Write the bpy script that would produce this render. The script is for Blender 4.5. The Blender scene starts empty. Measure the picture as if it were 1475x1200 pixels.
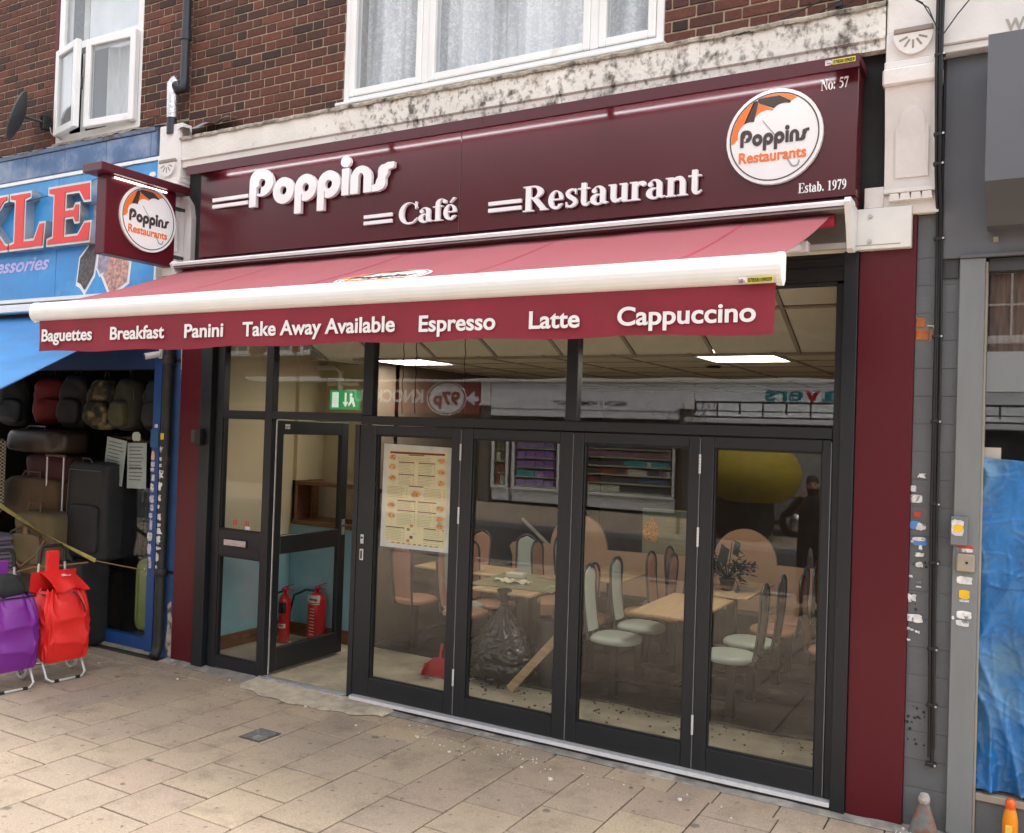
import bpy, bmesh, math, random
import numpy as np
from mathutils import Vector, Matrix, noise
R = random.Random(7)
sc = bpy.context.scene
col = sc.collection
pi = math.pi

# ------------------------------------------------------------------ camera, sky, sun, exposure
cam_d = bpy.data.cameras.new('camera'); cam = bpy.data.objects.new('camera', cam_d); col.objects.link(cam); sc.camera = cam
cam_d.sensor_width = 36; cam_d.lens = 1300.9/1475*36; cam_d.clip_end = 600; cam_d.clip_start = .05
yaw, pit, rol = 0.520784, 0.0148023, 0.0328739
fwd = Vector((-math.sin(yaw)*math.cos(pit), math.cos(yaw)*math.cos(pit), math.sin(pit)))
rt = Vector((math.cos(yaw), math.sin(yaw), 0)); up = rt.cross(fwd)
r2 = math.cos(rol)*rt + math.sin(rol)*up; u2 = -math.sin(rol)*rt + math.cos(rol)*up
cam.matrix_world = Matrix(((r2.x, u2.x, -fwd.x, 0), (r2.y, u2.y, -fwd.y, -5.4267), (r2.z, u2.z, -fwd.z, 2.1), (0, 0, 0, 1)))

SUN_EL, SUN_AZ = math.radians(66), math.radians(50)
w = bpy.data.worlds.new('World'); sc.world = w; w.use_nodes = True
nt = w.node_tree; nt.nodes.clear()
sky = nt.nodes.new('ShaderNodeTexSky'); sky.sky_type = 'NISHITA'; sky.sun_disc = False
sky.sun_elevation = SUN_EL; sky.sun_rotation = SUN_AZ; sky.dust_density = 4; sky.air_density = 1.0; sky.ozone_density = .6
hs = nt.nodes.new('ShaderNodeHueSaturation'); hs.inputs['Saturation'].default_value = .16
bg = nt.nodes.new('ShaderNodeBackground'); bg.inputs[1].default_value = .15
wo = nt.nodes.new('ShaderNodeOutputWorld')
nt.links.new(sky.outputs[0], hs.inputs['Color']); nt.links.new(hs.outputs[0], bg.inputs[0]); nt.links.new(bg.outputs[0], wo.inputs[0])
sd = bpy.data.lights.new('sun', 'SUN'); sd.energy = .9; sd.angle = math.radians(40); sd.color = (1, .97, .93)
sun = bpy.data.objects.new('sun', sd); col.objects.link(sun)
# hazy high sun behind the cafe: the terrace's added upper mass softly shades the strip of pavement along its front
sdir = Vector((math.sin(SUN_AZ)*math.cos(SUN_EL), math.cos(SUN_AZ)*math.cos(SUN_EL), math.sin(SUN_EL)))
sun.rotation_euler = (-sdir).to_track_quat('-Z', 'Y').to_euler()
sc.view_settings.view_transform = 'Standard'; sc.view_settings.look = 'None'
sc.view_settings.gamma = 1; sc.view_settings.exposure = 2.0; sc.view_settings.use_curve_mapping = False
try:
    sc.cycles.max_bounces = 8; sc.cycles.transparent_max_bounces = 24; sc.cycles.glossy_bounces = 4; sc.cycles.diffuse_bounces = 4
    sc.cycles.sample_clamp_indirect = 6; sc.cycles.caustics_reflective = False
except Exception: pass

# ------------------------------------------------------------------ materials
MATS = {}
def N(m, t, **kw):
    n = m.node_tree.nodes.new(t)
    for k, v in kw.items():
        if k in n.inputs: n.inputs[k].default_value = v
        else: setattr(n, k, v)
    return n
def L(m, a, b): m.node_tree.links.new(a, b)
def mat(name, rgb=(.5, .5, .5), rough=.6, metal=0., var=.12, scale=6., bump=0., bscale=60., stretch=(1, 1, 1), spec=.5, coat=0., emit=None, rnd=0., dirt=None, dscale=3., dlo=.55, dhi=.75, dstretch=(1, 1, 1), rvar=.08, sheen=0.):
    """principled material: base colour broken up by two noises, optional dirt patches, per-object variation"""
    if name in MATS: return MATS[name]
    m = bpy.data.materials.new(name); m.use_nodes = True; MATS[name] = m
    b = m.node_tree.nodes['Principled BSDF']
    b.inputs['Roughness'].default_value = rough; b.inputs['Metallic'].default_value = metal
    b.inputs['Specular IOR Level'].default_value = spec; b.inputs['Coat Weight'].default_value = coat
    b.inputs['Sheen Weight'].default_value = sheen
    tc = N(m, 'ShaderNodeTexCoord'); mp = N(m, 'ShaderNodeMapping'); mp.inputs['Scale'].default_value = stretch
    L(m, tc.outputs['Object'], mp.inputs['Vector'])
    n1 = N(m, 'ShaderNodeTexNoise'); n1.inputs['Scale'].default_value = scale; n1.inputs['Detail'].default_value = 6
    L(m, mp.outputs[0], n1.inputs['Vector'])
    mr = N(m, 'ShaderNodeMapRange'); mr.inputs['To Min'].default_value = 1-var*1.6; mr.inputs['To Max'].default_value = 1+var*1.6
    mr.inputs['From Min'].default_value = .2; mr.inputs['From Max'].default_value = .8
    L(m, n1.outputs[0], mr.inputs['Value'])
    val = mr.outputs[0]
    if rnd:
        oi = N(m, 'ShaderNodeObjectInfo'); m2 = N(m, 'ShaderNodeMapRange'); m2.inputs['To Min'].default_value = 1-rnd; m2.inputs['To Max'].default_value = 1+rnd
        L(m, oi.outputs['Random'], m2.inputs['Value']); mu = N(m, 'ShaderNodeMath', operation='MULTIPLY')
        L(m, val, mu.inputs[0]); L(m, m2.outputs[0], mu.inputs[1]); val = mu.outputs[0]
    mx = N(m, 'ShaderNodeVectorMath', operation='SCALE'); mx.inputs[0].default_value = rgb
    L(m, val, mx.inputs['Scale']); c = mx.outputs[0]
    if dirt:
        dm = N(m, 'ShaderNodeMapping'); dm.inputs['Scale'].default_value = dstretch; L(m, tc.outputs['Object'], dm.inputs['Vector'])
        n2 = N(m, 'ShaderNodeTexNoise'); n2.inputs['Scale'].default_value = dscale; n2.inputs['Detail'].default_value = 8; n2.inputs['Roughness'].default_value = .65
        L(m, dm.outputs[0], n2.inputs['Vector'])
        r = N(m, 'ShaderNodeMapRange'); r.inputs['From Min'].default_value = dlo; r.inputs['From Max'].default_value = dhi
        L(m, n2.outputs[0], r.inputs['Value'])
        mi = N(m, 'ShaderNodeMix', data_type='RGBA'); mi.inputs['B'].default_value = (*dirt, 1)
        L(m, r.outputs[0], mi.inputs['Factor']); L(m, c, mi.inputs[6]); mi.inputs[7].default_value = (*dirt, 1); c = mi.outputs[2]
    L(m, c, b.inputs['Base Color'])
    m3 = N(m, 'ShaderNodeMapRange'); m3.inputs['To Min'].default_value = max(0, rough-rvar); m3.inputs['To Max'].default_value = min(1, rough+rvar)
    L(m, n1.outputs[0], m3.inputs['Value']); L(m, m3.outputs[0], b.inputs['Roughness'])
    if bump:
        n3 = N(m, 'ShaderNodeTexNoise'); n3.inputs['Scale'].default_value = bscale; n3.inputs['Detail'].default_value = 5
        L(m, mp.outputs[0], n3.inputs['Vector'])
        bp = N(m, 'ShaderNodeBump'); bp.inputs['Strength'].default_value = bump; bp.inputs['Distance'].default_value = .01
        L(m, n3.outputs[0], bp.inputs['Height']); L(m, bp.outputs[0], b.inputs['Normal'])
    if emit:
        b.inputs['Emission Color'].default_value = (*emit[:3], 1); b.inputs['Emission Strength'].default_value = emit[3]
    return m
def glass(name, tint=(.8, .82, .8), refl=.1, rough=0.0, wave=0.):
    if name in MATS: return MATS[name]
    m = bpy.data.materials.new(name); m.use_nodes = True; MATS[name] = m; m.node_tree.nodes.clear()
    o = N(m, 'ShaderNodeOutputMaterial'); t = N(m, 'ShaderNodeBsdfTransparent'); t.inputs[0].default_value = (*tint, 1)
    g = N(m, 'ShaderNodeBsdfGlossy'); g.inputs['Roughness'].default_value = rough; g.inputs['Color'].default_value = (1, 1, 1, 1)
    f = N(m, 'ShaderNodeLayerWeight'); f.inputs[0].default_value = .5; pw = N(m, 'ShaderNodeMath', operation='POWER'); pw.inputs[1].default_value = 5
    L(m, f.outputs['Facing'], pw.inputs[0])      # Schlick's fresnel, the same from both sides of a pane
    mr = N(m, 'ShaderNodeMapRange'); mr.inputs['To Min'].default_value = refl; mr.inputs['To Max'].default_value = 1
    L(m, pw.outputs[0], mr.inputs['Value'])
    mx = N(m, 'ShaderNodeMixShader'); L(m, mr.outputs[0], mx.inputs[0]); L(m, t.outputs[0], mx.inputs[1]); L(m, g.outputs[0], mx.inputs[2]); L(m, mx.outputs[0], o.inputs[0])
    if wave:
        tc = N(m, 'ShaderNodeTexCoord'); n = N(m, 'ShaderNodeTexNoise'); n.inputs['Scale'].default_value = 1.6; n.inputs['Detail'].default_value = 1
        L(m, tc.outputs['Object'], n.inputs['Vector']); bp = N(m, 'ShaderNodeBump'); bp.inputs['Strength'].default_value = wave; bp.inputs['Distance'].default_value = .01
        L(m, n.outputs[0], bp.inputs['Height']); L(m, bp.outputs[0], g.inputs['Normal'])
    return m
def ramp_mat(name, cols, rough=.85, scale=30, bump=.5, bscale=90, soot=None):
    """colour picked per piece (object random + island random) from a ramp, with grain"""
    if name in MATS: return MATS[name]
    m = bpy.data.materials.new(name); m.use_nodes = True; MATS[name] = m
    b = m.node_tree.nodes['Principled BSDF']; b.inputs['Roughness'].default_value = rough
    oi = N(m, 'ShaderNodeObjectInfo'); ge = N(m, 'ShaderNodeNewGeometry')
    ad = N(m, 'ShaderNodeMath', operation='ADD'); fr = N(m, 'ShaderNodeMath', operation='FRACT')
    L(m, oi.outputs['Random'], ad.inputs[0]); L(m, ge.outputs['Random Per Island'], ad.inputs[1]); L(m, ad.outputs[0], fr.inputs[0])
    cr = N(m, 'ShaderNodeValToRGB'); cr.color_ramp.interpolation = 'LINEAR'
    e = cr.color_ramp.elements
    while len(e) < len(cols): e.new(.5)
    for i, c in enumerate(cols): e[i].position = i/(len(cols)-1); e[i].color = (*c, 1)
    L(m, fr.outputs[0], cr.inputs[0])
    tc = N(m, 'ShaderNodeTexCoord'); n = N(m, 'ShaderNodeTexNoise'); n.inputs['Scale'].default_value = scale; n.inputs['Detail'].default_value = 8; n.inputs['Roughness'].default_value = .7
    L(m, ge.outputs['Position'], n.inputs['Vector'])
    mr = N(m, 'ShaderNodeMapRange'); mr.inputs['From Min'].default_value = .25; mr.inputs['From Max'].default_value = .75; mr.inputs['To Min'].default_value = .62; mr.inputs['To Max'].default_value = 1.38
    L(m, n.outputs[0], mr.inputs['Value'])
    v = N(m, 'ShaderNodeVectorMath', operation='SCALE'); L(m, cr.outputs[0], v.inputs[0]); L(m, mr.outputs[0], v.inputs['Scale']); c = v.outputs[0]
    if soot:
        n2 = N(m, 'ShaderNodeTexNoise'); n2.inputs['Scale'].default_value = soot[1]; n2.inputs['Detail'].default_value = 6; n2.inputs['Roughness'].default_value = .7
        L(m, ge.outputs['Position'], n2.inputs['Vector'])
        r = N(m, 'ShaderNodeMapRange'); r.inputs['From Min'].default_value = soot[2]; r.inputs['From Max'].default_value = soot[3]; r.inputs['To Max'].default_value = soot[4]
        L(m, n2.outputs[0], r.inputs['Value']); mi = N(m, 'ShaderNodeMix', data_type='RGBA'); mi.inputs[7].default_value = (*soot[0], 1)
        L(m, r.outputs[0], mi.inputs['Factor']); L(m, c, mi.inputs[6]); c = mi.outputs[2]
    L(m, c, b.inputs['Base Color'])
    n3 = N(m, 'ShaderNodeTexNoise'); n3.inputs['Scale'].default_value = bscale; n3.inputs['Detail'].default_value = 4; L(m, ge.outputs['Position'], n3.inputs['Vector'])
    bp = N(m, 'ShaderNodeBump'); bp.inputs['Strength'].default_value = bump; bp.inputs['Distance'].default_value = .006; L(m, n3.outputs[0], bp.inputs['Height']); L(m, bp.outputs[0], b.inputs['Normal'])
    return m

# ------------------------------------------------------------------ mesh builder
class MB:
    def __init__(s): s.v = []; s.f = []; s.m = []; s.sm = []
    def add(s, vs, fs, mi=0, smooth=False):
        o = len(s.v); s.v += [tuple(v) for v in vs]
        for f in fs: s.f.append([i+o for i in f]); s.m.append(mi); s.sm.append(smooth)
        return s
    def box(s, x0, x1, y0, y1, z0, z1, b=.002, mi=0, M=None):
        x0, x1 = sorted((x0, x1)); y0, y1 = sorted((y0, y1)); z0, z1 = sorted((z0, z1))
        b = min(b, (x1-x0)*.3, (y1-y0)*.3, (z1-z0)*.3); vs = []
        X = (x0, x1); Y = (y0, y1); Z = (z0, z1); idx = {}
        for i in (0, 1):
            for j in (0, 1):
                for k in (0, 1):
                    sx, sy, sz = (1-2*i)*b, (1-2*j)*b, (1-2*k)*b
                    for a, p in (('x', (X[i], Y[j]+sy, Z[k]+sz)), ('y', (X[i]+sx, Y[j], Z[k]+sz)), ('z', (X[i]+sx, Y[j]+sy, Z[k]))):
                        idx[(a, i, j, k)] = len(vs); vs.append(p)
        g = lambda a, i, j, k: idx[(a, i, j, k)]
        fs = []
        fs += [[g('x', 0, 0, 0), g('x', 0, 0, 1), g('x', 0, 1, 1), g('x', 0, 1, 0)], [g('x', 1, 0, 0), g('x', 1, 1, 0), g('x', 1, 1, 1), g('x', 1, 0, 1)]]
        fs += [[g('y', 0, 0, 0), g('y', 1, 0, 0), g('y', 1, 0, 1), g('y', 0, 0, 1)], [g('y', 0, 1, 0), g('y', 0, 1, 1), g('y', 1, 1, 1), g('y', 1, 1, 0)]]
        fs += [[g('z', 0, 0, 0), g('z', 0, 1, 0), g('z', 1, 1, 0), g('z', 1, 0, 0)], [g('z', 0, 0, 1), g('z', 1, 0, 1), g('z', 1, 1, 1), g('z', 0, 1, 1)]]
        for j in (0, 1):
            for k in (0, 1): fs.append([g('y', 0, j, k), g('y', 1, j, k), g('z', 1, j, k), g('z', 0, j, k)])
        for i in (0, 1):
            for k in (0, 1): fs.append([g('x', i, 0, k), g('x', i, 1, k), g('z', i, 1, k), g('z', i, 0, k)])
        for i in (0, 1):
            for j in (0, 1): fs.append([g('x', i, j, 0), g('x', i, j, 1), g('y', i, j, 1), g('y', i, j, 0)])
        for i in (0, 1):
            for j in (0, 1):
                for k in (0, 1): fs.append([g('x', i, j, k), g('y', i, j, k), g('z', i, j, k)])
        if M is not None: vs = [M @ Vector(v) for v in vs]
        return s.add(vs, fs, mi)
    def prism(s, pts, d0, d1, axis='y', mi=0, M=None):
        """polygon pts (2D) extruded along axis from d0 to d1. axis y: pts=(x,z); x: pts=(y,z); z: pts=(x,y)"""
        def P(p, d): return {'y': (p[0], d, p[1]), 'x': (d, p[0], p[1]), 'z': (p[0], p[1], d)}[axis]
        n = len(pts); vs = [P(p, d0) for p in pts]+[P(p, d1) for p in pts]
        fs = [list(range(n)), list(range(2*n-1, n-1, -1))]+[[i, (i+1) % n, n+(i+1) % n, n+i] for i in range(n)]
        if M is not None: vs = [M @ Vector(v) for v in vs]
        return s.add(vs, fs, mi)
    def tube(s, pts, r, n=8, mi=0, closed=False, caps=True, M=None):
        pts = [Vector(p) for p in pts]; rr = r if isinstance(r, (list, tuple)) else [r]*len(pts)
        rings = []; prev = None
        for i, p in enumerate(pts):
            a = pts[i-1] if (i > 0 or closed) else p; c = pts[(i+1) % len(pts)] if (i < len(pts)-1 or closed) else p
            t = (c-a).normalized()
            if prev is None:
                u = t.cross(Vector((0, 0, 1)))
                if u.length < .05: u = t.cross(Vector((1, 0, 0)))
            else: u = prev - t*prev.dot(t)
            u.normalize(); prev = u; v = t.cross(u)
            rings.append([p+(u*math.cos(2*pi*k/n)+v*math.sin(2*pi*k/n))*rr[i] for k in range(n)])
        vs = [q for g in rings for q in g]
        if M is not None: vs = [M @ Vector(v) for v in vs]
        m = len(rings); fs = []
        for i in range(m if closed else m-1):
            for k in range(n): fs.append([i*n+k, i*n+(k+1) % n, ((i+1) % m)*n+(k+1) % n, ((i+1) % m)*n+k])
        s.add(vs, fs, mi, True)
        if caps and not closed: s.add(vs[:n], [list(range(n-1, -1, -1))], mi); s.add(vs[-n:], [list(range(n))], mi)
        return s
    def lathe(s, prof, c, n=20, mi=0, axis='z', M=None, sx=1, sy=1):
        vs = []; m = len(prof)
        for r, h in prof:
            for k in range(n):
                a = 2*pi*k/n; p = (r*math.cos(a)*sx, r*math.sin(a)*sy, h)
                if axis == 'y': p = (p[0], p[2], p[1])
                if axis == 'x': p = (p[2], p[0], p[1])
                vs.append((c[0]+p[0], c[1]+p[1], c[2]+p[2]))
        if M is not None: vs = [M @ Vector(v) for v in vs]
        fs = [[i*n+k, i*n+(k+1) % n, (i+1)*n+(k+1) % n, (i+1)*n+k] for i in range(m-1) for k in range(n)]
        s.add(vs, fs, mi, True); s.add(vs[:n], [list(range(n-1, -1, -1))], mi); s.add(vs[-n:], [list(range(n))], mi)
        return s
    def grid(s, fn, nu, nv, mi=0, closeu=False, smooth=True):
        vs = [fn(i/(nu if closeu else nu-1), j/(nv-1)) for i in range(nu) for j in range(nv)]
        fs = []
        for i in range(nu if closeu else nu-1):
            for j in range(nv-1):
                a = i*nv+j; b = ((i+1) % nu)*nv+j; fs.append([a, b, b+1, a+1])
        return s.add(vs, fs, mi, smooth)
    def mesh(s, name, mats, off=(0, 0, 0)):
        me = bpy.data.meshes.new(name)
        me.from_pydata([(v[0]-off[0], v[1]-off[1], v[2]-off[2]) for v in s.v], [], s.f)
        for m in mats: me.materials.append(m)
        me.polygons.foreach_set('material_index', s.m); me.polygons.foreach_set('use_smooth', s.sm)
        bm = bmesh.new(); bm.from_mesh(me); bmesh.ops.recalc_face_normals(bm, faces=bm.faces); bm.to_mesh(me); bm.free()
        return me
    def build(s, name, mats, parent=None, label=None, cat=None, group=None, kind=None, raw=False, off=None):
        """world-space vertices; the object's origin is its root's, so a part sits in its thing's own frame"""
        if not isinstance(mats, (list, tuple)): mats = [mats]
        o0 = (0, 0, 0)
        if off is not None: o0 = off
        elif parent is not None and not raw: o0 = rootloc(parent)
        o = bpy.data.objects.new(name, s.mesh(name, mats, o0)); col.objects.link(o)
        if parent is not None: o.parent = parent
        elif off is not None: o.location = off
        return tag(o, label, cat, group, kind)
ROOT = {}
def rootloc(o):
    while o.parent: o = o.parent
    return ROOT.get(o.name, tuple(o.location))
def tag(o, label=None, cat=None, group=None, kind=None):
    if label: o['label'] = label
    if cat: o['category'] = cat
    if group: o['group'] = group
    if kind: o['kind'] = kind
    return o
def thing(name, label, cat, loc=(0, 0, 0), group=None):
    o = bpy.data.objects.new(name, None); col.objects.link(o); o.location = loc; o.empty_display_size = .1
    ROOT[o.name] = tuple(loc)
    return tag(o, label, cat, group)
def inst(name, me, parent=None, loc=(0, 0, 0), rot=None, raw=False):
    o = bpy.data.objects.new(name, me); col.objects.link(o)
    if parent is not None:
        o.parent = parent
        if not raw:
            r = rootloc(parent); loc = (loc[0]-r[0], loc[1]-r[1], loc[2]-r[2])
    o.location = loc
    if rot: o.rotation_euler = rot
    return o
def copy_tree(o, parent=None):
    c = o.copy(); col.objects.link(c); c.parent = parent
    for ch in o.children: copy_tree(ch, c)
    return c
def setcol(o, me_mats):
    o.data = o.data.copy()
    for i, m in enumerate(me_mats): o.data.materials[i] = m

# ------------------------------------------------------------------ lettering: implicit glyphs traced to outlines
def rect(x0, y0, x1, y1): return lambda X, Y: np.maximum(abs(X-(x0+x1)/2)-(x1-x0)/2, abs(Y-(y0+y1)/2)-(y1-y0)/2)
def ell(cx, cy, a, b): return lambda X, Y: (np.sqrt(((X-cx)/a)**2+((Y-cy)/b)**2)-1)*min(a, b)
def un(*f): return lambda X, Y: np.minimum.reduce([g(X, Y) for g in f])
def it(*f): return lambda X, Y: np.maximum.reduce([g(X, Y) for g in f])
def sub(a, *b): return lambda X, Y: np.maximum.reduce([a(X, Y)]+[-g(X, Y) for g in b])
def poly(pts):
    def f(X, Y):
        d = np.full(X.shape, 1e9); ins = np.zeros(X.shape, bool)
        for i in range(len(pts)):
            (ax, ay), (bx, by) = pts[i], pts[(i+1) % len(pts)]
            ex, ey = bx-ax, by-ay; t = np.clip(((X-ax)*ex+(Y-ay)*ey)/(ex*ex+ey*ey+1e-12), 0, 1)
            d = np.minimum(d, np.hypot(X-ax-t*ex, Y-ay-t*ey))
            c = ((ay > Y) != (by > Y)); xi = (bx-ax)*(Y-ay)/((by-ay) if by != ay else 1e-9)+ax
            ins ^= (c & (X < xi))
        return np.where(ins, -d, d)
    return f
def stroke(pts, ws):
    P = []; n = len(pts)
    for i in range(n-1):
        p0, p1, p2, p3 = pts[max(i-1, 0)], pts[i], pts[i+1], pts[min(i+2, n-1)]
        for k in range(10):
            t = k/10; q = [.5*((2*p1[j])+(-p0[j]+p2[j])*t+(2*p0[j]-5*p1[j]+4*p2[j]-p3[j])*t*t+(-p0[j]+3*p1[j]-3*p2[j]+p3[j])*t**3) for j in (0, 1)]
            P.append((q[0], q[1], ws[i]*(1-t)+ws[i+1]*t))
    P.append((*pts[-1], ws[-1]))
    def f(X, Y):
        d = np.full(X.shape, 1e9)
        for x, y, r in P: d = np.minimum(d, np.hypot(X-x, Y-y)-r/2)
        return d
    return f
def contours(f, x0, y0, x1, y1, h):
    xs = np.arange(x0, x1+h, h); ys = np.arange(y0, y1+h, h); X, Y = np.meshgrid(xs, ys, indexing='ij'); F = f(X, Y)+1e-7
    seg = {}
    S = F < 0
    act = np.argwhere((S[:-1, :-1] != S[1:, :-1]) | (S[:-1, :-1] != S[:-1, 1:]) | (S[:-1, :-1] != S[1:, 1:]) | (S[1:, :-1] != S[:-1, 1:]))
    def ip(a, b):
        (i, j), (k, l) = a, b; t = F[i, j]/(F[i, j]-F[k, l]); return (xs[i]+(xs[k]-xs[i])*t, ys[j]+(ys[l]-ys[j])*t)
    nxt = {}; pos = {}
    for i, j in act:
        c = [(i, j), (i+1, j), (i+1, j+1), (i, j+1)]; inn = [S[p] for p in c]; ed = []
        for e in range(4):
            a, b = e, (e+1) % 4
            if inn[a] != inn[b]:
                key = tuple(sorted((c[a], c[b]))); pos[key] = ip(*key); ed.append((key, inn[a]))
        if len(ed) == 2:
            a = [k for k, s in ed if s][0]; b = [k for k, s in ed if not s][0]; nxt[a] = b
        elif len(ed) == 4:
            for q in range(4):
                if ed[q][1]: nxt[ed[q][0]] = ed[(q+1) % 4][0]
    loops = []; seen = set()
    for k in list(nxt):
        if k in seen: continue
        lp = []; c = k
        while c in nxt and c not in seen: seen.add(c); lp.append(pos[c]); c = nxt[c]
        if len(lp) > 5:
            # drop near-collinear points
            P = np.array(lp); keep = [0]
            for q in range(1, len(P)-1):
                a = P[keep[-1]]; b = P[q+1]; m = P[keep[-1]+1:q+1]; d = b-a; nn = math.hypot(*d)+1e-9
                dist = abs(d[0]*(m[:, 1]-a[1])-d[1]*(m[:, 0]-a[0]))/nn
                if dist.max() > h*.12: keep.append(q)
            keep.append(len(P)-1); loops.append([tuple(P[q]) for q in keep])
    return loops
def loops_mesh(name, loops, thick, mats, bevel=0.):
    cu = bpy.data.curves.new(name, 'CURVE'); cu.dimensions = '2D'; cu.fill_mode = 'BOTH'; cu.extrude = thick/2; cu.bevel_depth = bevel
    for lp in loops:
        sp = cu.splines.new('POLY'); sp.points.add(len(lp)-1)
        for i, p in enumerate(lp): sp.points[i].co = (p[0], p[1], 0, 1)
        sp.use_cyclic_u = True
    return curve_mesh(name, cu, mats, thick)
def curve_mesh(name, cu, mats, thick=0):
    o = bpy.data.objects.new('tmp', cu); col.objects.link(o); bpy.context.view_layer.update()
    dg = bpy.context.evaluated_depsgraph_get(); me = bpy.data.meshes.new_from_object(o.evaluated_get(dg)); me.name = name
    bpy.data.objects.remove(o); bpy.data.curves.remove(cu)
    me.materials.clear()
    for m in mats: me.materials.append(m)
    return me
# serif face (for Cafe / Restaurant / No / Estab)
def serif_glyphs():
    G = {}
    G['C'] = (un(sub(ell(.36, .34, .34, .355), ell(.41, .34, .235, .325), rect(.5, .14, .9, .5)), rect(.585, .46, .625, .70), stroke([(.30, .03), (.45, .02), (.57, .07), (.66, .17)], [.05, .05, .04, .025])), .70)
    G['a'] = (un(sub(ell(.19, .13, .185, .145), ell(.235, .135, .085, .10)), rect(.27, .05, .405, .36), it(sub(ell(.235, .33, .17, .15), ell(.19, .33, .08, .115)), rect(0, .33, .5, .6)), ell(.11, .355, .066, .06), stroke([(.37, .05), (.40, .025), (.47, .04)], [.09, .05, .03])), .49)
    G['f'] = (un(rect(.10, .02, .24, .56), rect(.02, 0, .34, .03), rect(.01, .435, .34, .472), it(sub(ell(.28, .54, .18, .155), ell(.31, .54, .07, .125)), rect(0, .54, .6, .8)), ell(.395, .595, .062, .06)), .36)
    e = un(sub(ell(.22, .235, .21, .25), ell(.235, .25, .085, .205), rect(.23, .12, .6, .235)), rect(.1, .225, .425, .262), stroke([(.2, .03), (.3, .035), (.40, .12)], [.07, .05, .025]))
    G['e'] = (e, .46)
    G['\u00e9'] = (un(e, poly([(.2, .54), (.33, .70), (.40, .68), (.25, .53)])), .46)
    G['R'] = (un(rect(.08, .02, .235, .66), rect(0, 0, .32, .032), rect(0, .648, .35, .68), it(sub(ell(.3, .505, .28, .175), ell(.29, .505, .13, .14)), rect(.22, .3, .7, .8)), rect(.2, .33, .32, .365), poly([(.24, .35), (.41, .36), (.70, .02), (.52, .02)]), rect(.5, 0, .74, .032)), .73)
    G['s'] = (un(stroke([(.33, .35), (.27, .45), (.16, .445), (.09, .37), (.15, .28), (.27, .2), (.31, .11), (.22, .03), (.11, .03), (.05, .13)], [.02, .05, .07, .11, .12, .12, .11, .07, .05, .02]), rect(.30, .33, .33, .48), rect(.045, -.005, .072, .15)), .38)
    G['t'] = (un(rect(.09, .09, .225, .6), rect(.0, .435, .32, .472), stroke([(.155, .12), (.17, .045), (.25, .03), (.32, .09)], [.13, .09, .05, .025])), .335)
    G['u'] = (un(rect(.06, .12, .2, .455), rect(0, .44, .2, .472), rect(.355, .03, .49, .455), rect(.29, .44, .49, .472), rect(.36, 0, .56, .032), stroke([(.13, .13), (.16, .06), (.25, .05), (.37, .11)], [.14, .11, .08, .03])), .56)
    G['r'] = (un(rect(.06, .02, .2, .455), rect(0, 0, .27, .032), rect(0, .44, .2, .472), stroke([(.17, .33), (.24, .42), (.32, .42)], [.04, .07, .1]), ell(.345, .405, .07, .065)), .42)
    G['n'] = (un(rect(.06, .02, .2, .455), rect(0, 0, .26, .032), rect(0, .44, .2, .472), rect(.355, .02, .49, .34), rect(.29, 0, .55, .032), stroke([(.17, .37), (.27, .435), (.38, .42), (.422, .33)], [.03, .08, .12, .134])), .555)
    G['o'] = (sub(ell(.235, .235, .235, .25), ell(.235, .235, .09, .215)), .47)
    G['N'] = (un(rect(.1, .02, .135, .66), rect(.57, .0, .605, .66), poly([(.08, .67), (.24, .67), (.605, .0), (.56, .0)]), rect(0, .648, .2, .68), rect(.02, 0, .22, .03), rect(.48, .648, .7, .68)), .71)
    G['b'] = (un(rect(.05, .02, .185, .68), rect(0, .65, .18, .68), it(sub(ell(.26, .235, .22, .25), ell(.22, .235, .1, .2)), rect(.12, -.1, .6, .6))), .5)
    G['E'] = (un(rect(.08, .01, .235, .67), rect(0, 0, .6, .034), rect(0, .646, .58, .68), rect(.2, .32, .42, .352), rect(.4, .24, .425, .44), poly([(.6, 0), (.63, .2), (.6, .2), (.5, .0)]), poly([(.58, .68), (.585, .5), (.56, .5), (.47, .68)])), .64)
    G[':'] = (un(ell(.12, .07, .075, .075), ell(.12, .39, .075, .075)), .27)
    G['.'] = (ell(.12, .07, .075, .075), .25)
    G['1'] = (un(rect(.17, .02, .3, .66), rect(.08, 0, .4, .03), poly([(.07, .58), (.07, .6), (.28, .68), (.3, .58)])), .48)
    G['5'] = (un(poly([(.12, .68), (.4, .68), (.44, .58), (.12, .58)]), poly([(.12, .66), (.15, .66), (.11, .42), (.06, .40)]), stroke([(.07, .41), (.22, .42), (.35, .34), (.38, .2), (.28, .07), (.15, .03), (.08, .05)], [.04, .09, .12, .13, .1, .06, .06])), .48)
    G['7'] = (un(rect(.05, .57, .42, .68), poly([(.34, .62), (.43, .68), (.22, .0), (.1, .0)]), poly([(.05, .68), (.03, .48), (.055, .48), (.12, .6)])), .46)
    G['9'] = (un(sub(ell(.23, .46, .2, .22), ell(.22, .46, .075, .185)), stroke([(.37, .45), (.34, .22), (.22, .07), (.07, .01)], [.12, .13, .08, .03])), .48)
    return G
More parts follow.
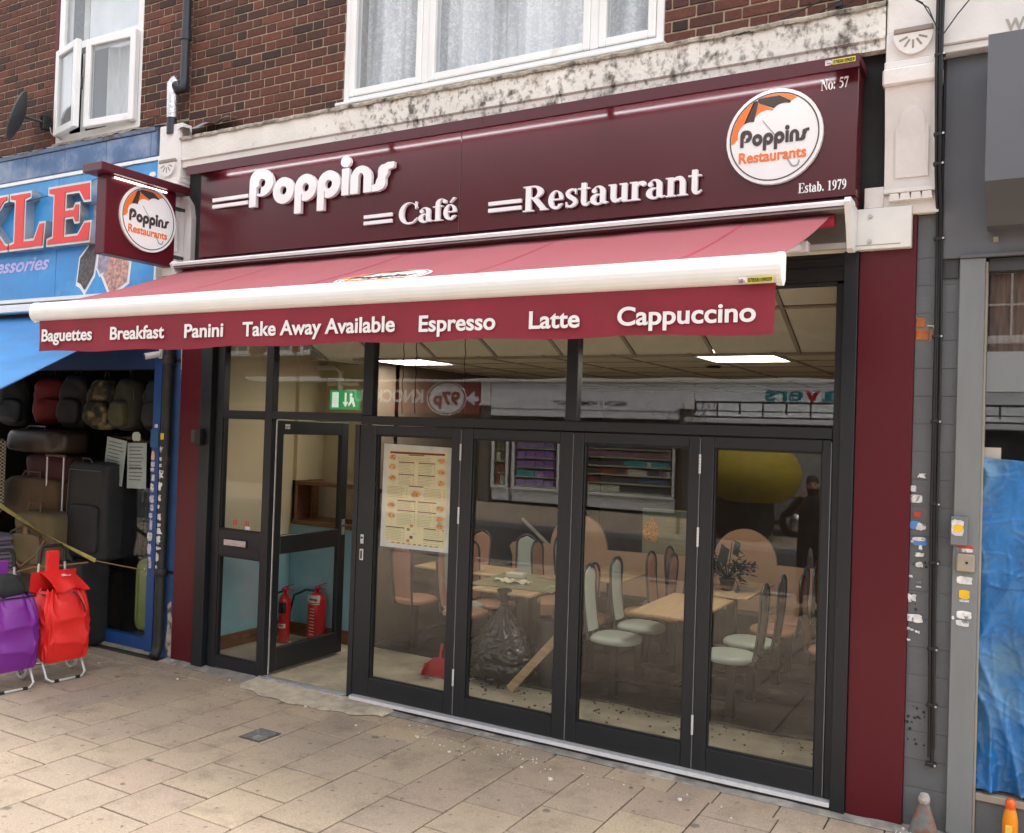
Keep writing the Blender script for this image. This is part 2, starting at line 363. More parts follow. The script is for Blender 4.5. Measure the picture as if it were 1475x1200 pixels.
def deco_glyphs():
    """fat round art-deco face of the shop name; x-height .6, cap .86"""
    G = {}; r = .3
    o = sub(ell(.3, .3, .3, .31), ell(.3, .3, .095, .10))
    G['o'] = (o, .63)
    G['p'] = (sub(un(o, rect(0, -.28, .185, .3)), rect(.185, -.3, .205, .16)), .63)
    G['P'] = (sub(un(ell(.36, .55, .33, .32), rect(.0, .0, .2, .56), it(ell(.25, .6, .25, .27), rect(0, .5, .5, .9))), ell(.37, .55, .1, .1), rect(.2, -.1, .228, .42), poly([(.2, .3), (.2, .45), (.36, .545), (.33, .3)])), .70)
    G['i'] = (un(rect(.02, 0, .2, .6), ell(.11, .75, .125, .125)), .25)
    G['n'] = (sub(un(it(ell(.27, .32, .27, .29), rect(0, .3, .6, .7)), rect(0, 0, .2, .34), rect(.34, 0, .54, .34)), it(ell(.27, .33, .07, .12), rect(0, .3, 1, 1)), rect(.2, -.1, .34, .34)), .57)
    G['s'] = (un(poly([(-.02, 0), (.16, 0), (.28, .09), (.32, .22), (.33, .36), (.37, .44), (.52, .47), (.53, .6), (.36, .6), (.22, .54), (.14, .42), (.13, .3), (.1, .17), (-.02, .14)]), ell(.2, .17, .12, .15), ell(.26, .42, .13, .15)), .5)
    return G
SG, DG = serif_glyphs(), deco_glyphs()
_gm = {}
def glyph_mesh(face, ch, thick, m, bevel=0.):
    k = (face, ch, thick, m.name)
    if k not in _gm:
        f, a = (SG if face == 's' else DG)[ch]
        lp = contours(f, -.12, -.4, 1.0, 1.0, .0125)
        _gm[k] = loops_mesh('letter', lp, thick, [m], bevel)
    return _gm[k]
def words(text, face, height, width, T, parent, m, thick=.02, track=0., name='letter', basis=None, joined=False):
    """T: matrix from text plane (x right, y up, z out) at the baseline start to parent space; the text is fitted to width x cap height"""
    G = SG if face == 's' else DG
    cap = .68 if face == 's' else .87
    tot = 0
    for i, c in enumerate(text): tot += (.28 if c == ' ' else G[c][1]+track)
    sx = width/tot; sy = height/cap; x = 0; out = []
    for c in text:
        if c == ' ': x += .28; continue
        me = glyph_mesh(face, c, 1.0, m)
        M = T @ Matrix.Translation((x*sx, 0, 0)) @ Matrix.Diagonal((sx, sy, thick, 1))
        if joined: out.append((me, M))
        else:
            mm = me.copy(); mm.transform(M); o = bpy.data.objects.new(name, mm); col.objects.link(o); o.parent = parent; out.append(o)
        x += G[c][1]+track
    if joined:
        bm = bmesh.new()
        for me, M in out:
            t = me.copy(); t.transform(M); bm.from_mesh(t); bpy.data.meshes.remove(t)
        mm = bpy.data.meshes.new(name); bm.to_mesh(mm); bm.free(); mm.materials.append(m)
        o = bpy.data.objects.new(name, mm); col.objects.link(o); o.parent = parent; return o
    return out
def sans(text, width, height, T, parent, m, thick=.003, bold=.0, name='lettering', shear=0., anchor='l', mode='cap'):
    cu = bpy.data.curves.new('t', 'FONT'); cu.body = text; cu.extrude = .5; cu.offset = bold; cu.shear = shear; cu.resolution_u = 6
    me = curve_mesh(name, cu, [m]); me.name = name
    vs = np.array([v.co[:] for v in me.vertices]); x0, x1 = vs[:, 0].min(), vs[:, 0].max()
    hh = .729+2*bold
    sx = width/(x1-x0); sy = (height/hh) if height else sx
    me.transform(Matrix.Diagonal((sx, sy, thick, 1)) @ Matrix.Translation((-x0, 0, 0)))
    me.transform(T); o = bpy.data.objects.new(name, me); col.objects.link(o); o.parent = parent
    return o
def face_front(x, y, z, par=None):   # text facing -y
    r = rootloc(par) if par is not None else (0, 0, 0)
    return Matrix(((1, 0, 0, x-r[0]), (0, 0, -1, y-r[1]), (0, 1, 0, z-r[2]), (0, 0, 0, 1)))
def face_right(x, y, z, par=None):   # text facing +x
    r = rootloc(par) if par is not None else (0, 0, 0)
    return Matrix(((0, 0, 1, x-r[0]), (1, 0, 0, y-r[1]), (0, 1, 0, z-r[2]), (0, 0, 0, 1)))
def face_left(x, y, z, par=None):
    r = rootloc(par) if par is not None else (0, 0, 0)
    return Matrix(((0, 0, -1, x-r[0]), (-1, 0, 0, y-r[1]), (0, 1, 0, z-r[2]), (0, 0, 0, 1)))
def face_back(x, y, z, par=None):    # text facing +y
    r = rootloc(par) if par is not None else (0, 0, 0)
    return Matrix(((-1, 0, 0, x-r[0]), (0, 0, 1, y-r[1]), (0, 1, 0, z-r[2]), (0, 0, 0, 1)))
def shape(f, T, parent, m, thick, name, h=.012, b=(-1.1, -1.1, 1.1, 1.1)):
    me = loops_mesh(name, contours(f, *b, h), 1.0, [m]); me.transform(T @ Matrix.Diagonal((1, 1, thick, 1)))
    o = bpy.data.objects.new(name, me); col.objects.link(o); o.parent = parent; return o

# ------------------------------------------------------------------ palette
FR = mat('frame_grey', (.011, .014, .018), rough=.42, var=.06, scale=3)
BLK = mat('black_plastic', (.012, .012, .013), rough=.5)
MAR = mat('maroon_panel', (.10, .009, .016), rough=.33, var=.05, scale=1.2, spec=.3)
MARD = mat('maroon_edge', (.085, .012, .020), rough=.38, var=.05, scale=2)
WHT = mat('white_plastic', (.82, .82, .80), rough=.35, var=.03)
UPVC = mat('upvc_white', (.80, .80, .79), rough=.4, var=.05, scale=3, dirt=(.45, .42, .36), dlo=.62, dhi=.85)
LETW = mat('letter_white', (.86, .86, .86), rough=.3, var=.02)
INKW = mat('print_white', (.80, .78, .78), rough=.7, var=.03)
ALU = mat('aluminium', (.62, .63, .66), rough=.35, metal=.85, var=.1, scale=20)
STEEL = mat('steel_tube', (.55, .55, .55), rough=.35, metal=.9)
DSTEEL = mat('dark_steel', (.10, .10, .10), rough=.4, metal=.6)
PASTE = mat('painted_stone_white', (.80, .76, .73), rough=.75, var=.08, scale=3, bump=.25, bscale=25, dirt=(.5, .44, .38), dlo=.58, dhi=.8)
SPOT = glass('shop_glass', tint=(.95, .96, .955), refl=.036, wave=.0004)
WGL = glass('window_glass', tint=(.95, .96, .97), refl=.07, wave=.03)
DGL = glass('door_glass', tint=(.97, .97, .97), refl=.022)
MORTAR = mat('mortar', (.38, .30, .21), rough=.95, var=.25, scale=20, bump=.6, bscale=120)
BRICK = ramp_mat('brick', [(.044, .019, .014), (.110, .036, .023), (.082, .028, .019), (.145, .046, .028), (.098, .032, .021), (.034, .018, .015), (.120, .040, .025), (.070, .025, .018)], soot=((.035, .024, .02), 1.7, .56, .75, .6))
CONC = mat('concrete', (.34, .31, .26), rough=.92, var=.22, scale=5, bump=.5, bscale=50, dirt=(.16, .14, .12), dscale=4, dlo=.5, dhi=.72)
CREAM = mat('cream_wall', (.62, .54, .36), rough=.8, var=.06, scale=2)
BLUEW = mat('interior_blue_wall', (.27, .50, .57), rough=.8, var=.08, scale=3, dirt=(.25, .36, .40), dlo=.62, dhi=.8)
WOOD = mat('brown_wood', (.17, .075, .03), rough=.5, var=.3, scale=4, stretch=(1, 1, 14))
PALEW = mat('pale_wood', (.62, .42, .24), rough=.45, var=.12, scale=3, stretch=(12, 1, 1))

# white lead-stained cornice
def cornice_mat():
    m = mat('stained_cornice', (.80, .76, .70), rough=.8, var=.1, scale=2, bump=.4, bscale=40)
    nt = m.node_tree; b = nt.nodes['Principled BSDF']; src = b.inputs['Base Color'].links[0].from_socket
    tc = N(m, 'ShaderNodeTexCoord')
    def layer(src, colr, sc_, stretch, lo, hi, xg=None, zg=None, det=7, rg=.62):
        mp = N(m, 'ShaderNodeMapping'); mp.inputs['Scale'].default_value = stretch; L(m, tc.outputs['Object'], mp.inputs['Vector'])
        n = N(m, 'ShaderNodeTexNoise'); n.inputs['Scale'].default_value = sc_; n.inputs['Detail'].default_value = det; n.inputs['Roughness'].default_value = rg; L(m, mp.outputs[0], n.inputs['Vector'])
        v = n.outputs[0]
        sp = N(m, 'ShaderNodeSeparateXYZ'); L(m, tc.outputs['Object'], sp.inputs[0])
        for g, ax in ((xg, 'X'), (zg, 'Z')):
            if g:
                r = N(m, 'ShaderNodeMapRange'); r.inputs['From Min'].default_value = g[0]; r.inputs['From Max'].default_value = g[1]; r.inputs['To Max'].default_value = g[2]
                L(m, sp.outputs[ax], r.inputs['Value']); a = N(m, 'ShaderNodeMath', operation='ADD'); L(m, v, a.inputs[0]); L(m, r.outputs[0], a.inputs[1]); v = a.outputs[0]
        r = N(m, 'ShaderNodeMapRange'); r.inputs['From Min'].default_value = lo; r.inputs['From Max'].default_value = hi; L(m, v, r.inputs['Value'])
        mi = N(m, 'ShaderNodeMix', data_type='RGBA'); mi.inputs[7].default_value = (*colr, 1); L(m, r.outputs[0], mi.inputs['Factor']); L(m, src, mi.inputs[6]); return mi.outputs[2]
    c = layer(src, (.42, .33, .24), 1.6, (1.5, 1, 1), .6, .8)
    c = layer(c, (.10, .08, .065), 7, (8, 1, .22), .68, .84, zg=(4.43, 4.53, .14), det=2.5, rg=.5)
    c = layer(c, (.05, .04, .035), 4, (11, 1, .16), .75, .82, zg=(4.36, 4.53, .085), det=3, rg=.5)           # drips from the top edge
    c = layer(c, (.11, .095, .08), 22, (1, 1, .8), .72, .92, xg=(-1.7, -.8, .22))                # mould towards the right end
    c = layer(c, (.12, .10, .08), 7, (1, 1, 1), .72, .84, xg=(-1.9, -.8, .17))
    c = layer(c, (.05, .045, .035), 12, (1, 1, 1), .76, .80, det=4)
    L(m, c, b.inputs['Base Color']); return m
CORN = cornice_mat()

# paving: pale tan slabs, stains, gum spots
def slab_mat():
    m = ramp_mat('paving_slab', [(.35, .272, .205), (.38, .296, .212), (.335, .265, .205), (.41, .322, .222), (.355, .27, .205), (.37, .292, .217)], rough=.9, scale=150, bump=.35, bscale=220, soot=((.15, .12, .09), 3.4, .50, .72, .62))
    b = m.node_tree.nodes['Principled BSDF']; src = b.inputs['Base Color'].links[0].from_socket
    ge = N(m, 'ShaderNodeNewGeometry'); c = src
    for s, th, rgb, amt in ((46, .24, (.20, .155, .11), .55), (75, .26, (.62, .55, .44), .4), (3.1, .10, (.10, .085, .07), .75), (1.3, .028, (.62, .60, .55), .8), (7, .12, (.13, .10, .075), .6), (13, .13, (.16, .13, .10), .5)):
        v = N(m, 'ShaderNodeTexVoronoi'); v.inputs['Scale'].default_value = s; v.inputs['Randomness'].default_value = 1
        nz = N(m, 'ShaderNodeTexNoise'); nz.inputs['Scale'].default_value = 18; L(m, ge.outputs['Position'], nz.inputs['Vector'])
        ad = N(m, 'ShaderNodeMix', data_type='RGBA'); ad.inputs[0].default_value = .04; L(m, ge.outputs['Position'], ad.inputs[6]); L(m, nz.outputs[1], ad.inputs[7])
        L(m, ad.outputs[2], v.inputs['Vector'])
        r = N(m, 'ShaderNodeMapRange'); r.inputs['From Min'].default_value = th; r.inputs['From Max'].default_value = th*.6; r.inputs['To Max'].default_value = amt
        L(m, v.outputs['Distance'], r.inputs['Value']); mi = N(m, 'ShaderNodeMix', data_type='RGBA'); mi.inputs[7].default_value = (*rgb, 1)
        L(m, r.outputs[0], mi.inputs['Factor']); L(m, c, mi.inputs[6]); c = mi.outputs[2]
    L(m, c, b.inputs['Base Color']); return m
SLAB = slab_mat()
JOINT = mat('joint_sand', (.055, .045, .033), rough=.95, var=.3, scale=15)

# ------------------------------------------------------------------ ground
g = MB(); g.box(-60, 60, -7.2, -.02, -.35, -.012, b=0); g.box(-60, 60, -45, -17.0, -.35, -.03, b=0)
ground = g.build('ground', mat('ground_bed', (.2, .18, .15), rough=.95), kind='structure')
pv = MB(); pv.box(-60, 60, -7.0, .0, -.3, -.010, b=0); pavement = pv.build('pavement', JOINT, kind='structure')
NS = 0; slabm = []
for k in range(5):
    b = MB(); b.box(-.1915, .1915, -.1895, .1895, -.05, 0, b=.003); slabm.append(b.mesh('paving_slab', [SLAB]))
X0 = -1.552; P = .3935; PY = .389
farm = MB()
for i in range(-19, 6):
    xc = X0+(i+.5)*P; odd = i % 2
    for j in range(0, 9):
        yc = -(.30+.195*(1-odd) + j*PY + PY/2) if True else 0
        if yc < -3.45 or (i < -15 and yc > -.3) or (xc > .45) or (xc < -8.6):
            continue
        o = inst('paving_slab', slabm[(i*3+j) % 5], pavement, (xc, yc, R.uniform(-.002, .002)), raw=True, rot=(R.gauss(0, .002), R.gauss(0, .002), R.choice((0, pi))+R.gauss(0, .0015)))
# everything beyond the nearest 220 slabs, joined
for i in range(-42, 30):
    xc = X0+(i+.5)*P; odd = i % 2
    for j in range(0, 18):
        yc = -(.30+.195*(1-odd) + j*PY + PY/2)
        if yc < -6.85: continue
        near = not (yc < -3.45 or (i < -15 and yc > -.3) or (xc > .45) or (xc < -8.6)) and -19 <= i < 6 and j < 9
        if near: continue
        dz = R.uniform(-.002, .002); farm.box(xc-.1905, xc+.1905, yc-.1885, yc+.1885, -.05, dz, b=.003)
farm.build('paving_slab', SLAB, pavement, kind='stuff')
# edge setts along the shopfronts: cut pieces between the slabs and the threshold
x = -8.0
while x < .5:
    wd = R.uniform(.22, .42); i = math.floor((x-X0)/P)
    b = MB(); yb = -.115; 
    b.box(x+.004, x+wd-.004, -.295, yb, -.05, R.uniform(-.003, .001), b=.004)
    o = b.build('edging_slab', SLAB, pavement, off=None)
    x += wd
# half slabs filling the even columns
for i in range(-17, 6):
    if i % 2 == 0:
        xc = X0+(i+.5)*P; b = MB(); b.box(xc-.1925, xc+.1925, -.489, -.303, -.05, R.uniform(-.002, .001), b=.004); b.build('half_slab', SLAB, pavement)
# grey cement haunching under the shopfront and the pale patch before the door
b = MB()
b.grid(lambda u, v: (-6.5+u*7.0, -.118+v*.13, .000+.014*v+.005*math.sin(u*60)*v+.004*math.sin(u*173+2)*v), 180, 5)
b.build('cement_haunch', mat('grey_cement', (.30, .28, .25), rough=.95, var=.35, scale=9, bump=.6, bscale=60, dirt=(.5, .46, .4), dscale=6, dlo=.55, dhi=.65), pavement)
b = MB()
def patch(u, v):
    x = -5.42+u*1.42; y0 = -.20-.13*math.sin(pi*min(1, max(0, u*1.08)))**.6*(1 if u > .05 else .6)-.02*math.sin(u*31); y = -.01+v*(y0+.01)
    return (x, y, .026*(1-v)**.5*(1 if 0 < u < 1 else .2)+.004*math.sin(x*40)*math.sin(y*50)*(1-v)+.0035)
b.grid(patch, 60, 10)
b.build('cement_patch', mat('pale_cement', (.46, .40, .31), rough=.95, var=.2, scale=12, bump=.7, bscale=70, dirt=(.25, .21, .17), dscale=7, dlo=.52, dhi=.7), pavement)
# grey paint stain stripe and plaster crumbs
b = MB()
for k in range(80):
    t = R.random(); x = R.gauss(-2.9, .45) if t < .75 else R.uniform(-7, -.3); y = R.gauss(-.34, .08) if t < .75 else R.uniform(-.6, -.12)
    s = R.uniform(.002, .008)*(1 if t < .92 else 2.2); a = R.random()*6
    b.prism([(x+s*math.cos(a+q)*R.uniform(.6, 1.2), y+s*math.sin(a+q)*R.uniform(.6, 1.2)) for q in (0, 1.3, 2.5, 3.8, 5)], 0, s*.5+.002, 'z')
for k in range(60):
    x = R.uniform(-.6, -.02); y = R.gauss(-.10, .05); s = R.uniform(.003, .010); a = R.random()*6
    b.prism([(x+s*math.cos(a+q), y+s*math.sin(a+q)) for q in (0, 1.3, 2.5, 3.8, 5)], 0, s+.002, 'z')
b.build('plaster_crumbs', mat('plaster', (.7, .68, .63), rough=.95), kind='stuff', label='white plaster crumbs scattered on the paving by the threshold', cat='debris')
for k in range(26):
    x, y = R.uniform(-6.3, -.2), R.uniform(-2.6, -.15); a = R.random()*6; q = MB(); q.tube([(x, y, .004), (x+.022*math.cos(a), y+.022*math.sin(a), .0045)], .0028, 6)
    if k % 2: q.build('cigarette_end', mat('butt', (.55, .42, .28), rough=.9), pavement)
# dark gum spots trodden into the slabs
q = MB()
for k in range(200):
    x, y = R.uniform(-8, .4), -R.uniform(.05, 3.3); s = R.choice((.003, .004, .005, .007, .009, .013))*R.uniform(.8, 1.15); a = R.random()*6; n = 9
    q.add([(x+s*R.uniform(.8, 1.1)*math.cos(a+i*2*pi/n), y+s*R.uniform(.8, 1.1)*math.sin(a+i*2*pi/n), .0034) for i in range(n)]+[(x, y, .0046)], [[i, (i+1) % n, n] for i in range(n)])
q.build('gum_spots', mat('old_gum', (.21, .175, .14), rough=.9, var=.5, scale=9), kind='stuff', label='dark trodden chewing gum spots over the paving slabs', cat='gum')
# small grey inspection cover let into the slabs
t = thing('inspection_cover', 'small square grey inspection cover set in the paving slabs', 'manhole cover', (-4.43, -.955, .003))
b = MB(); b.box(-4.525, -4.335, -1.06, -.85, -.02, .0025, b=.002); b.build('frame', mat('rusty_iron', (.075, .06, .05), rough=.85, var=.4, scale=30, bump=.6), t)
b = MB(); b.box(-4.508, -4.352, -1.043, -.867, -.02, .0065, b=.003); b.build('lid', mat('lid_grey', (.14, .145, .15), rough=.8, var=.3, scale=30, bump=.8, bscale=150, dirt=(.3, .26, .2), dscale=9, dlo=.55, dhi=.62), t)

# ------------------------------------------------------------------ brick walls of the upper floors
def brick_set():
    S = {}
    for nm, ln in (('s', .215), ('h', .1025)):
        S[nm] = []
        for k in range(4):
            b = MB(); j = [R.uniform(-.0015, .0015) for _ in range(4)]
            b.box(-ln/2+j[0], ln/2+j[1], -.004+R.uniform(-.002, .002), .05, -.0325+j[2], .0325+j[3], b=.004); S[nm].append(b.mesh('brick', [BRICK]))
    return S
BS = brick_set()
def ztop(x):   # top of what the camera can see of the wall
    return (5.46+(-5.065-x)*.246 if x < -5.0 else 5.45+(-5.0-x)*.19)
def brickwork(par, x0, x1, z0, z1, holes, phase):
    far = MB(); n = 0; c = 0; z = z0
    while z < z1:
        x = x0-(.0 if c % 2 == 0 else .16)-phase
        while x < x1:
            seq = ('s', 'h') if True else 0
            for nm, ln in (('s', .215), ('h', .1025)):
                a, e = x, x+ln; x = e+.0105
                spans = [(max(a, x0), min(e, x1))]
                for hx0, hx1, hz0, hz1 in holes:
                    if z+.065 > hz0+.01 and z < hz1:
                        ns = []
                        for s0, s1 in spans:
                            if s1 <= hx0 or s0 >= hx1: ns.append((s0, s1)); continue
                            if s0 < hx0: ns.append((s0, hx0-.004))
                            if s1 > hx1: ns.append((hx1+.004, s1))
                        spans = ns
                for s0, s1 in spans:
                    l = s1-s0
                    if l < .03: continue
                    vis = z < ztop(s0)+.15 and s1 > -9.7 and n < 298
                    if abs(l-ln) < .002 and vis:
                        inst('brick', BS[nm][R.randrange(4)], par, ((s0+s1)/2, R.uniform(-.002, .002), z+.0325), rot=(R.gauss(0, .006), 0, R.gauss(0, .008))); n += 1
                    elif vis:
                        b = MB(); b.box(-l/2, l/2, -.004, .05, -.0325, .0325, b=.004); inst('brick', b.mesh('brick', [BRICK]), par, ((s0+s1)/2, 0, z+.0325)); n += 1
                    else: far.box(s0, s1, -.004, .05, z, z+.065, b=.004)
        z += .0752; c += 1
    if far.v: far.build('brick', BRICK, par, kind='stuff')
LW = (-8.42, -7.16, 4.70, 6.45)         # left building's window opening
RW = (-4.735, -2.085, 4.50, 6.3)        # cafe's window opening
wl = thing('brick_wall', 'dark red brick upper wall above the blue luggage shop with satellite dish', 'wall', (-8, 0, 4.8))
b = MB()
for a in ((-10.6, LW[0], .003, .35, 4.74, 7.0), (LW[1], -6.5, .003, .35, 4.74, 7.0), (LW[0], LW[1], .003, .35, 6.45, 7.0)): b.box(*a, b=0)
b.build('mortar', MORTAR, wl)
brickwork(wl, -10.6, -6.505, 4.765, 7.0, [LW], .07)
wr = thing('brick_wall', 'reddish brick upper wall either side of the long white window above the cafe sign', 'wall', (-3.5, 0, 4.6))
b = MB()
for a in ((-6.5, RW[0], .003, .35, 4.5, 6.9), (RW[1], .6, .003, .35, 4.5, 6.9), (RW[0], RW[1], .003, .35, 6.3, 6.9)): b.box(*a, b=0)
b.build('mortar', MORTAR, wr)
brickwork(wr, -6.495, -.2, 4.59, 6.9, [RW], .0)
# red tile pieces at the feet of the walls
b = MB(); b.box(-8.475, -8.425, -.012, .01, 4.77, 7.0, b=.004); b.build('painted_reveal_edge', mat('oxblood_paint', (.13, .02, .02), rough=.7), wl)

for x0, x1, z0 in ((-14, -6.503, 7.0), (-6.497, 3.0, 6.9)):  # unseen upper walls and roof block, added to shade the pavement in front
    q = MB(); q.box(x0, x1, .003, .35, z0, 10.2, b=0); q.build('shade_upper_wall', mat('upper_brick', (.13, .045, .028), rough=.9, var=.3), wl if x0 < -10 else wr)
    q = MB(); q.box(x0, x1, .351, 9, 6.9, 10.2, b=0); q.box(x0, x1, 8.6, 9, 0, 6.8995, b=0); q.build('shade_roof_mass', mat('upper_brick', (.13, .045, .028)), wl if x0 < -10 else wr)
# flaking cement ledge + cornice of the cafe
cn = thing('cornice', 'white stained cornice band under the upper brick wall, black drips and mould', 'cornice', (-3.6, -.12, 4.33))
b = MB(); b.prism([(-.115, 4.345), (-.115, 4.52), (-.0, 4.52), (.0, 4.30), (-.06, 4.30)], -6.44, -.742, 'x'); b.prism([(-.10, 4.285), (-.10, 4.3445), (-.04, 4.3445), (-.04, 4.285)], -6.44, -.742, 'x'); b.build('band', CORN, cn)
def ledge(u, v):
    x = -6.46+u*5.72; p = [(-.13, 4.515), (-.135, 4.535), (-.12, 4.549), (-.06, 4.572), (.02, 4.60)][round(v*4)]
    k = .006*math.sin(x*23)+.004*math.sin(x*61+1)+.003*math.sin(x*117)
    return (x, p[0]+k*.7, p[1]+k*.6)
b = MB(); b.grid(ledge, 320, 5); b.build('drip_ledge', mat('weathered_render', (.42, .37, .30), rough=.95, var=.35, scale=14, bump=1, bscale=90, dirt=(.06, .05, .04), dscale=9, dlo=.5, dhi=.66), cn)
# cracked broken piece at the left end (lead flashing)
b = MB(); b.grid(lambda u, v: (-6.48+u*.62, -.14+.12*v-.02*math.sin(u*9), 4.60+.06*v+.02*u+.015*math.sin(u*14+v*3)), 24, 6); b.build('lead_flashing', mat('lead', (.30, .31, .33), rough=.55, metal=.3, var=.3, scale=9, bump=.8, bscale=20), cn)

# ------------------------------------------------------------------ windows
def frame_rect(mb, x0, x1, z0, z1, w, y0, y1, b=.006):
    mb.box(x0, x0+w, y0, y1, z0, z1, b=b); mb.box(x1-w, x1, y0, y1, z0, z1, b=b)
    mb.box(x0+w-.0005, x1-w+.0005, y0+.001, y1, z0, z0+w, b=b); mb.box(x0+w-.0005, x1-w+.0005, y0+.001, y1, z1-w, z1, b=b)
def room_box(name, x0, x1, z0, z1, y0, d, m, par):
    b = MB(); e = .03
    b.box(x0-e, x1+e, y0+d, y0+d+e, z0, z1, b=0); b.box(x0-e, x0, y0, y0+d, z0, z1, b=0); b.box(x1, x1+e, y0, y0+d, z0, z1, b=0)
    b.box(x0-e, x1+e, y0, y0+d+e, z0-e, z0-.001, b=0); b.box(x0-e, x1+e, y0, y0+d+e, z1+.001, z1+e, b=0); return b.build(name, m, par)
LACE = bpy.data.materials.new('net_curtain'); LACE.use_nodes = True
_m = LACE; _b = _m.node_tree.nodes['Principled BSDF']; _b.inputs['Base Color'].default_value = (.9, .9, .9, 1); _b.inputs['Roughness'].default_value = .9
_tc = N(_m, 'ShaderNodeTexCoord'); _n = N(_m, 'ShaderNodeTexNoise'); _n.inputs['Scale'].default_value = 26; _n.inputs['Detail'].default_value = 3; _n.inputs['Distortion'].default_value = 1.6
L(_m, _tc.outputs['Object'], _n.inputs['Vector']); _r = N(_m, 'ShaderNodeMapRange'); _r.inputs['From Min'].default_value = .5; _r.inputs['From Max'].default_value = .56; _r.inputs['To Min'].default_value = .72; _r.inputs['To Max'].default_value = .95
L(_m, _n.outputs[0], _r.inputs['Value'])
_mp = N(_m, 'ShaderNodeMapping'); _mp.inputs['Scale'].default_value = (4.2, 1, .25); L(_m, _tc.outputs['Object'], _mp.inputs['Vector']); _n2 = N(_m, 'ShaderNodeTexNoise'); _n2.inputs['Scale'].default_value = 1.5; _n2.inputs['Detail'].default_value = 3; L(_m, _mp.outputs[0], _n2.inputs['Vector'])
_r2 = N(_m, 'ShaderNodeMapRange'); _r2.inputs['From Min'].default_value = .38; _r2.inputs['From Max'].default_value = .56; _r2.inputs['To Min'].default_value = .42; _r2.inputs['To Max'].default_value = 1.15; L(_m, _n2.outputs[0], _r2.inputs['Value'])
_mm = N(_m, 'ShaderNodeMath', operation='MULTIPLY'); _mm.use_clamp = True; L(_m, _r.outputs[0], _mm.inputs[0]); L(_m, _r2.outputs[0], _mm.inputs[1]); L(_m, _mm.outputs[0], _b.inputs['Alpha'])
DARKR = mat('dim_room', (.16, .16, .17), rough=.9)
wt = thing('window', 'long white plastic window above the cafe sign with net curtains', 'window', (-3.4, 0, 4.6))
b = MB(); frame_rect(b, -4.735, -2.085, 4.603, 6.3, .055, .0, .10); 
b.box(-3.985, -3.925, -.004, .10, 4.659, 6.245); b.box(-2.605, -2.545, -.004, .10, 4.659, 6.245); b.build('frame', UPVC, wt)
for x0, x1 in ((-4.68, -3.985), (-3.925, -2.605), (-2.545, -2.14)):
    b = MB(); frame_rect(b, x0+.002, x1-.002, 4.661, 6.243, .052, -.012, .07); s = b.build('sash', UPVC, wt)
    b = MB(); b.box(x0+.054, x1-.054, .02, .028, 4.713, 6.19, b=0); b.build('pane', WGL, s)
b = MB(); b.box(-4.76, -2.06, -.075, .09, 4.575, 4.602, b=.006); b.build('sill', UPVC, wt)
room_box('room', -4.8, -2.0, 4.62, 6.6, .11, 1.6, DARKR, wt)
cu = thing('net_curtain', 'white patterned net curtain hanging in the long upper window', 'curtain', (-3.3, .2, 4.7))
def drape(x0, x1, y, z0, z1, amp, fr, sw=0, seed=0):
    def f(u, v):
        x = x0+u*(x1-x0); a = amp*(.6+.4*math.sin(x*3+seed)); return (x+sw*(1-v)*.5*u, y+a*math.sin(x*fr+seed+math.sin(x*5)), z0+v*(z1-z0)+(.03*math.sin(x*6+seed) if v == 0 else 0))
    return f
b = MB(); b.grid(drape(-4.66, -2.16, .18, 4.70, 6.3, .040, 46), 260, 8); b.build('netting', LACE, cu)
b = MB(); b.grid(drape(-3.86, -3.5, .24, 4.70, 6.3, .03, 60), 60, 6); b.grid(drape(-3.3, -2.75, .24, 4.70, 6.3, .03, 60, seed=2), 60, 6); b.build('drape', mat('white_cloth', (.78, .79, .82), rough=.9, var=.05), cu)

wt = thing('window', 'white window over the blue shop with its left casement swung open', 'window', (-7.8, 0, 4.75))
b = MB(); frame_rect(b, LW[0], LW[1], 4.77, 6.45, .075, -.005, .10); b.box(LW[0]+.075, LW[1]-.075, -.003, .1, 5.665, 5.735); b.build('frame', UPVC, wt)
b = MB(); b.box(LW[0]+.075, LW[1]-.075, .03, .038, 5.735, 6.375, b=0); b.build('pane', WGL, wt)
def casement(hx, wdt, ang, par, z0=4.83, z1=5.67, right=False):
    M = Matrix.Translation((hx, -.008, 0)) @ Matrix.Rotation(ang, 4, 'Z')
    s = -1 if right else 1
    b = MB(); w_ = .07
    for a in ((0, w_, z0, z1), (wdt-w_, wdt, z0, z1), (w_, wdt-w_, z0, z0+w_), (w_, wdt-w_, z1-w_, z1)):
        b.box(s*a[0], s*a[1], -.055, 0, a[2], a[3], b=.007, M=M)
    o = b.build('casement', UPVC, par)
    b = MB(); b.box(s*w_, s*(wdt-w_), -.03, -.022, z0+w_, z1-w_, b=0, M=M); b.build('pane', WGL, o)
    b = MB(); b.box(s*(wdt-.05), s*(wdt-.02), .001, .03, z0+.38, z0+.5, b=.004, M=M); b.build('handle', DSTEEL, o)
casement(LW[0]+.055, .50, -math.radians(13), wt); casement(LW[1]-.03, .66, math.radians(4), wt, right=True)
b = MB(); b.box(LW[0]-.02, LW[1]+.02, -.03, .1, 4.735, 4.768, b=.006); b.build('sill', mat('old_sill', (.38, .34, .28), rough=.95, var=.3, scale=12, bump=.8), wt)
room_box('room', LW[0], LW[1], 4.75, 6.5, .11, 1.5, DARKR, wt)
cu = thing('curtain', 'pale hanging curtain behind the open casement window', 'curtain', (-7.4, .2, 4.8))
b = MB(); b.grid(drape(-7.95, -7.2, .2, 4.80, 6.4, .03, 44, seed=1), 80, 6); b.build('cloth', mat('grey_net', (.62, .64, .62), rough=.9, var=.1, stretch=(8, 1, 1)), cu)
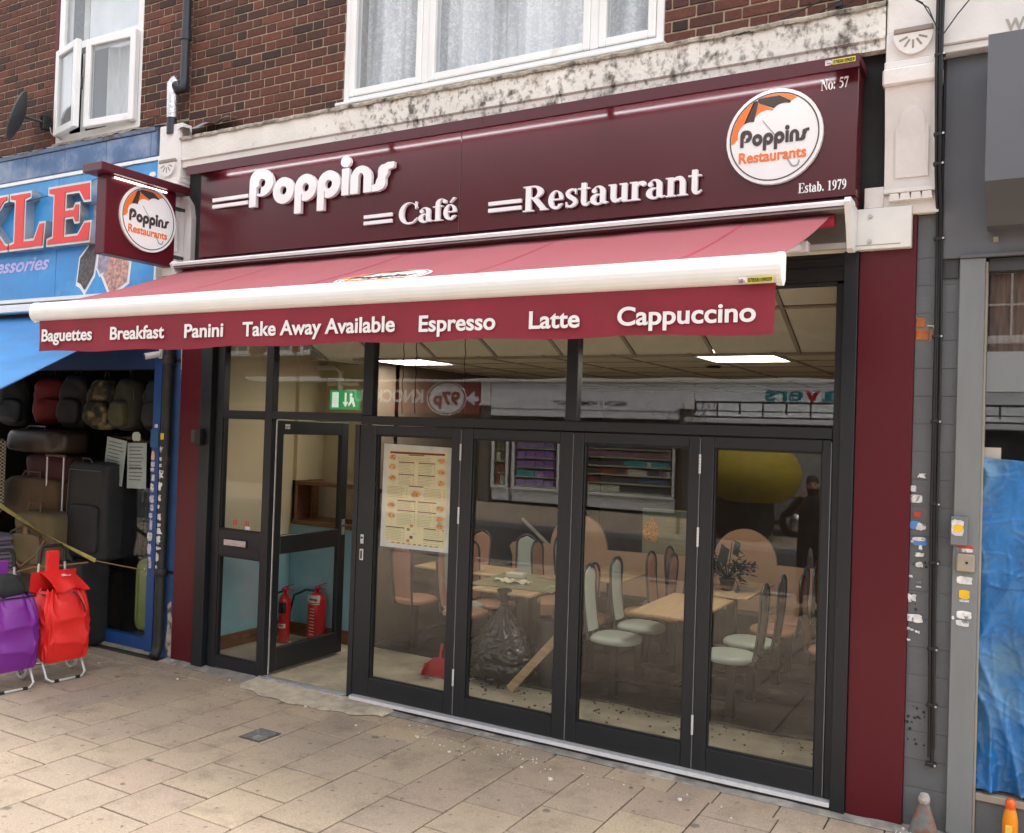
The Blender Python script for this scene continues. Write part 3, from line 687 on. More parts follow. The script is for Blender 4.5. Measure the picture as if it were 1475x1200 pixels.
b = MB(); b.grid(drape(-8.33, -8.22, .2, 4.80, 6.4, .02, 50, seed=1), 20, 6); b.build('cloth', mat('pale_cloth', (.7, .7, .66), rough=.9), cu)
b = MB(); b.grid(drape(-8.18, -7.22, .16, 5.70, 6.4, .004, 20), 30, 4); b.build('blind', mat('blind_white', (.8, .82, .82), rough=.9, var=.08, scale=4), cu)

# ------------------------------------------------------------------ satellite dish
t = thing('satellite_dish', 'dark grey oval satellite dish fixed low on the brick wall', 'satellite dish', (-8.5, -.1, 4.95))
DG_ = mat('dish_grey', (.07, .075, .08), rough=.5, var=.1)
Md = Matrix.Translation((-8.60, -.24, 4.99)) @ Vector((-.62, -.74, .30)).to_track_quat('Z', 'Y').to_matrix().to_4x4()
def dish(u, v): a = u*2*pi; r = v; return Md @ Vector((r*.20*math.cos(a), r*.25*math.sin(a), .055*r*r))
b = MB(); b.grid(dish, 32, 7, closeu=True)
b.grid(lambda u, v: Md @ Vector((.2*math.cos(u*2*pi)*(1+.02*v), .25*math.sin(u*2*pi)*(1+.02*v), .055-.012*v)), 32, 2, closeu=True); b.grid(lambda u, v: Md @ Vector((v*.204*math.cos(u*2*pi), v*.255*math.sin(u*2*pi), .055*v*v-.012)), 32, 7, closeu=True); b.build('reflector', DG_, t)
b = MB(); b.tube([(-8.58, -.22, 5.0), (-8.47, -.12, 4.97), (-8.44, -.0, 4.95)], .014); b.box(-8.50, -8.44, -.12, -.03, 4.90, 5.04, b=.006); b.tube([(-8.5, -.14, 5.03), (-8.46, -.06, 4.98), (-8.42, -.02, 5.0)], .006); b.build('bracket', BLK, t)
b = MB(); b.tube([Md @ Vector((0, -.25, .05)), Md @ Vector((0, -.28, .2)), Md @ Vector((0, -.2, .34))], .008); b.box(-.02, .02, -.2, -.15, .3, .4, M=Md); b.build('feed_arm', BLK, t)
b = MB(); b.tube([(-8.44, -.05, 4.93), (-8.4, -.06, 4.86), (-8.33, -.03, 4.82), (-8.28, -.03, 4.80)], .006, 6); b.build('cable', mat('grey_cable', (.3, .3, .3)), t)

# ------------------------------------------------------------------ rainwater pipes
PIPE = mat('pipe_black', (.022, .025, .032), rough=.45, var=.2, scale=6)
t = thing('drainpipe', 'dark square-clipped rainwater pipe running down the bricks to a foil elbow', 'drainpipe', (-6.5, -.08, 4.65))
b = MB(); b.tube([(-6.49, -.075, 7.0), (-6.49, -.075, 5.12), (-6.485, -.08, 5.02)], .038, 14); b.build('downpipe', PIPE, t)
b = MB(); b.tube([(-6.49, -.075, 5.42), (-6.49, -.075, 5.50)], .046, 14); b.tube([(-6.485, -.08, 5.06), (-6.49, -.09, 4.99), (-6.52, -.1, 4.985), (-6.56, -.105, 5.03)], [.043, .044, .044, .043], 14); b.build('socket', PIPE, t)
b = MB(); b.tube([(-6.545, -.10, 5.0), (-6.585, -.105, 5.07), (-6.60, -.105, 5.04), (-6.602, -.10, 4.95), (-6.60, -.10, 4.80), (-6.598, -.1, 4.74)], [.035, .046, .050, .049, .047, .046], 14)
b.build('foil_wrap', mat('foil', (.62, .62, .63), rough=.28, metal=.9, bump=1, bscale=40), t)
b = MB(); b.tube([(-6.6, -.1, 4.76), (-6.6, -.1, 4.60)], .043, 14); b.build('stub', PIPE, t)
t = thing('drainpipe', 'black cast iron downpipe covered in torn white stickers beside the blue shop', 'drainpipe', (-6.6, -.08, 0))
CAST = mat('cast_iron', (.018, .018, .018), rough=.5, var=.35, scale=14, bump=.5, dirt=(.12, .07, .04), dscale=5, dlo=.62, dhi=.75)
b = MB(); b.tube([(-6.575, -.055, 2.95), (-6.575, -.055, .12), (-6.575, -.065, .06), (-6.565, -.11, .02)], .044, 16); b.build('pipe', CAST, t)
for z, xa in ((2.58, -6.66), (.72, -6.64)):
    b = MB(); b.lathe([(.052, 0), (.056, .01), (.056, .06), (.050, .07)], (-6.575, -.055, z), 16); c_ = b.build('collar', CAST, t)
    b = MB(); b.box(xa, -6.48, -.012, -.001, z+.02, z+.045); b.build('strap', CAST, c_)
STK = [mat('sticker_white', (.72, .72, .72), rough=.6, var=.25, scale=30, dirt=(.2, .2, .22), dscale=25, dlo=.55, dhi=.6), mat('sticker_lilac', (.62, .6, .74), rough=.6, var=.15, scale=20, dirt=(.3, .3, .5), dscale=30, dlo=.55, dhi=.6), mat('sticker_yellow', (.85, .52, .02), rough=.6), mat('sticker_red', (.55, .06, .04), rough=.6, var=.1), mat('sticker_blue', (.10, .25, .6), rough=.6), mat('sticker_peach', (.7, .5, .36), rough=.6, var=.2)]
def ragged(cx, cz, w_, h_, tear):
    n = 14; pts = []
    for k in range(n):
        a = 2*pi*(k+.5)/n; ca, sa = math.cos(a), math.sin(a); q = 1/max(abs(ca), abs(sa)); q *= 1-tear*R.random()
        pts.append((cx+q*ca*w_/2, cz+q*sa*h_/2))
    return pts
z = 1.86
while z > .82:   # torn stickers wrapped on the pipe's front
    h = R.uniform(.03, .10); wd = R.uniform(.045, .075); cx = -6.578+R.uniform(-.010, .010)
    pts = ragged(cx, z-h/2, wd, h, .45); b = MB()
    n = len(pts); fp = lambda x, e: -.055-math.sqrt(max(1e-6, (.0455+e)**2-min(.042, abs(x+6.575))**2))
    cc = (cx, z-h/2); vs = [(cc[0], fp(cc[0], .001), cc[1])]+[(p[0], fp(p[0], .001), p[1]) for p in pts]
    mids = [((p[0]+cc[0])/2, fp((p[0]+cc[0])/2, .001), (p[1]+cc[1])/2) for p in pts]; vs += mids
    b.add(vs, [[0, n+1+k, n+1+(k+1) % n] for k in range(n)]+[[n+1+k, 1+k, 1+(k+1) % n, n+1+(k+1) % n] for k in range(n)])
    b.build('sticker', STK[0], t); z -= h+R.uniform(.0, .03)
b = MB(); b.grid(lambda u, v: (-6.575+.0465*math.sin(-.4+u*.9), -.055-.0465*math.cos(-.4+u*.9), 1.915+.055*v), 6, 2); b.build('sticker', STK[2], t, label='yellow square sticker')

# ------------------------------------------------------------------ cafe: maroon side panels, pilasters
for (x0, x1, z1, lab) in ((-6.45, -6.172, 3.42, 'narrow maroon cladding panel left of the cafe frontage'), (-.858, -.562, 3.40, 'wide glossy maroon cladding panel right of the folding doors')):
    t = thing('cladding_panel', lab, 'wall panel', ((x0+x1)/2, -.02, 0))
    b = MB(); b.box(x0, x1, -.022, .02, .012, z1, b=.003); b.build('panel', MAR, t)
    b = MB(); b.box(x0, x1, -.018, .02, .0, .0115, b=0); b.build('bottom_edge', MARD, t)

# ------------------------------------------------------------------ shopfront frame and glazing
sf = thing('shopfront', 'dark grey aluminium cafe shopfront frame with tall upper panes and sidelight', 'shopfront', (-3.5, 0, 0))
def bar(par, x0, x1, z0, z1, y0=-.0, y1=.07, name='frame_bar', m=None, b=.003):
    q = MB(); q.box(x0, x1, y0, y1, z0, z1, b=b); return q.build(name, m or FR, par)
bar(sf, -6.170, -6.043, .004, 3.18, -.045, .07, 'jamb'); bar(sf, -.938, -.860, .004, 3.18, -.045, .07, 'jamb')
bar(sf, -6.0425, -6.02, .01, 3.05, .01, .09, 'jamb', BLK)
bar(sf, -6.0195, -5.940, .012, 3.02, .0); bar(sf, -5.455, -5.375, .012, 3.02, .0)
bar(sf, -4.482, -4.437, .02, 2.10, -.02, .07); bar(sf, -4.437, -4.342, 2.172, 3.02, .0); bar(sf, -2.703, -2.617, 2.172, 3.02, -.002)
bar(sf, -.983, -.9385, .03, 3.02, .0)
bar(sf, -4.436, -.984, 2.105, 2.1715, -.004, .075, 'transom'); bar(sf, -5.939, -5.456, 2.128, 2.188, 0, .07, 'transom'); bar(sf, -5.374, -4.4375, 2.125, 2.188, 0, .07, 'transom')
bar(sf, -5.939, -5.456, .962, 1.182, .004, .06, 'mid_panel'); bar(sf, -5.939, -5.456, .02, .115, .002, .07, 'bottom_rail')
bar(sf, -6.02, -.94, 3.02, 3.20, -.01, .09, 'head_box', BLK); bar(sf, -6.02, -.94, 3.0, 3.0195, .0, .07, 'head_rail', BLK)
bar(sf, -6.10, -.87, 3.205, 3.42, -.02, .09, 'dark_void_fill', BLK); bar(sf, -6.02, -.94, 3.08, 3.10, -.018, -.011, 'box_groove', FR); bar(sf, -6.02, -.94, 3.14, 3.15, -.018, -.011, 'box_groove', FR)  # solid black box stands in for the shaded void above the head
def pane(par, x0, x1, z0, z1, y=.03, m=None):
    q = MB(); q.box(x0-.004, x1+.004, y, y+.006, z0-.004, z1+.004, b=0); return q.build('glass_pane', m or SPOT, par)
pane(sf, -5.939, -5.456, 2.189, 3.0, m=DGL); pane(sf, -5.374, -4.438, 2.189, 3.0); pane(sf, -4.341, -2.704, 2.173, 3.0); pane(sf, -2.616, -.984, 2.173, 3.0)
pane(sf, -5.939, -5.456, 1.183, 2.127, m=DGL); pane(sf, -5.939, -5.456, .116, .961, m=DGL)
for x0, x1, z0, z1 in ((-5.94, -5.455, 1.182, 2.128), (-5.94, -5.455, .115, .962)):
    q = MB(); frame_rect(q, x0, x1, z0, z1, .012, .012, .03, b=.002); q.build('glazing_bead', BLK, sf)
# letter box
q = MB(); q.box(-5.872, -5.602, -.006, .003, 1.045, 1.112, b=.004); lb = q.build('letter_box', BLK, sf)
q = MB(); q.box(-5.862, -5.612, -.011, -.0065, 1.054, 1.103, b=.003); q.build('flap', ALU, lb)
# little stickers on the sidelight glass
for i, x in enumerate((-5.80, -5.665)):
    q = MB(); 
    for k in range(3): q.box(x+k*.018, x+k*.018+.010, .026, .0285, 1.225, 1.275-.008*abs(k-1), b=0)
    q.build('hygiene_sticker', STK[3], sf)
q = MB(); q.box(-5.66, -5.60, .026, .0285, 1.192, 1.222, b=0); q.build('hygiene_sticker', STK[1], sf)
# grey door sensor box on the left jamb
q = MB(); q.box(-6.235, -6.165, -.075, -.046, 1.905, 2.01, b=.004); q.build('sensor_plate', mat('grey_plate', (.06, .065, .07), rough=.5), sf)
q = MB(); q.box(-6.165, -6.10, -.10, -.046, 1.88, 2.02, b=.006); q.build('sensor_box', BLK, sf)
# metal bottom track
tr = thing('door_track', 'bright silver floor track along the foot of the folding doors', 'door track', (-2.7, -.03, .02))
q = MB(); q.box(-4.482, -.94, -.045, .07, .010, .026, b=.002); q.build('base', BLK, tr)
q = MB(); q.prism([(-.052, .0265), (-.046, .050), (-.008, .056), (-.008, .0265)], -4.43, -.94, 'x'); q.build('rail', mat('bright_aluminium', (.72, .73, .76), rough=.4, metal=.5, var=.06, scale=30), tr)
q = MB(); q.box(-5.40, -4.50, -.05, .05, .012, .030, b=.003); q.box(-5.40, -4.50, -.02, -.008, .0305, .036, b=.001); q.box(-5.40, -4.50, .012, .02, .0305, .036, b=.001)
tag(q.build('door_threshold', ALU, None), 'silver grooved threshold strip under the open entrance door', 'threshold')

# folding doors
LEAFS = [(-4.436, -3.5165, .10), (-3.5125, -2.6275, .085), (-2.6235, -1.7595, .075), (-1.7555, -.985, .085)]
labs = ['first folding glass door leaf from the left, menu poster taped inside its glass', 'second folding glass door leaf, black rubbish bag seen behind it', 'third folding glass door leaf, pale wooden table seen behind it', 'fourth folding glass door leaf beside the wide maroon panel']
for i, (x0, x1, wl_) in enumerate(LEAFS):
    t = thing('folding_door', labs[i], 'door', ((x0+x1)/2, 0, .05), 'folding doors across the cafe front')
    z0, z1 = .058, 2.100
    gx0, gx1 = {0: (-4.282, -3.597), 1: (-3.42, -2.728), 2: (-2.553, -1.830), 3: (-1.673, -1.035)}[i]
    gz0, gz1 = .20, 2.028
    for nm, a in (('stile', (x0, gx0, z0, z1)), ('stile', (gx1, x1, z0, z1)), ('rail', (gx0+.0002, gx1-.0002, z0, gz0)), ('rail', (gx0+.0002, gx1-.0002, gz1, z1))):
        q = MB(); yy = -.014 if nm == 'stile' else -.012; q.box(a[0], a[1], yy, .055, a[2], a[3], b=.004); q.build(nm, FR, t)
    q = MB(); frame_rect(q, gx0, gx1, gz0, gz1, .010, .002, .022, b=.002); q.build('glazing_gasket', BLK, t)
    q = MB(); q.box(gx0-.003, gx1+.003, .0225, .0285, gz0-.003, gz1+.003, b=0); q.build('glass_pane', SPOT, t)
    if i in (0, 2):
        for z in (1.93, 1.48, .33):
            q = MB()
            for k in range(6): q.tube([(x1+.002, -.020, z-.06+k*.02), (x1+.002, -.020, z-.06+k*.02+.018)], .0075, 8)
            q.build('hinge', mat('hinge_white', (.7, .7, .7), rough=.35), t)
    q = MB(); q.box(x1-.0015, x1+.0015, -.016, .0, z0+.01, z1-.01, b=0); q.build('seal', mat('seal_grey', (.25, .26, .28), rough=.6), t)
    if i == 0:
        q = MB(); q.box(-4.395, -4.365, -.020, -.0145, 1.20, 1.27, b=.010); e = q.build('lock_plate', ALU, t)
        q = MB(); q.tube([(-4.38, -.0205, 1.245), (-4.38, -.024, 1.245)], .009, 12); q.build('keyhole', BLK, e)
        q = MB(); q.box(-4.397, -4.363, -.022, -.0145, 1.075, 1.16, b=.005); e = q.build('flush_handle', ALU, t)
        q = MB(); q.box(-4.388, -4.372, -.0225, -.0221, 1.087, 1.148, b=0); q.build('recess', BLK, e)
# entrance door, open inwards
dr = thing('entrance_door', 'dark grey glazed entrance door standing wide open into the cafe', 'door', (-5.40, .07, .03))
def dbox(y0, y1, z0, z1, nm, m=FR, x0=-5.44, x1=-5.39, par=None):
    q = MB(); q.box(x0, x1, y0, y1, z0, z1, b=.004); return q.build(nm, m, par or dr)
DK = mat('door_black', (.018, .02, .023), rough=.4)
dbox(.075, .165, .035, 2.115, 'stile', DK); dbox(.90, .99, .035, 2.115, 'stile', DK); dbox(.1655, .8995, .035, .22, 'rail', DK); dbox(.1655, .8995, 1.0, 1.155, 'rail', DK); dbox(.1655, .8995, 2.0, 2.115, 'rail', DK)
for z0, z1 in ((.221, .999), (1.156, 1.999)):
    q = MB(); q.box(-5.418, -5.412, .163, .902, z0-.002, z1+.002, b=0); q.build('glass_pane', DGL, dr)
dbox(.055, .074, .03, 2.12, 'hinge_profile', ALU, -5.385, -5.372); dbox(.055, .074, .03, 2.12, 'hinge_profile', ALU, -5.402, -5.392)
h = dbox(.93, .97, 1.10, 1.24, 'lock_plate', ALU, -5.389, -5.383)
q = MB(); q.tube([(-5.383, .95, 1.19), (-5.345, .95, 1.19), (-5.335, .93, 1.19), (-5.335, .85, 1.19)], .009, 10); q.build('lever_handle', DSTEEL, dr)
q = MB(); q.box(-5.389, -5.387, .175, .23, 2.045, 2.06, b=0); q.box(-5.389, -5.387, .175, .23, 2.065, 2.085, b=0); q.build('door_sticker', STK[0], dr)
# menu poster inside leaf 1
mp = thing('menu_poster', 'large cream laminated menu poster with little food pictures, taped behind the first folding leaf', 'menu', (-3.93, .04, 1.2))
sh = .0
q = MB(); q.prism([(-4.245, 1.190), (-3.62, 1.195), (-3.615, 1.955), (-4.238, 1.965)], .032, .036, 'y'); q.build('plastic_sleeve', mat('laminate', (.85, .85, .82), rough=.3), mp)
q = MB(); q.prism([(-4.205, 1.225), (-3.655, 1.228), (-3.652, 1.922), (-4.200, 1.930)], .0302, .0318, 'y')
q.build('sheet', mat('menu_paper', (.97, .86, .52), rough=.6, var=.05), mp)
INK = mat('menu_ink', (.22, .05, .05), rough=.7); GREYI = mat('menu_grey', (.38, .38, .22), rough=.8); FOOD = mat('menu_food', (.68, .34, .09), rough=.7, var=.5, scale=60); PLATE = mat('menu_plate', (.85, .78, .6), rough=.6)
def mrect(x0, x1, z0, z1, m, nm='print', y=.0292):
    q = MB(); q.box(x0, x1, y, y+.0008, z0, z1, b=0); return q.build(nm, m, mp)
mx = lambda u: -4.203+u*.55; mz = lambda v: 1.228+v*.698
qi = MB(); qg = MB(); 
def hd(u0, u1, v, h=.010): qi.box(mx(u0), mx(u1), .0290, .0300, mz(v)-h*.5*.7, mz(v)+h*.5*.7, b=0)
hd(.05, .95, .965, .022); hd(.36, .62, .945)
for v in (.865, .735): hd(.20, .46, v); hd(.53, .80, v)
hd(.38, .62, .615)
for v in (.455, .350): hd(.20, .50, v); hd(.54, .84, v)
hd(.02, .33, .165); hd(.65, .97, .18); hd(.65, .97, .065)
def lines(u0, u1, v0, v1, n):
    for k in range(n):
        v = v0+(v1-v0)*k/max(1, n-1); e = u1-R.uniform(0, .06)*(u1-u0)/.3
        a = u0
        while a < e-.02:
            ww = R.uniform(.015, .05); qg.box(mx(a), mx(min(a+ww, e-.03)), .0291, .03005, mz(v)-.0013, mz(v)+.0013, b=0); a += ww+.008
        qg.box(mx(u1-.018), mx(u1), .0291, .03005, mz(v)-.0013, mz(v)+.0013, b=0)
for u0, u1, v0, v1, n in ((.18, .84, .92, .885, 3), (.20, .46, .85, .755, 7), (.53, .80, .85, .755, 7), (.20, .46, .72, .63, 7), (.53, .80, .72, .63, 7), (.02, .36, .60, .49, 8), (.64, .97, .60, .49, 8), (.20, .50, .44, .37, 5), (.54, .80, .44, .37, 5), (.20, .50, .335, .20, 9), (.54, .82, .335, .20, 9), (.02, .33, .15, .03, 8), (.65, .97, .165, .085, 5), (.65, .97, .05, -.0, 3)): lines(u0, u1, v0, v1, n)
qi.build('print_heading', INK, mp, kind='stuff'); qg.build('print_text', GREYI, mp, kind='stuff')
for u, v in ((.10, .915), (.10, .81), (.10, .69), (.90, .895), (.90, .78), (.90, .665), (.50, .53), (.10, .40), (.10, .29), (.90, .40), (.90, .29), (.90, .215)):
    s = 1.6 if u == .5 else 1.25
    q = MB(); q.prism([(mx(u)+.040*s*math.cos(a*pi/8), mz(v)+.024*s*math.sin(a*pi/8)) for a in range(16)], .0288, .0301, 'y'); o = q.build('picture_plate', PLATE, mp)
    q = MB(); q.prism([(mx(u)+.028*s*math.cos(a*pi/5)*R.uniform(.75, 1.1), mz(v)+.016*s*math.sin(a*pi/5)*R.uniform(.75, 1.1)) for a in range(10)], .0283, .0287, 'y'); q.build('picture_food', FOOD, o)
for k in range(5): mrect(mx(.37+.05*(k % 3)), mx(.42+.05*(k % 3)), mz(.02+.04*k), mz(.05+.04*k), [FOOD, INK, PLATE, GREYI, FOOD][k])
for k in range(9): mrect(mx(.12+.09*k), mx(.17+.09*k), mz(-.005), mz(.008), FOOD)

# ------------------------------------------------------------------ cafe fascia sign
fs = thing('fascia_sign', 'long maroon cafe fascia sign reading Poppins Cafe Restaurant with round umbrella logo', 'shop sign', (-3.5, -.2, 3.46))
FASC = mat('fascia_maroon', (.080, .010, .016), rough=.20, var=.04, scale=1, rvar=.03)
# two joined aluminium trays
for x0, x1 in ((-6.082, -3.476), (-3.474, -.860)):
    q = MB(); q.box(x0, x1, -.20, -.02, 3.460, 4.167, b=.003); q.build('sign_panel', FASC, fs)
for x0, x1 in ((-6.135, -3.24), (-3.238, -.842)):
    q = MB(); q.prism([(-.31, 4.130), (-.31, 4.202), (-.02, 4.215), (-.02, 4.168), (-.302, 4.168), (-.302, 4.130)], x0, x1, 'x'); q.build('canopy', MARD, fs)
q = MB(); q.box(-6.08, -.865, -.17, -.02, 3.40, 3.459, b=.004); q.build('bottom_return', MARD, fs)
LED = mat('led_tube', (.9, .9, .85), rough=.4, emit=(.95, .98, 1, 7.0))
for x0, x1 in ((-5.86, -4.17), (-4.12, -2.41), (-2.36, -1.0)):
    q = MB(); q.tube([(x0, -.282, 4.155), (x1, -.282, 4.155)], .0055, 8); l = q.build('led_tube', LED, fs)
    q = MB(); q.box(x0-.03, x0-.002, -.295, -.27, 4.146, 4.1675, b=.003); q.build('tube_holder', MARD, l); q = MB(); q.box(x1+.002, x1+.03, -.295, -.27, 4.146, 4.1675, b=.003); q.build('tube_holder', MARD, l)
YF = -.20
def tf(x, z, th=.03, gap=.012): return face_front(x, YF-gap-th/2, z, fs)
words('Poppins', 'd', .292, 1.435, tf(-5.470, 3.812), fs, LETW, thick=.03)
words('Caf\u00e9', 's', .150, .505, tf(-3.975, 3.548), fs, LETW, thick=.022)
words('Restaurant', 's', .167, 1.222, tf(-2.948, 3.546), fs, LETW, thick=.022)
for x0, x1, zt, h, g in ((-5.906, -5.497, 3.930, .030, .024), (-4.300, -4.040, 3.646, .026, .020), (-3.222, -2.965, 3.640, .026, .020)):
    for k in range(2):
        z1 = zt-k*(h+g)
        q = MB(); q.box(x0, x1, YF-.030, YF-.010, z1-h, z1, b=.002); q.build('sign_bar', LETW, fs)
words('No: 57', 's', .060, .150, face_front(-1.062, YF-.003, 4.066, fs), fs, LETW, thick=.004, name='lettering', joined=True)
words('Estab. 1979', 's', .056, .262, face_front(-1.170, YF-.003, 3.497, fs), fs, LETW, thick=.004, name='lettering', joined=True)
# phone-number stickers of the sign maker
def maker_sticker(par, x, z, y, wd, sc_=1.):
    q = MB(); q.box(x, x+wd*.24, y-.0012, y, z, z+.026*sc_, b=0); a = q.build('maker_sticker', STK[0], par)
    q = MB(); q.box(x+wd*.25, x+wd, y-.0012, y, z, z+.026*sc_, b=0); a = q.build('maker_sticker', mat('sticker_lime', (.75, .68, .05), rough=.5), par)
    sans('07858109059', wd*.7, .019*sc_, face_front(x+wd*.275, y-.002, z+.004*sc_, par), par, BLK, .001, bold=.03)
    sans('am', wd*.14, .010*sc_, face_front(x+wd*.05, y-.002, z+.006*sc_, par), par, STK[3], .001, bold=.03)
maker_sticker(fs, -1.02, 4.160, -.311, .158, 1.1)

# round umbrella logo
ORG = mat('logo_orange', (.80, .19, .03), rough=.45, var=.03); BRN = mat('logo_brown', (.055, .038, .036), rough=.45, var=.03); GRL = mat('logo_grey', (.35, .35, .36), rough=.5); DISC = mat('logo_disc', (.84, .84, .83), rough=.35, var=.02)
def logo(T, par, disc=.03, squash=1.):
    """T: plane matrix at the disc centre, unit radius; layers a hair apart"""
    S = lambda z: T @ Matrix.Translation((0, 0, z))
    root = shape(ell(0, 0, 1, 1), S(disc/2), par, DISC, disc, 'logo_disc', h=.03)
    z = disc+.0011
    k = rootloc  # noqa
    shape(sub(ell(0, 0, .93, .93), ell(0, 0, .905, .905)), S(z), root, BRN, .0015, 'logo_ring', h=.0125)
    # canopy: big dome from lower left to upper right, scalloped underneath
    dome = ell(.0, .0, .895, .895)
    apex = (-.36, .60)
    scal = un(ell(.10, -.02, .99, .80) if False else ell(-.50, .10, .26, .27), ell(-.155, .36, .26, .22), ell(.20, .50, .24, .18), ell(.52, .60, .22, .16), poly([(-.78, .02), (.75, .62), (.9, 0), (.4, -.9), (-.5, -.9), (-.95, -.2)]))
    can = it(sub(dome, scal), poly([(-.98, -.12), (-.78, -.02), (.80, .60), (.62, .90), (-.2, 1.1), (-1.0, .6)]))
    seg = {'o1': [(-.98, -.2), (-.72, -.02), (-.62, .32), (-.40, .80), (-.75, .75), (-1.1, .3)],
           'b1': [(-.72, -.06), (-.40, .10), (-.42, .36), (-.33, .78), (-.42, .82), (-.63, .34)],
           'o2': [(-.40, .10), (-.02, .40), (.04, .55), (-.33, .74), (-.43, .36)],
           'b2': [(.05, .45), (.38, .52), (.42, .66), (.1, .85), (-.36, .84), (-.32, .74), (.06, .56)],
           'o3': [(.38, .52), (.86, .66), (.6, .95), (-.2, 1.1), (-.36, .845), (.1, .86), (.43, .665)]}
    for nm, pts in seg.items(): shape(it(can, poly(pts)), S(z), root, ORG if nm[0] == 'o' else BRN, .0015, 'umbrella_panel', h=.0125)
    shape(poly([(-.245, .36), (-.225, .37), (.04, .03), (.015, .02)]), S(z), root, GRL, .0015, 'umbrella_stick', h=.0125)
    shape(stroke([(.23, -.38), (.33, -.56), (.40, -.66), (.50, -.66), (.54, -.56)], [.03, .035, .04, .04, .03]), S(z), root, GRL, .0015, 'umbrella_handle', h=.0125)
    Tt = S(z+.001) @ Matrix.Translation((-.70, -.16, 0))
    o = words('Poppins', 'd', .36, 1.42, Tt, root, BRN, thick=.002, joined=True, name='lettering')
    sans('Restaurants', 1.40, .25, S(z+.001) @ Matrix.Translation((-.72, -.50, 0)), root, ORG, .002, bold=.022)
    return root
logo(face_front(-1.312, YF, 3.834, fs) @ Matrix.Diagonal((.274, .274, 1, 1)), fs, disc=.028)

# ------------------------------------------------------------------ projecting sign
ps = thing('projecting_sign', 'small maroon box sign with round umbrella logo sticking out from the cafe pilaster', 'shop sign', (-6.46, -.5, 3.40))
q = MB(); q.box(-6.52, -6.40, -.86, -.185, 3.398, 4.030, b=.005); q.build('box', MAR, ps)
q = MB(); q.box(-6.575, -6.335, -.955, -.085, 4.0305, 4.098, b=.005); q.build('canopy', MARD, ps)
q = MB(); q.tube([(-6.385, -.80, 4.012), (-6.385, -.30, 4.012)], .0065, 8); q.tube([(-6.535, -.80, 4.012), (-6.535, -.30, 4.012)], .0065, 8); q.build('led_tube', mat('led_tube_small', (.9, .9, .85), emit=(1, .97, .9, 2.0)), ps)
q = MB(); q.tube([(-6.46, -.185, 3.92), (-6.46, .0, 3.92)], .018); q.tube([(-6.46, -.185, 3.5), (-6.46, .0, 3.5)], .018); q.box(-6.5, -6.42, -.02, .0, 3.45, 3.98); q.build('bracket', DSTEEL, ps)
logo(face_right(-6.40, -.468, 3.748, ps) @ Matrix.Diagonal((.272, .272, 1, 1)), ps, disc=.02)
logo(face_left(-6.52, -.468, 3.748, ps) @ Matrix.Diagonal((.272, .272, 1, 1)), ps, disc=.02)

# ------------------------------------------------------------------ awning
aw = thing('awning', 'big red retractable awning with white front bar and drinks named on its valance', 'awning', (-3.6, -.7, 3.0))
FAB = mat('awning_fabric', (.29, .028, .046), rough=.85, var=.06, scale=2.5, bump=.15, bscale=300, sheen=.2)
VAL = mat('valance_fabric', (.23, .018, .034), rough=.85, var=.10, scale=3, bump=.15, bscale=300)
XL, XR = -6.235, -.985
y0, z0_, y1, z1_ = -.215, 3.352, -1.415, 2.902
def fabz(v, u=0): return z0_+(z1_-z0_)*v-.018*math.sin(pi*v)
def fab(u, v):
    x = XL+(XR-XL)*u; return (x, y0+(y1-y0)*v, fabz(v)-.004*math.sin(pi*v)*math.sin(x*5.1)-.002*math.sin(x*13))
q = MB(); q.grid(fab, 120, 14)
q.grid(lambda u, v: (lambda p: (p[0], p[1], p[2]-.0015))(fab(u, v)), 120, 14); q.build('fabric', FAB, aw)
for x in (-5.05, -3.85, -2.66, -1.47):   # seams
    q = MB(); q.grid(lambda u, v: (lambda p: (x-.008+u*.016, p[1], p[2]+.0022))(fab((x-XL)/(XR-XL), v)), 2, 14); q.build('seam', mat('seam_red', (.42, .035, .07), rough=.85), aw)
q = MB(); q.tube([(XL-.01, -.20, 3.325), (XR+.02, -.20, 3.325)], .036, 20); q.build('roller', mat('roller_red', (.40, .035, .07), rough=.85), aw)
# front bar, half-round nose
bp = [(-1.405, 2.80), (-1.405, 2.905), (-1.425, 2.915)]
for k in range(11):
    a = pi*.5-k/10*pi*.93; bp.append((-1.445-.050*math.cos(a), 2.845+.068*math.sin(a)))
bp += [(-1.455, 2.772), (-1.43, 2.772)]
q = MB(); q.prism(bp, -6.31, -.968, 'x'); fbm = q.build('front_bar', WHT, aw)
q = MB(); sc1 = [(-1.4475+(p[0]+1.4475)*1.06, 2.845+(p[1]-2.845)*1.05) for p in bp]; q.prism(sc1, -.9678, -.945, 'x'); q.build('end_cap', WHT, aw); q = MB(); q.prism(sc1, -6.333, -6.3102, 'x'); q.build('end_cap', WHT, aw)
maker_sticker(aw, -1.128, 2.778, -1.4905, .150, 1.0)
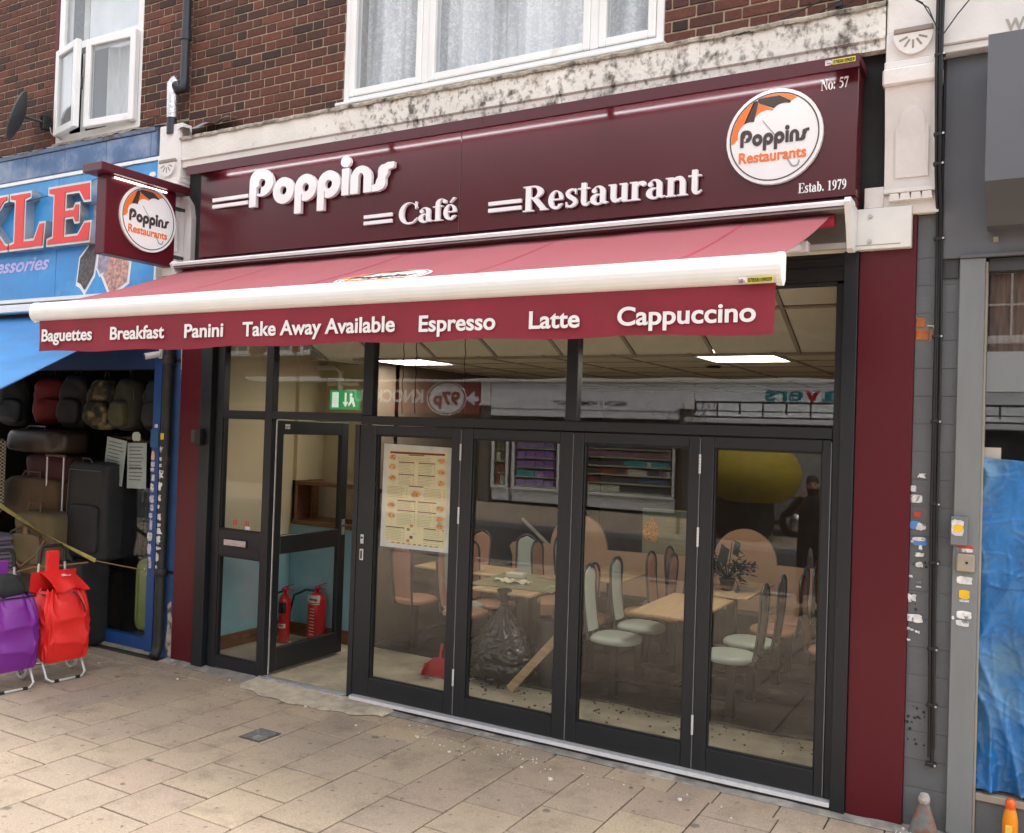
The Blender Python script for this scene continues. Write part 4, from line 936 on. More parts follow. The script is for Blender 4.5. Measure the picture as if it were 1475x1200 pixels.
# valance
def val(u, v):
    x = -6.262+(XR+.012+6.262)*u; zb = 2.548+.006*math.sin(x*7)+.012*abs(math.sin(x*.6)); ztp = 2.778
    sl = .03*(1-v) if u < .001 else 0
    return (x+sl, -1.458-.006*math.sin(x*4.3)*(1-v)-.003*math.sin(x*17+v*2)*(1-v)-.010*(1-v), zb+(ztp-zb)*v)
q = MB(); q.grid(val, 260, 6); q.grid(lambda u, v: (lambda p: (p[0], p[1]+.0015, p[2]))(val(u, v)), 260, 6); q.build('valance', VAL, aw)
q = MB(); q.grid(lambda u, v: (lambda p: (p[0], p[1]-.0012, p[2]+.012*v))(val(u, 0)), 260, 2); q.build('hem', VAL, aw)
vy = -1.476
for s, x0, x1, zb in (('Baguettes', -6.200, -5.630, 2.627), ('Breakfast', -5.435, -4.893, 2.624), ('Panini', -4.700, -4.350, 2.621), ('Take Away Available', -4.182, -3.024, 2.618), ('Espresso', -2.862, -2.383, 2.612), ('Latte', -2.186, -1.906, 2.610), ('Cappuccino', -1.708, -1.052, 2.612)):
    sans(s, x1-x0, .094, face_front(x0, vy, zb, aw), aw, INKW, .002, bold=.022)
# logo lying on the cloth
sl = math.atan2(z0_-z1_, y0-y1)
Tl = Matrix.Translation(Vector((-3.335, -1.205, fabz((1.205-.215)/1.2)+.006))-Vector(rootloc(aw))) @ Matrix.Rotation(sl, 4, 'X') @ Matrix.Diagonal((.335, .20, 1, 1))
logo(Tl, aw, disc=.002)
# cassette hood, cheeks, wall plates, torsion bar, folding arms
CAS = mat('cassette_white', (.80, .80, .80), rough=.3, var=.03); CASG = mat('cassette_grey', (.26, .25, .24), rough=.5, var=.1)
q = MB(); q.prism([(-.315, 3.378), (-.318, 3.398), (-.30, 3.412), (-.12, 3.418), (-.06, 3.41), (-.06, 3.395), (-.29, 3.385)], -6.262, -.866, 'x'); q.build('hood', CAS, aw)
q = MB(); q.prism([(-.305, 3.362), (-.302, 3.377), (-.065, 3.39), (-.065, 3.20), (-.09, 3.20), (-.09, 3.36)], -6.25, -.90, 'x'); q.build('backplate', CASG, aw)
for x0, x1 in ((-6.278, -6.2505), (-.899, -.868)):
    q = MB(); q.prism([(-.330, 3.395), (-.30, 3.425), (-.10, 3.425), (-.08, 3.30), (-.115, 3.155), (-.17, 3.145), (-.205, 3.165), (-.25, 3.27)], x0, x1, 'x'); q.build('cheek', CAS, aw)
q = MB(); q.box(-.93, -.585, -.075, -.0225, 3.175, 3.405, b=.004); wp = q.build('wall_plate', mat('bracket_white', (.78, .77, .75), rough=.45, var=.05, scale=5, dirt=(.45, .38, .3), dlo=.66, dhi=.8), aw)
for x, z in ((-.80, 3.36), (-.80, 3.22)):
    q = MB(); q.tube([(x, -.0755, z), (x, -.085, z)], .013, 6); q.tube([(x, -.085, z), (x, -.089, z)], .007, 8); q.build('bolt', STEEL, wp)
q = MB(); q.box(-6.43, -6.25, -.075, -.0225, 3.2, 3.40, b=.004); q.build('wall_plate', CAS, aw)
q = MB(); q.box(-6.24, -.90, -.20, -.165, 3.165, 3.20, b=.004); q.build('torsion_bar', mat('torsion_grey', (.42, .40, .38), rough=.5), aw)
for xs, dx in ((-1.15, -1), (-6.0, 1)):
    q = MB(); q.box(xs-.05, xs+.05, -.25, -.155, 3.15, 3.215, b=.006); a = q.build('arm_shoulder', CAS, aw)
    q = MB(); q.tube([(xs, -.25, 3.18), (xs+dx*.72, -.84, 2.99)], [.028, .024], 10); q.build('upper_arm', CAS, aw)
    q = MB(); q.tube([(xs+dx*.72, -.84, 2.985), (xs+dx*.15, -1.40, 2.84)], [.022, .022], 10); q.build('forearm', CAS, aw)
    q = MB(); q.lathe([(.034, -.04), (.04, -.03), (.04, .03), (.034, .04)], (xs+dx*.72, -.84, 2.99), 12); q.build('elbow', CAS, aw)
for x in (-5.2, -3.5, -2.0):
    q = MB(); q.box(x-.04, x+.04, -.21, -.0, 3.15, 3.215, b=.005); q.build('support_bracket', CASG, aw)

# ------------------------------------------------------------------ cafe interior
FLOORM = mat('dusty_floor', (.40, .35, .26), rough=.85, var=.18, scale=3, bump=.3, bscale=40, dirt=(.20, .17, .13), dscale=1.6, dlo=.5, dhi=.7)
q = MB(); q.box(-6.35, -.6, .02, 6.8, -.2, .012, b=0); q.build('interior_floor', FLOORM, kind='structure')
q = MB(); q.prism([(-4.4, 1.02), (-2.7, 1.10), (-1.0, 1.12), (-.645, 1.13), (-.645, 6.69), (-5.41, 6.69), (-5.41, 1.37), (-4.4, 1.37)], .0122, .018, 'z'); q.build('interior_floor_covering', mat('dark_lino', (.040, .036, .033), rough=.5, var=.3, scale=4, dirt=(.22, .19, .15), dlo=.55, dhi=.8), kind='structure')
# cut line, dust and rubble just inside the track
q = MB(); q.tube([(-4.3+.08*k, 1.06+.02*math.sin(k*.7)+.03*(k/45), .018) for k in range(44)], .010, 5)
for k in range(300):
    x = R.uniform(-4.35, -1.0); y = R.gauss(.95, .12) if R.random() < .6 else R.gauss(.3, .15); s = R.uniform(.003, .012)
    if y < .12: continue
    a = R.random()*6; q.prism([(x+s*math.cos(a+c_), y+s*math.sin(a+c_)) for c_ in (0, 1.3, 2.6, 3.9, 5)], .0125, .0125+s*.7, 'z')
q.build('rubble', mat('rubble_dark', (.10, .085, .065), rough=.95, var=.6, scale=20), kind='stuff', label='dark grit and rubble strewn behind the folding doors', cat='debris')
q = MB(); q.box(-4.35, -1.0, .16, .175, .0125, .017, b=.001); tag(q.build('floor_strip', ALU), 'thin pale metal strip on the floor just behind the folding doors', 'floor strip')
W = {}
q = MB(); q.box(-6.45, -6.352, .09, 1.3, .0, .999, b=0); W['l'] = q.build('left_wall_dado', BLUEW, kind='structure')
q = MB(); q.box(-6.45, -6.350, .09, 1.3, 1.0, 3.3, b=0); q.build('left_wall', CREAM, kind='structure')
q = MB(); q.box(-6.349, -6.335, .09, 1.285, .013, .14, b=.004); tag(q.build('skirting_board', WOOD), 'brown wooden skirting along the blue wall behind the sidelight', 'skirting board')
q = MB(); q.box(-6.35, -5.42, 1.3, 1.36, .0, 1.10, b=0); q.build('lobby_wall', BLUEW, kind='structure')
q = MB(); q.box(-6.334, -5.425, 1.283, 1.2995, .013, .14, b=.004); tag(q.build('skirting_board', WOOD), 'brown wooden skirting behind the two fire extinguishers', 'skirting board')
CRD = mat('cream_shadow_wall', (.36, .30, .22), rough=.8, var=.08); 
q = MB(); q.box(-7.6, -6.9, 1.70, 1.76, 1.1, 3.3, b=0); q.box(-6.46, -5.42, 1.70, 1.76, 1.1, 3.3, b=0); q.box(-6.36, -6.30, 1.30, 1.70, 1.53, 3.3, b=0); q.build('stair_wall', CREAM, kind='structure')
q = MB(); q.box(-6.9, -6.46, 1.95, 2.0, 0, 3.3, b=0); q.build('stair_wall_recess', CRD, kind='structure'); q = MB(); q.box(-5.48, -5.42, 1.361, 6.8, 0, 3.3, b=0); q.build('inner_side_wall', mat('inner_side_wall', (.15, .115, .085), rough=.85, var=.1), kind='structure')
# wooden framed hatch
ht = thing('serving_hatch', 'brown wooden hatch frame on top of the low blue wall inside the door', 'hatch', (-5.9, 1.3, 1.1))
for nm, a in (('sill_board', (-6.30, -5.42, 1.26, 1.69, 1.1005, 1.145)), ('top_board', (-6.30, -5.42, 1.28, 1.44, 1.49, 1.53)), ('side_board', (-6.30, -6.265, 1.28, 1.60, 1.1455, 1.4895)), ('side_board', (-5.455, -5.42, 1.28, 1.60, 1.1455, 1.4895)), ('upright', (-6.245, -6.22, 1.45, 1.50, 1.1455, 1.4895))):
    q = MB(); q.box(*a, b=.004); q.build(nm, WOOD, ht)
# back and right walls, bulkhead
q = MB(); q.box(-5.42, -.55, 6.7, 6.8, 0, 3.3, b=0); q.build('back_wall', mat('back_wall', (.16, .12, .09), rough=.85, var=.1), kind='structure')
q = MB(); q.box(-.64, -.56, .09, 6.8, 0, 3.3, b=0); q.build('right_wall', mat('right_wall', (.12, .10, .08), rough=.85, var=.1), kind='structure')
# suspended ceiling with sloping front: grid + tiles
TILE = mat('ceiling_tile', (.74, .70, .58), rough=.85, var=.04, scale=9, bump=.2, bscale=150); TGRID = mat('ceiling_grid', (.36, .33, .26), rough=.6)
ce = MB(); ce.box(-5.42, -.6, 1.0, 6.7, 2.735, 2.75, b=0); ceil = ce.build('ceiling', mat('ceiling_void', (.1, .09, .08)), kind='structure')
me_t = MB(); me_t.box(-.292, .292, -.292, .292, -.006, .01, b=.003); me_t = me_t.mesh('ceiling_tile', [TILE])
XG = [-1.41-.6165*k for k in range(-2, 8)]
for i in range(len(XG)-1):
    xa, xb = XG[i+1]-.17, XG[i]-.17; xc = (xa+xb)/2
    if xc > -.62 or xc < -5.6: continue
    for j in range(9):
        yc = 1.05+.305+j*.61
        if (i, j) in ((2, 0), (7, 0)): continue
        o = inst('ceiling_tile', me_t, ceil, (xc, yc, 2.712), raw=True)
PAN = mat('light_panel', (.9, .9, .9), emit=(1, .92, .78, 5.5))
pm = MB(); pm.box(-.285, .285, -.285, .285, -.004, .002, b=0); pmm = pm.mesh('light_panel', [PAN])
fm = MB(); frame_rect(fm, -.3, .3, -.3, .3, .016, -.012, .0); fv = [(v[0], v[2], v[1]) for v in fm.v]; fm.v = fv; fmm = fm.mesh('light_frame', [WHT])
for (i, j), lab in (((2, 0), 'bright square ceiling light panel in the upper right pane'), ((7, 0), 'bright square ceiling light panel above the menu poster leaf')):
    xc = (XG[i]+XG[i+1])/2-.17; t = thing('ceiling_light', lab, 'ceiling light', (xc, 1.355, 2.70)); inst('light_frame', fmm, t, (xc, 1.355, 2.702)); inst('light_panel', pmm, t, (xc, 1.355, 2.704))
q = MB()
for x in XG: q.box(x-.182, x-.158, 1.0, 6.7, 2.700, 2.711, b=0)
for j in range(10): q.box(-5.42, -.64, 1.05+j*.61-.012, 1.05+j*.61+.012, 2.7005, 2.712, b=0)
q.build('grid_bar', TGRID, ceil, kind='stuff')
# raked front part
s_ = .45; L_ = math.sqrt(1+s_*s_); ang = -math.atan(s_)
for i in range(len(XG)-1):
    xc = (XG[i]+XG[i+1])/2
    if xc > -.62: continue
    for k in range(2):
        d = (k+.5)*.61; o = inst('ceiling_tile', me_t, ceil, (xc, 1.05-d/L_, 2.708+d*s_/L_), raw=True, rot=(ang, 0, 0))
q = MB()
for x in XG: q.box(x-.012, x+.012, -1.22, 0, -.008, 0, b=0, M=Matrix.Translation((0, 1.05, 2.70)) @ Matrix.Rotation(ang, 4, 'X'))
for k in range(3): q.box(-5.42, -.64, -k*.61-.012, -k*.61+.012, -.009, -.001, b=0, M=Matrix.Translation((0, 1.05, 2.70)) @ Matrix.Rotation(ang, 4, 'X'))
q.build('grid_bar', TGRID, ceil, kind='stuff')
q = MB(); q.box(-6.36, -.6, .095, 1.9, 3.25, 3.3, b=0); q.box(-6.36, -5.44, 1.3, 2.1, 3.2, 3.25, b=0); q.build('lobby_ceiling', TILE, kind='structure')
q = MB(); q.lathe([(.05, -.01), (.07, 0), (.05, .005)], (-2.35, 2.1, 2.695), 16); tag(q.build('smoke_detector', BLK), 'small round dark ceiling fitting behind the middle upper panes', 'smoke detector')
# hanging wires behind upper pane
t = thing('hanging_wire', 'thin dark wires and chains hanging behind the upper pane over the menu leaf', 'cable', (-4, .2, 2.2))
for x in (-4.18, -4.06, -3.62):
    q = MB(); q.tube([(x+.006*math.sin(k*2.2+x), .16, 3.2-k*.05) for k in range(21)], .0035, 5); q.build('strand', BLK, t)
# pipe + exit sign
t = thing('wall_pipe', 'cream waste pipe turning under the lobby ceiling', 'pipe', (-6.1, 1.5, 2.6))
q = MB(); q.tube([(-6.25, 1.5, 2.66), (-6.02, 1.5, 2.66), (-5.95, 1.5, 2.62), (-5.95, 1.5, 2.35)], .03, 10); q.tube([(-6.1, 1.5, 2.5), (-5.7, 1.5, 2.5)], .022, 10); q.build('pipe', mat('pipe_cream', (.6, .57, .48), rough=.5), t)
t = thing('exit_sign', 'green emergency exit sign with a white door and arrow', 'exit sign', (-5.9, 1.45, 2.3))
q = MB(); q.box(-6.03, -5.66, 1.44, 1.47, 2.245, 2.435, b=.004); q.build('panel', mat('exit_green', (.02, .38, .12), rough=.5, emit=(.05, .8, .25, .06)), t)
EXW = mat('exit_white', (.8, .9, .82), emit=(.8, 1, .85, .15))
q = MB(); q.box(-5.995, -5.915, 1.436, 1.4395, 2.265, 2.415, b=0); q.build('door_symbol', EXW, t)
q = MB(); q.prism([(-5.835, 2.41), (-5.815, 2.41), (-5.815, 2.32), (-5.79, 2.32), (-5.825, 2.27), (-5.86, 2.32), (-5.835, 2.32)], 1.436, 1.4395, 'y'); q.build('arrow_symbol', EXW, t)
q = MB(); q.prism([(-5.755+.016*math.cos(k*pi/6), 2.39+.016*math.sin(k*pi/6)) for k in range(12)], 1.436, 1.4395, 'y'); q.prism([(-5.77, 2.375), (-5.73, 2.365), (-5.72, 2.33), (-5.70, 2.28), (-5.72, 2.27), (-5.745, 2.32), (-5.78, 2.28), (-5.79, 2.29), (-5.765, 2.335)], 1.436, 1.4395, 'y'); q.build('running_man_symbol', EXW, t)
# wavy booth divider
PEACH = mat('peach_laminate', (.64, .41, .27), rough=.5, var=.05)
t = thing('booth_divider', 'long low peach laminate divider with two half-round crests', 'partition', (-3.4, 3.4, 0))
def crest(pts, cx, r, z): 
    return pts+[(cx-r*math.cos(k*pi/20), z+r*math.sin(k*pi/20)*1.05) for k in range(21)]
pts = [(-5.0, .02), (-5.0, .70), (-5.04, .80), (-5.0, .845), (-4.94, .86)]
pts = crest(pts, -4.19, .335, .86); pts = crest(pts, -2.39, .31, .88); pts += [(-1.70, .88), (-1.70, .02)]
q = MB(); q.prism(pts, 3.4, 3.44, 'y'); q.build('panel', PEACH, t)
q = MB(); q.box(-5.0, -1.7, 3.16, 3.395, .02, .42, b=.01); q.build('bench_base', mat('dark_base', (.05, .045, .04)), t)
q = MB(); q.prism([(-1.72+.0, .02), (-1.72, .9)]+[(-1.42-.30*math.cos(k*pi/16), .9+.42*math.sin(k*pi/16)) for k in range(17)]+[(-1.12, .02)], 3.9, 3.94, 'y'); t2 = q.build('booth_end', mat('brown_laminate', (.16, .10, .065), rough=.5)); tag(t2, 'tall dark brown rounded booth end at the right behind the divider', 'partition')
# wall board with menu behind the divider
t = thing('menu_board', 'pale printed board with food photo standing behind the divider', 'menu board', (-3.1, 3.3, .9))
q = MB(); q.box(-3.50, -2.98, 3.5, 3.515, .80, 1.33, b=.002); q.build('board', mat('board_cream', (.34, .32, .22), rough=.6), t)
q = MB(); q.box(-3.49, -3.00, 3.497, 3.4995, 1.25, 1.32, b=0); q.build('header_band', mat('board_green', (.12, .17, .12)), t)
q = MB(); q.prism([(-3.40+.1*math.cos(k*pi/6)*R.uniform(.8, 1.1), 1.1+.13*math.sin(k*pi/6)*R.uniform(.8, 1.1)) for k in range(12)], 3.497, 3.4995, 'y'); q.build('food_photo', FOOD, t)
q = MB()
for k in range(9): q.box(-3.25, -3.01-R.uniform(0, .06), 3.497, 3.4995, 1.21-k*.045, 1.22-k*.045, b=0)
q.build('print_text', GREYI, t)
# round wall lamp/plate and broom handle behind
q = MB(); q.lathe([(.10, 0), (.10, .02), (.06, .03)], (-4.35, 6.5, .95), 20, axis='y'); tag(q.build('wall_plate_decoration', mat('terracotta', (.20, .10, .07), rough=.7)), 'round brownish plate on the dark back wall', 'wall plate')
q = MB(); q.tube([(-5.05, 3.7, 1.08), (-4.55, 3.5, .80)], .022, 10); tag(q.build('cardboard_tube', mat('pale_card', (.5, .47, .40), rough=.8)), 'pale cardboard tube leaning over the peach divider', 'tube')

# ---- fixed seating units: table + chairs on posts joined by floor bars = one thing each
MINT = mat('mint_vinyl', (.47, .53, .48), rough=.45, var=.08, scale=4); SALM = mat('salmon_vinyl', (.48, .25, .17), rough=.45, var=.08, scale=4)
POST = mat('post_brown', (.035, .03, .027), rough=.4, metal=.3)
def seat_mb():
    b = MB(); n = 28
    def prof(k, s, z): 
        a = 2*pi*k/n; ca, sa = math.cos(a), math.sin(a)
        x = .215*s*(abs(ca)**.75)*(1 if ca > 0 else -1)*(.85 if ca < 0 else 1); y = .19*s*(abs(sa)**.85)*(1 if sa > 0 else -1); return (x, y, z)
    rings = [(.86, .430), (.98, .440), (1.0, .458), (.95, .475), (.80, .486), (.45, .490), (.05, .491)]
    vs = [prof(k, s, z) for s, z in rings for k in range(n)]; fs = [[i*n+k, i*n+(k+1) % n, (i+1)*n+(k+1) % n, (i+1)*n+k] for i in range(len(rings)-1) for k in range(n)]
    b.add(vs, fs, 0, True); b.add(vs[:n], [list(range(n-1, -1, -1))]); b.add(vs[-n:], [list(range(n))]); return b
def back_mb():   # arched pad, sits at -x side, faces +x, leaning back
    def f(u, v):
        a = u*2*pi; z = .50+v*.50; w_ = .105*(1 if v < .8 else math.sqrt(max(0.0, 1-((v-.8)/.2)**2)))*(0.86+.14*v)+.002
        return (-.185-.05*v-.012*math.cos(a)*(1 if v < .97 else .3)-.015*math.sin(pi*v), w_*math.sin(a)*1.0, z)
    b = MB(); b.grid(f, 18, 16, closeu=True); return b
def frame_mb():
    b = MB(); p = []
    for k in range(8): v = k/7; p.append((-.185-.05*v*.8-.015*math.sin(pi*v*.8), -.118*(.86+.14*v), .44+v*.46))
    for k in range(1, 12): a = pi*k/12; p.append((-.233-.006*math.sin(a), -.118*math.cos(a), .90+.115*math.sin(a)))
    for k in range(7, -1, -1): v = k/7; p.append((-.185-.05*v*.8-.015*math.sin(pi*v*.8), .118*(.86+.14*v), .44+v*.46))
    b.tube(p, .011, 8); b.tube([(-.185, -.10, .445), (.05, -.06, .428)], .01, 6); b.tube([(-.185, .10, .445), (.05, .06, .428)], .01, 6); return b
seatM = {m: seat_mb().mesh('seat', [mm]) for m, mm in (('m', MINT), ('s', SALM))}; backM = {m: back_mb().mesh('backrest', [mm]) for m, mm in (('m', MINT), ('s', SALM))}
frM = frame_mb().mesh('back_frame', [DSTEEL]); pb = MB(); pb.box(-.03, .03, -.03, .03, .0, .43, b=.004); pb.box(-.06, .06, -.06, .06, -.001, .006, b=.002); pb.box(-.09, .09, -.09, .09, .4305, .4400, b=.002); postM = pb.mesh('post', [POST])
def unit(label, cx, cy, rot, cols, tw=.52, tl=1.0, grp='fixed cafe tables with post seats', offs=(.47, .27), skip=()):
    t = thing('table_unit', label, 'table with seats', (cx, cy, .018), grp); t.rotation_euler = (0, 0, rot)
    q = MB(); q.box(-tw/2, tw/2, -tl/2, tl/2, .712, .735, b=.006); o = bpy.data.objects.new('table_top', q.mesh('table_top', [PALEW])); col.objects.link(o); o.parent = t
    q = MB(); q.box(-.04, .04, -.04, .04, 0, .71, b=.004); q.box(-.18, .18, -.18, .18, .70, .7115, b=.002); q.box(-.15, .15, -.15, .15, 0, .008, b=.002); inst('pedestal', q.mesh('pedestal', [POST]), t, raw=True)
    q = MB(); 
    for sy in (-1, 1): q.box(-offs[0]+.032, offs[0]-.032, sy*offs[1]-.02, sy*offs[1]+.02, .12, .155, b=.003)
    q.box(-.02, .02, -offs[1]+.022, offs[1]-.022, .121, .154, b=.002); inst('floor_bar', q.mesh('floor_bar', [POST]), t, raw=True)
    k = 0
    for sx in (-1, 1):
        for sy in (-1, 1):
            if k in skip: k += 1; continue
            r = 0 if sx < 0 else pi; lo = (sx*offs[0], sy*offs[1], 0); c = cols[k % len(cols)]
            s = inst('seat', seatM[c], t, lo, (0, 0, r), raw=True); bk = inst('backrest', backM[c], t, lo, (0, 0, r), raw=True); inst('back_frame', frM, bk, (0, 0, 0), raw=True); inst('post', postM, t, lo, (0, 0, r), raw=True); k += 1
    return t
unit('pale wood table with four mint seats behind the third and fourth leaves', -2.355, 1.52, 0, 'mmmm', grp=None)
unit('cluttered pale table with salmon seats behind the rubbish bag', -3.80, 1.58, 0, 'ssss', tw=.58, offs=(.50, .24), grp=None)
unit('table at the left behind the menu poster, mint and salmon seats nearest the glass', -4.72, 2.02, pi/2, 'msms', tw=.5, tl=.9, grp=None)
unit('pale table beside the peach divider behind the fourth leaf, leafy plant on it', -2.28, 2.62, 0, 'ssss', tw=.52, tl=.9, offs=(.45, .24), grp=None)
unit('back table near the left end of the peach divider, dark seat backs around it', -3.45, 2.62, 0, 'smsm', tw=.5, tl=.85, offs=(.46, .24), grp=None)
unit('table against the dark right wall with two dark seat backs', -.98, 2.15, 0, 'ss', tw=.5, offs=(.30, .25), skip=(2, 3), grp=None)
# clutter on table
t = thing('loose_board', 'greenish loose board lying across the cluttered table', 'board', (-3.8, 1.6, .755)); q = MB(); q.box(-.40, .36, -.36, .42, 0, .012, b=.002, M=Matrix.Translation((-3.80, 1.60, .756)) @ Matrix.Rotation(.09, 4, 'Z')); q.build('sheet', mat('green_sheet', (.34, .36, .22), rough=.25, var=.2, scale=5), t)
t = thing('tissue_pack', 'white oblong pack on the cluttered table behind the second leaf', 'pack', (-4.0, 1.72, .77)); q = MB(); q.box(-4.08, -3.90, 1.66, 1.76, .769, .815, b=.008); q.build('pack', mat('pack_white', (.66, .64, .54), rough=.6), t)
t = thing('crumpled_paper', 'crumpled white paper lying on the cluttered table edge', 'paper', (-3.85, 1.40, .77))
q = MB(); q.grid(lambda u, v: (-4.05+.32*u, 1.38+.14*v+.03*math.sin(u*9), .771+.03*abs(math.sin(u*11+v*3)*math.cos(v*7+u*5))), 14, 8); q.build('sheet', mat('paper', (.7, .66, .5), rough=.9), t)
t = thing('newspaper', 'untidy brown papers at the far end of the cluttered table', 'papers', (-3.6, 1.95, .77))
for k in range(4):
    q = MB(); q.box(-.13, .13, -.09, .09, 0, .004, b=0, M=Matrix.Translation((-3.72+.08*k, 1.93-.03*k, .77+.006*k)) @ Matrix.Rotation(.4*k, 4, 'Z')); q.build('sheet', mat('brown_paper', (.38, .26, .16), rough=.9, var=.3), t)
# plant on far table
t = thing('potted_plant', 'trailing dark-leaved plant on the table behind the fourth leaf', 'plant', (-2.25, 2.45, .75))
LEAF = mat('dark_leaf', (.022, .030, .016), rough=.5, var=.4, scale=20)
q = MB(); q.lathe([(.05, 0), (.07, .09), (.072, .1), (.06, .1)], (-2.28, 2.45, .755), 14); q.build('pot', mat('pot_brown', (.1, .05, .03)), t)
st = MB(); lf = MB()
for k in range(30):
    a = R.uniform(0, 2*pi); rr = R.uniform(.12, .34); zz = R.uniform(.0, .26); p0 = Vector((-2.28, 2.45, .84)); p2 = p0+Vector((rr*math.cos(a), rr*math.sin(a)*.6, zz-.03)); p1 = (p0+p2)/2+Vector((0, 0, .07)); st.tube([p0, p1, p2], .003, 5)
    for m_ in range(5):
        p = p1.lerp(p2, m_/4); d = Vector((R.gauss(0, 1), R.gauss(0, 1), R.gauss(0, .6))).normalized(); sde = d.cross(Vector((0, 0, 1))).normalized(); l_ = R.uniform(.06, .11)
        lf.add([p, p+d*l_*.5+sde*l_*.22, p+d*l_, p+d*l_*.5-sde*l_*.22, p+d*l_*.5+Vector((0, 0, .006))], [[0, 1, 4], [1, 2, 4], [2, 3, 4], [3, 0, 4]])
for (dx, dz, l_) in ((-.02, .36, .20), (-.16, .26, .16), (.10, .40, .14)):
    p = Vector((-2.30+dx, 2.38, .80+dz)); st.tube([(-2.28, 2.45, .85), (-2.30+dx*.6, 2.42, .86+dz*.8), p], .004, 5); sde = Vector((.26*l_, 0, .05)); d = Vector((.25*l_, -.02, -l_))
    lf.add([p, p+d*.45+sde, p+d, p+d*.45-sde, p+d*.45+Vector((0, -.012, 0))], [[0, 1, 4], [1, 2, 4], [2, 3, 4], [3, 0, 4]])
st.build('stem', LEAF, t); lf.build('leaves', LEAF, t, kind='stuff')
# rubbish bag
t = thing('rubbish_bag', 'full black plastic rubbish bag tied at the top behind the second leaf', 'rubbish bag', (-3.76, 1.10, .02))
def bag(u, v):
    a = u*2*pi; prof = [(0.0, .08), (.02, .22), (.12, .285), (.26, .27), (.36, .21), (.46, .13), (.55, .065), (.62, .025), (.68, .045), (.74, .06)]
    f = v*(len(prof)-1); i = min(int(f), len(prof)-2); w_ = f-i; z = prof[i][0]*(1-w_)+prof[i+1][0]*w_; r = prof[i][1]*(1-w_)+prof[i+1][1]*w_
    cr = 1+.05*math.sin(a*7+z*9)+.06*math.sin(a*13-z*26+math.sin(a*3)*2)+.05*math.sin(a*5+3+z*14)+.04*math.sin(a*23+z*40)
    lump = 1+.10*math.sin(a*2+1)*(1-v)
    p = Vector((math.cos(a)*r, math.sin(a)*r, z)); w1 = noise.noise(p*5); cr = 1+.04*math.sin(a*7+z*9)-.12*(1-abs(noise.noise(p*6+Vector((w1*3, w1, 0)))))**7*(.4+r*2)-.05*(1-abs(noise.noise(p*17+Vector((w1*4, 0, 4)))))**8+.012*noise.noise(p*22)+.10*v*(math.sin(a*11+z*4)+.5*math.sin(a*17))*(1 if v > .5 else .3)
    return (-3.76+r*cr*lump*math.cos(a), 1.10+r*cr*lump*.9*math.sin(a), .018+z*1.02)
q = MB(); q.grid(bag, 200, 110, closeu=True); q.build('sack', mat('bin_bag', (.006, .006, .007), rough=.20, spec=.9, rvar=.03, bump=.35, bscale=60, var=.3, scale=10), t)
q = MB(); q.lathe([(.03, 0), (.036, .01), (.03, .02)], (-3.76, 1.10, .018+.625), 10); q.build('tie', BLK, t)
# plank
t = thing('wooden_plank', 'short pale timber plank leaning from the floor beside the rubbish bag', 'plank', (-3.5, .9, .02))
q = MB(); Mp = Matrix.Translation((-3.50, .82, .03)) @ Matrix.Rotation(math.radians(3), 4, 'Z') @ Matrix.Rotation(math.radians(-49), 4, 'Y'); q.box(0, .66, -.012, .012, 0, .065, b=.003, M=Mp); q.build('timber', mat('raw_timber', (.55, .38, .20), rough=.7, var=.2, scale=5, stretch=(1, 8, 8)), t)
# cardboard scraps in the bag corner
t = thing('cardboard_box', 'small brown crumpled carton behind the rubbish bag', 'box', (-3.35, 1.15, .3)); q = MB(); q.box(-.07, .07, -.05, .05, 0, .10, b=.004, M=Matrix.Translation((-3.42, 1.25, .60)) @ Matrix.Rotation(.5, 4, 'Z') @ Matrix.Rotation(.3, 4, 'X')); q.box(-.05, .05, -.04, .04, 0, .08, b=.004, M=Matrix.Translation((-3.30, 1.22, .56)) @ Matrix.Rotation(-.3, 4, 'Z')); q.build('carton', mat('carton', (.36, .22, .13), rough=.85), t)
t = thing('paint_tin', 'dark tin standing under the cluttered table behind the rubbish bag', 'tin', (-3.36, 1.2, .02)); q = MB(); q.lathe([(.13, 0), (.13, .54), (.12, .545), (.12, .53)], (-3.36, 1.24, .02), 20); q.build('drum', mat('drum_dark', (.03, .03, .03), rough=.5), t)
# dustpan
t = thing('dustpan', 'red plastic dustpan standing on the floor behind the menu leaf', 'dustpan', (-4.24, .87, .02)); REDP = mat('red_plastic', (.45, .02, .02), rough=.4)
q = MB(); Mq = Matrix.Translation((-4.24, .87, .02)) @ Matrix.Rotation(.25, 4, 'Z') @ Matrix.Rotation(math.radians(-18), 4, 'X')
q.prism([(-.14, 0), (.14, 0), (.12, .10), (.05, .155), (-.05, .155), (-.12, .10)], -.006, .006, 'y', M=Mq); q.prism([(-.14, 0), (-.13, 0), (-.11, .10), (-.12, .10)], -.05, .006, 'y', M=Mq); q.prism([(.14, 0), (.13, 0), (.11, .10), (.12, .10)], -.05, .006, 'y', M=Mq); q.build('pan', REDP, t)
q = MB(); q.tube([Mq @ Vector((0, 0, .15)), Mq @ Vector((0, -.01, .2)), Mq @ Vector((0, 0, .27))], [.02, .014, .018], 10); q.build('handle', REDP, t)
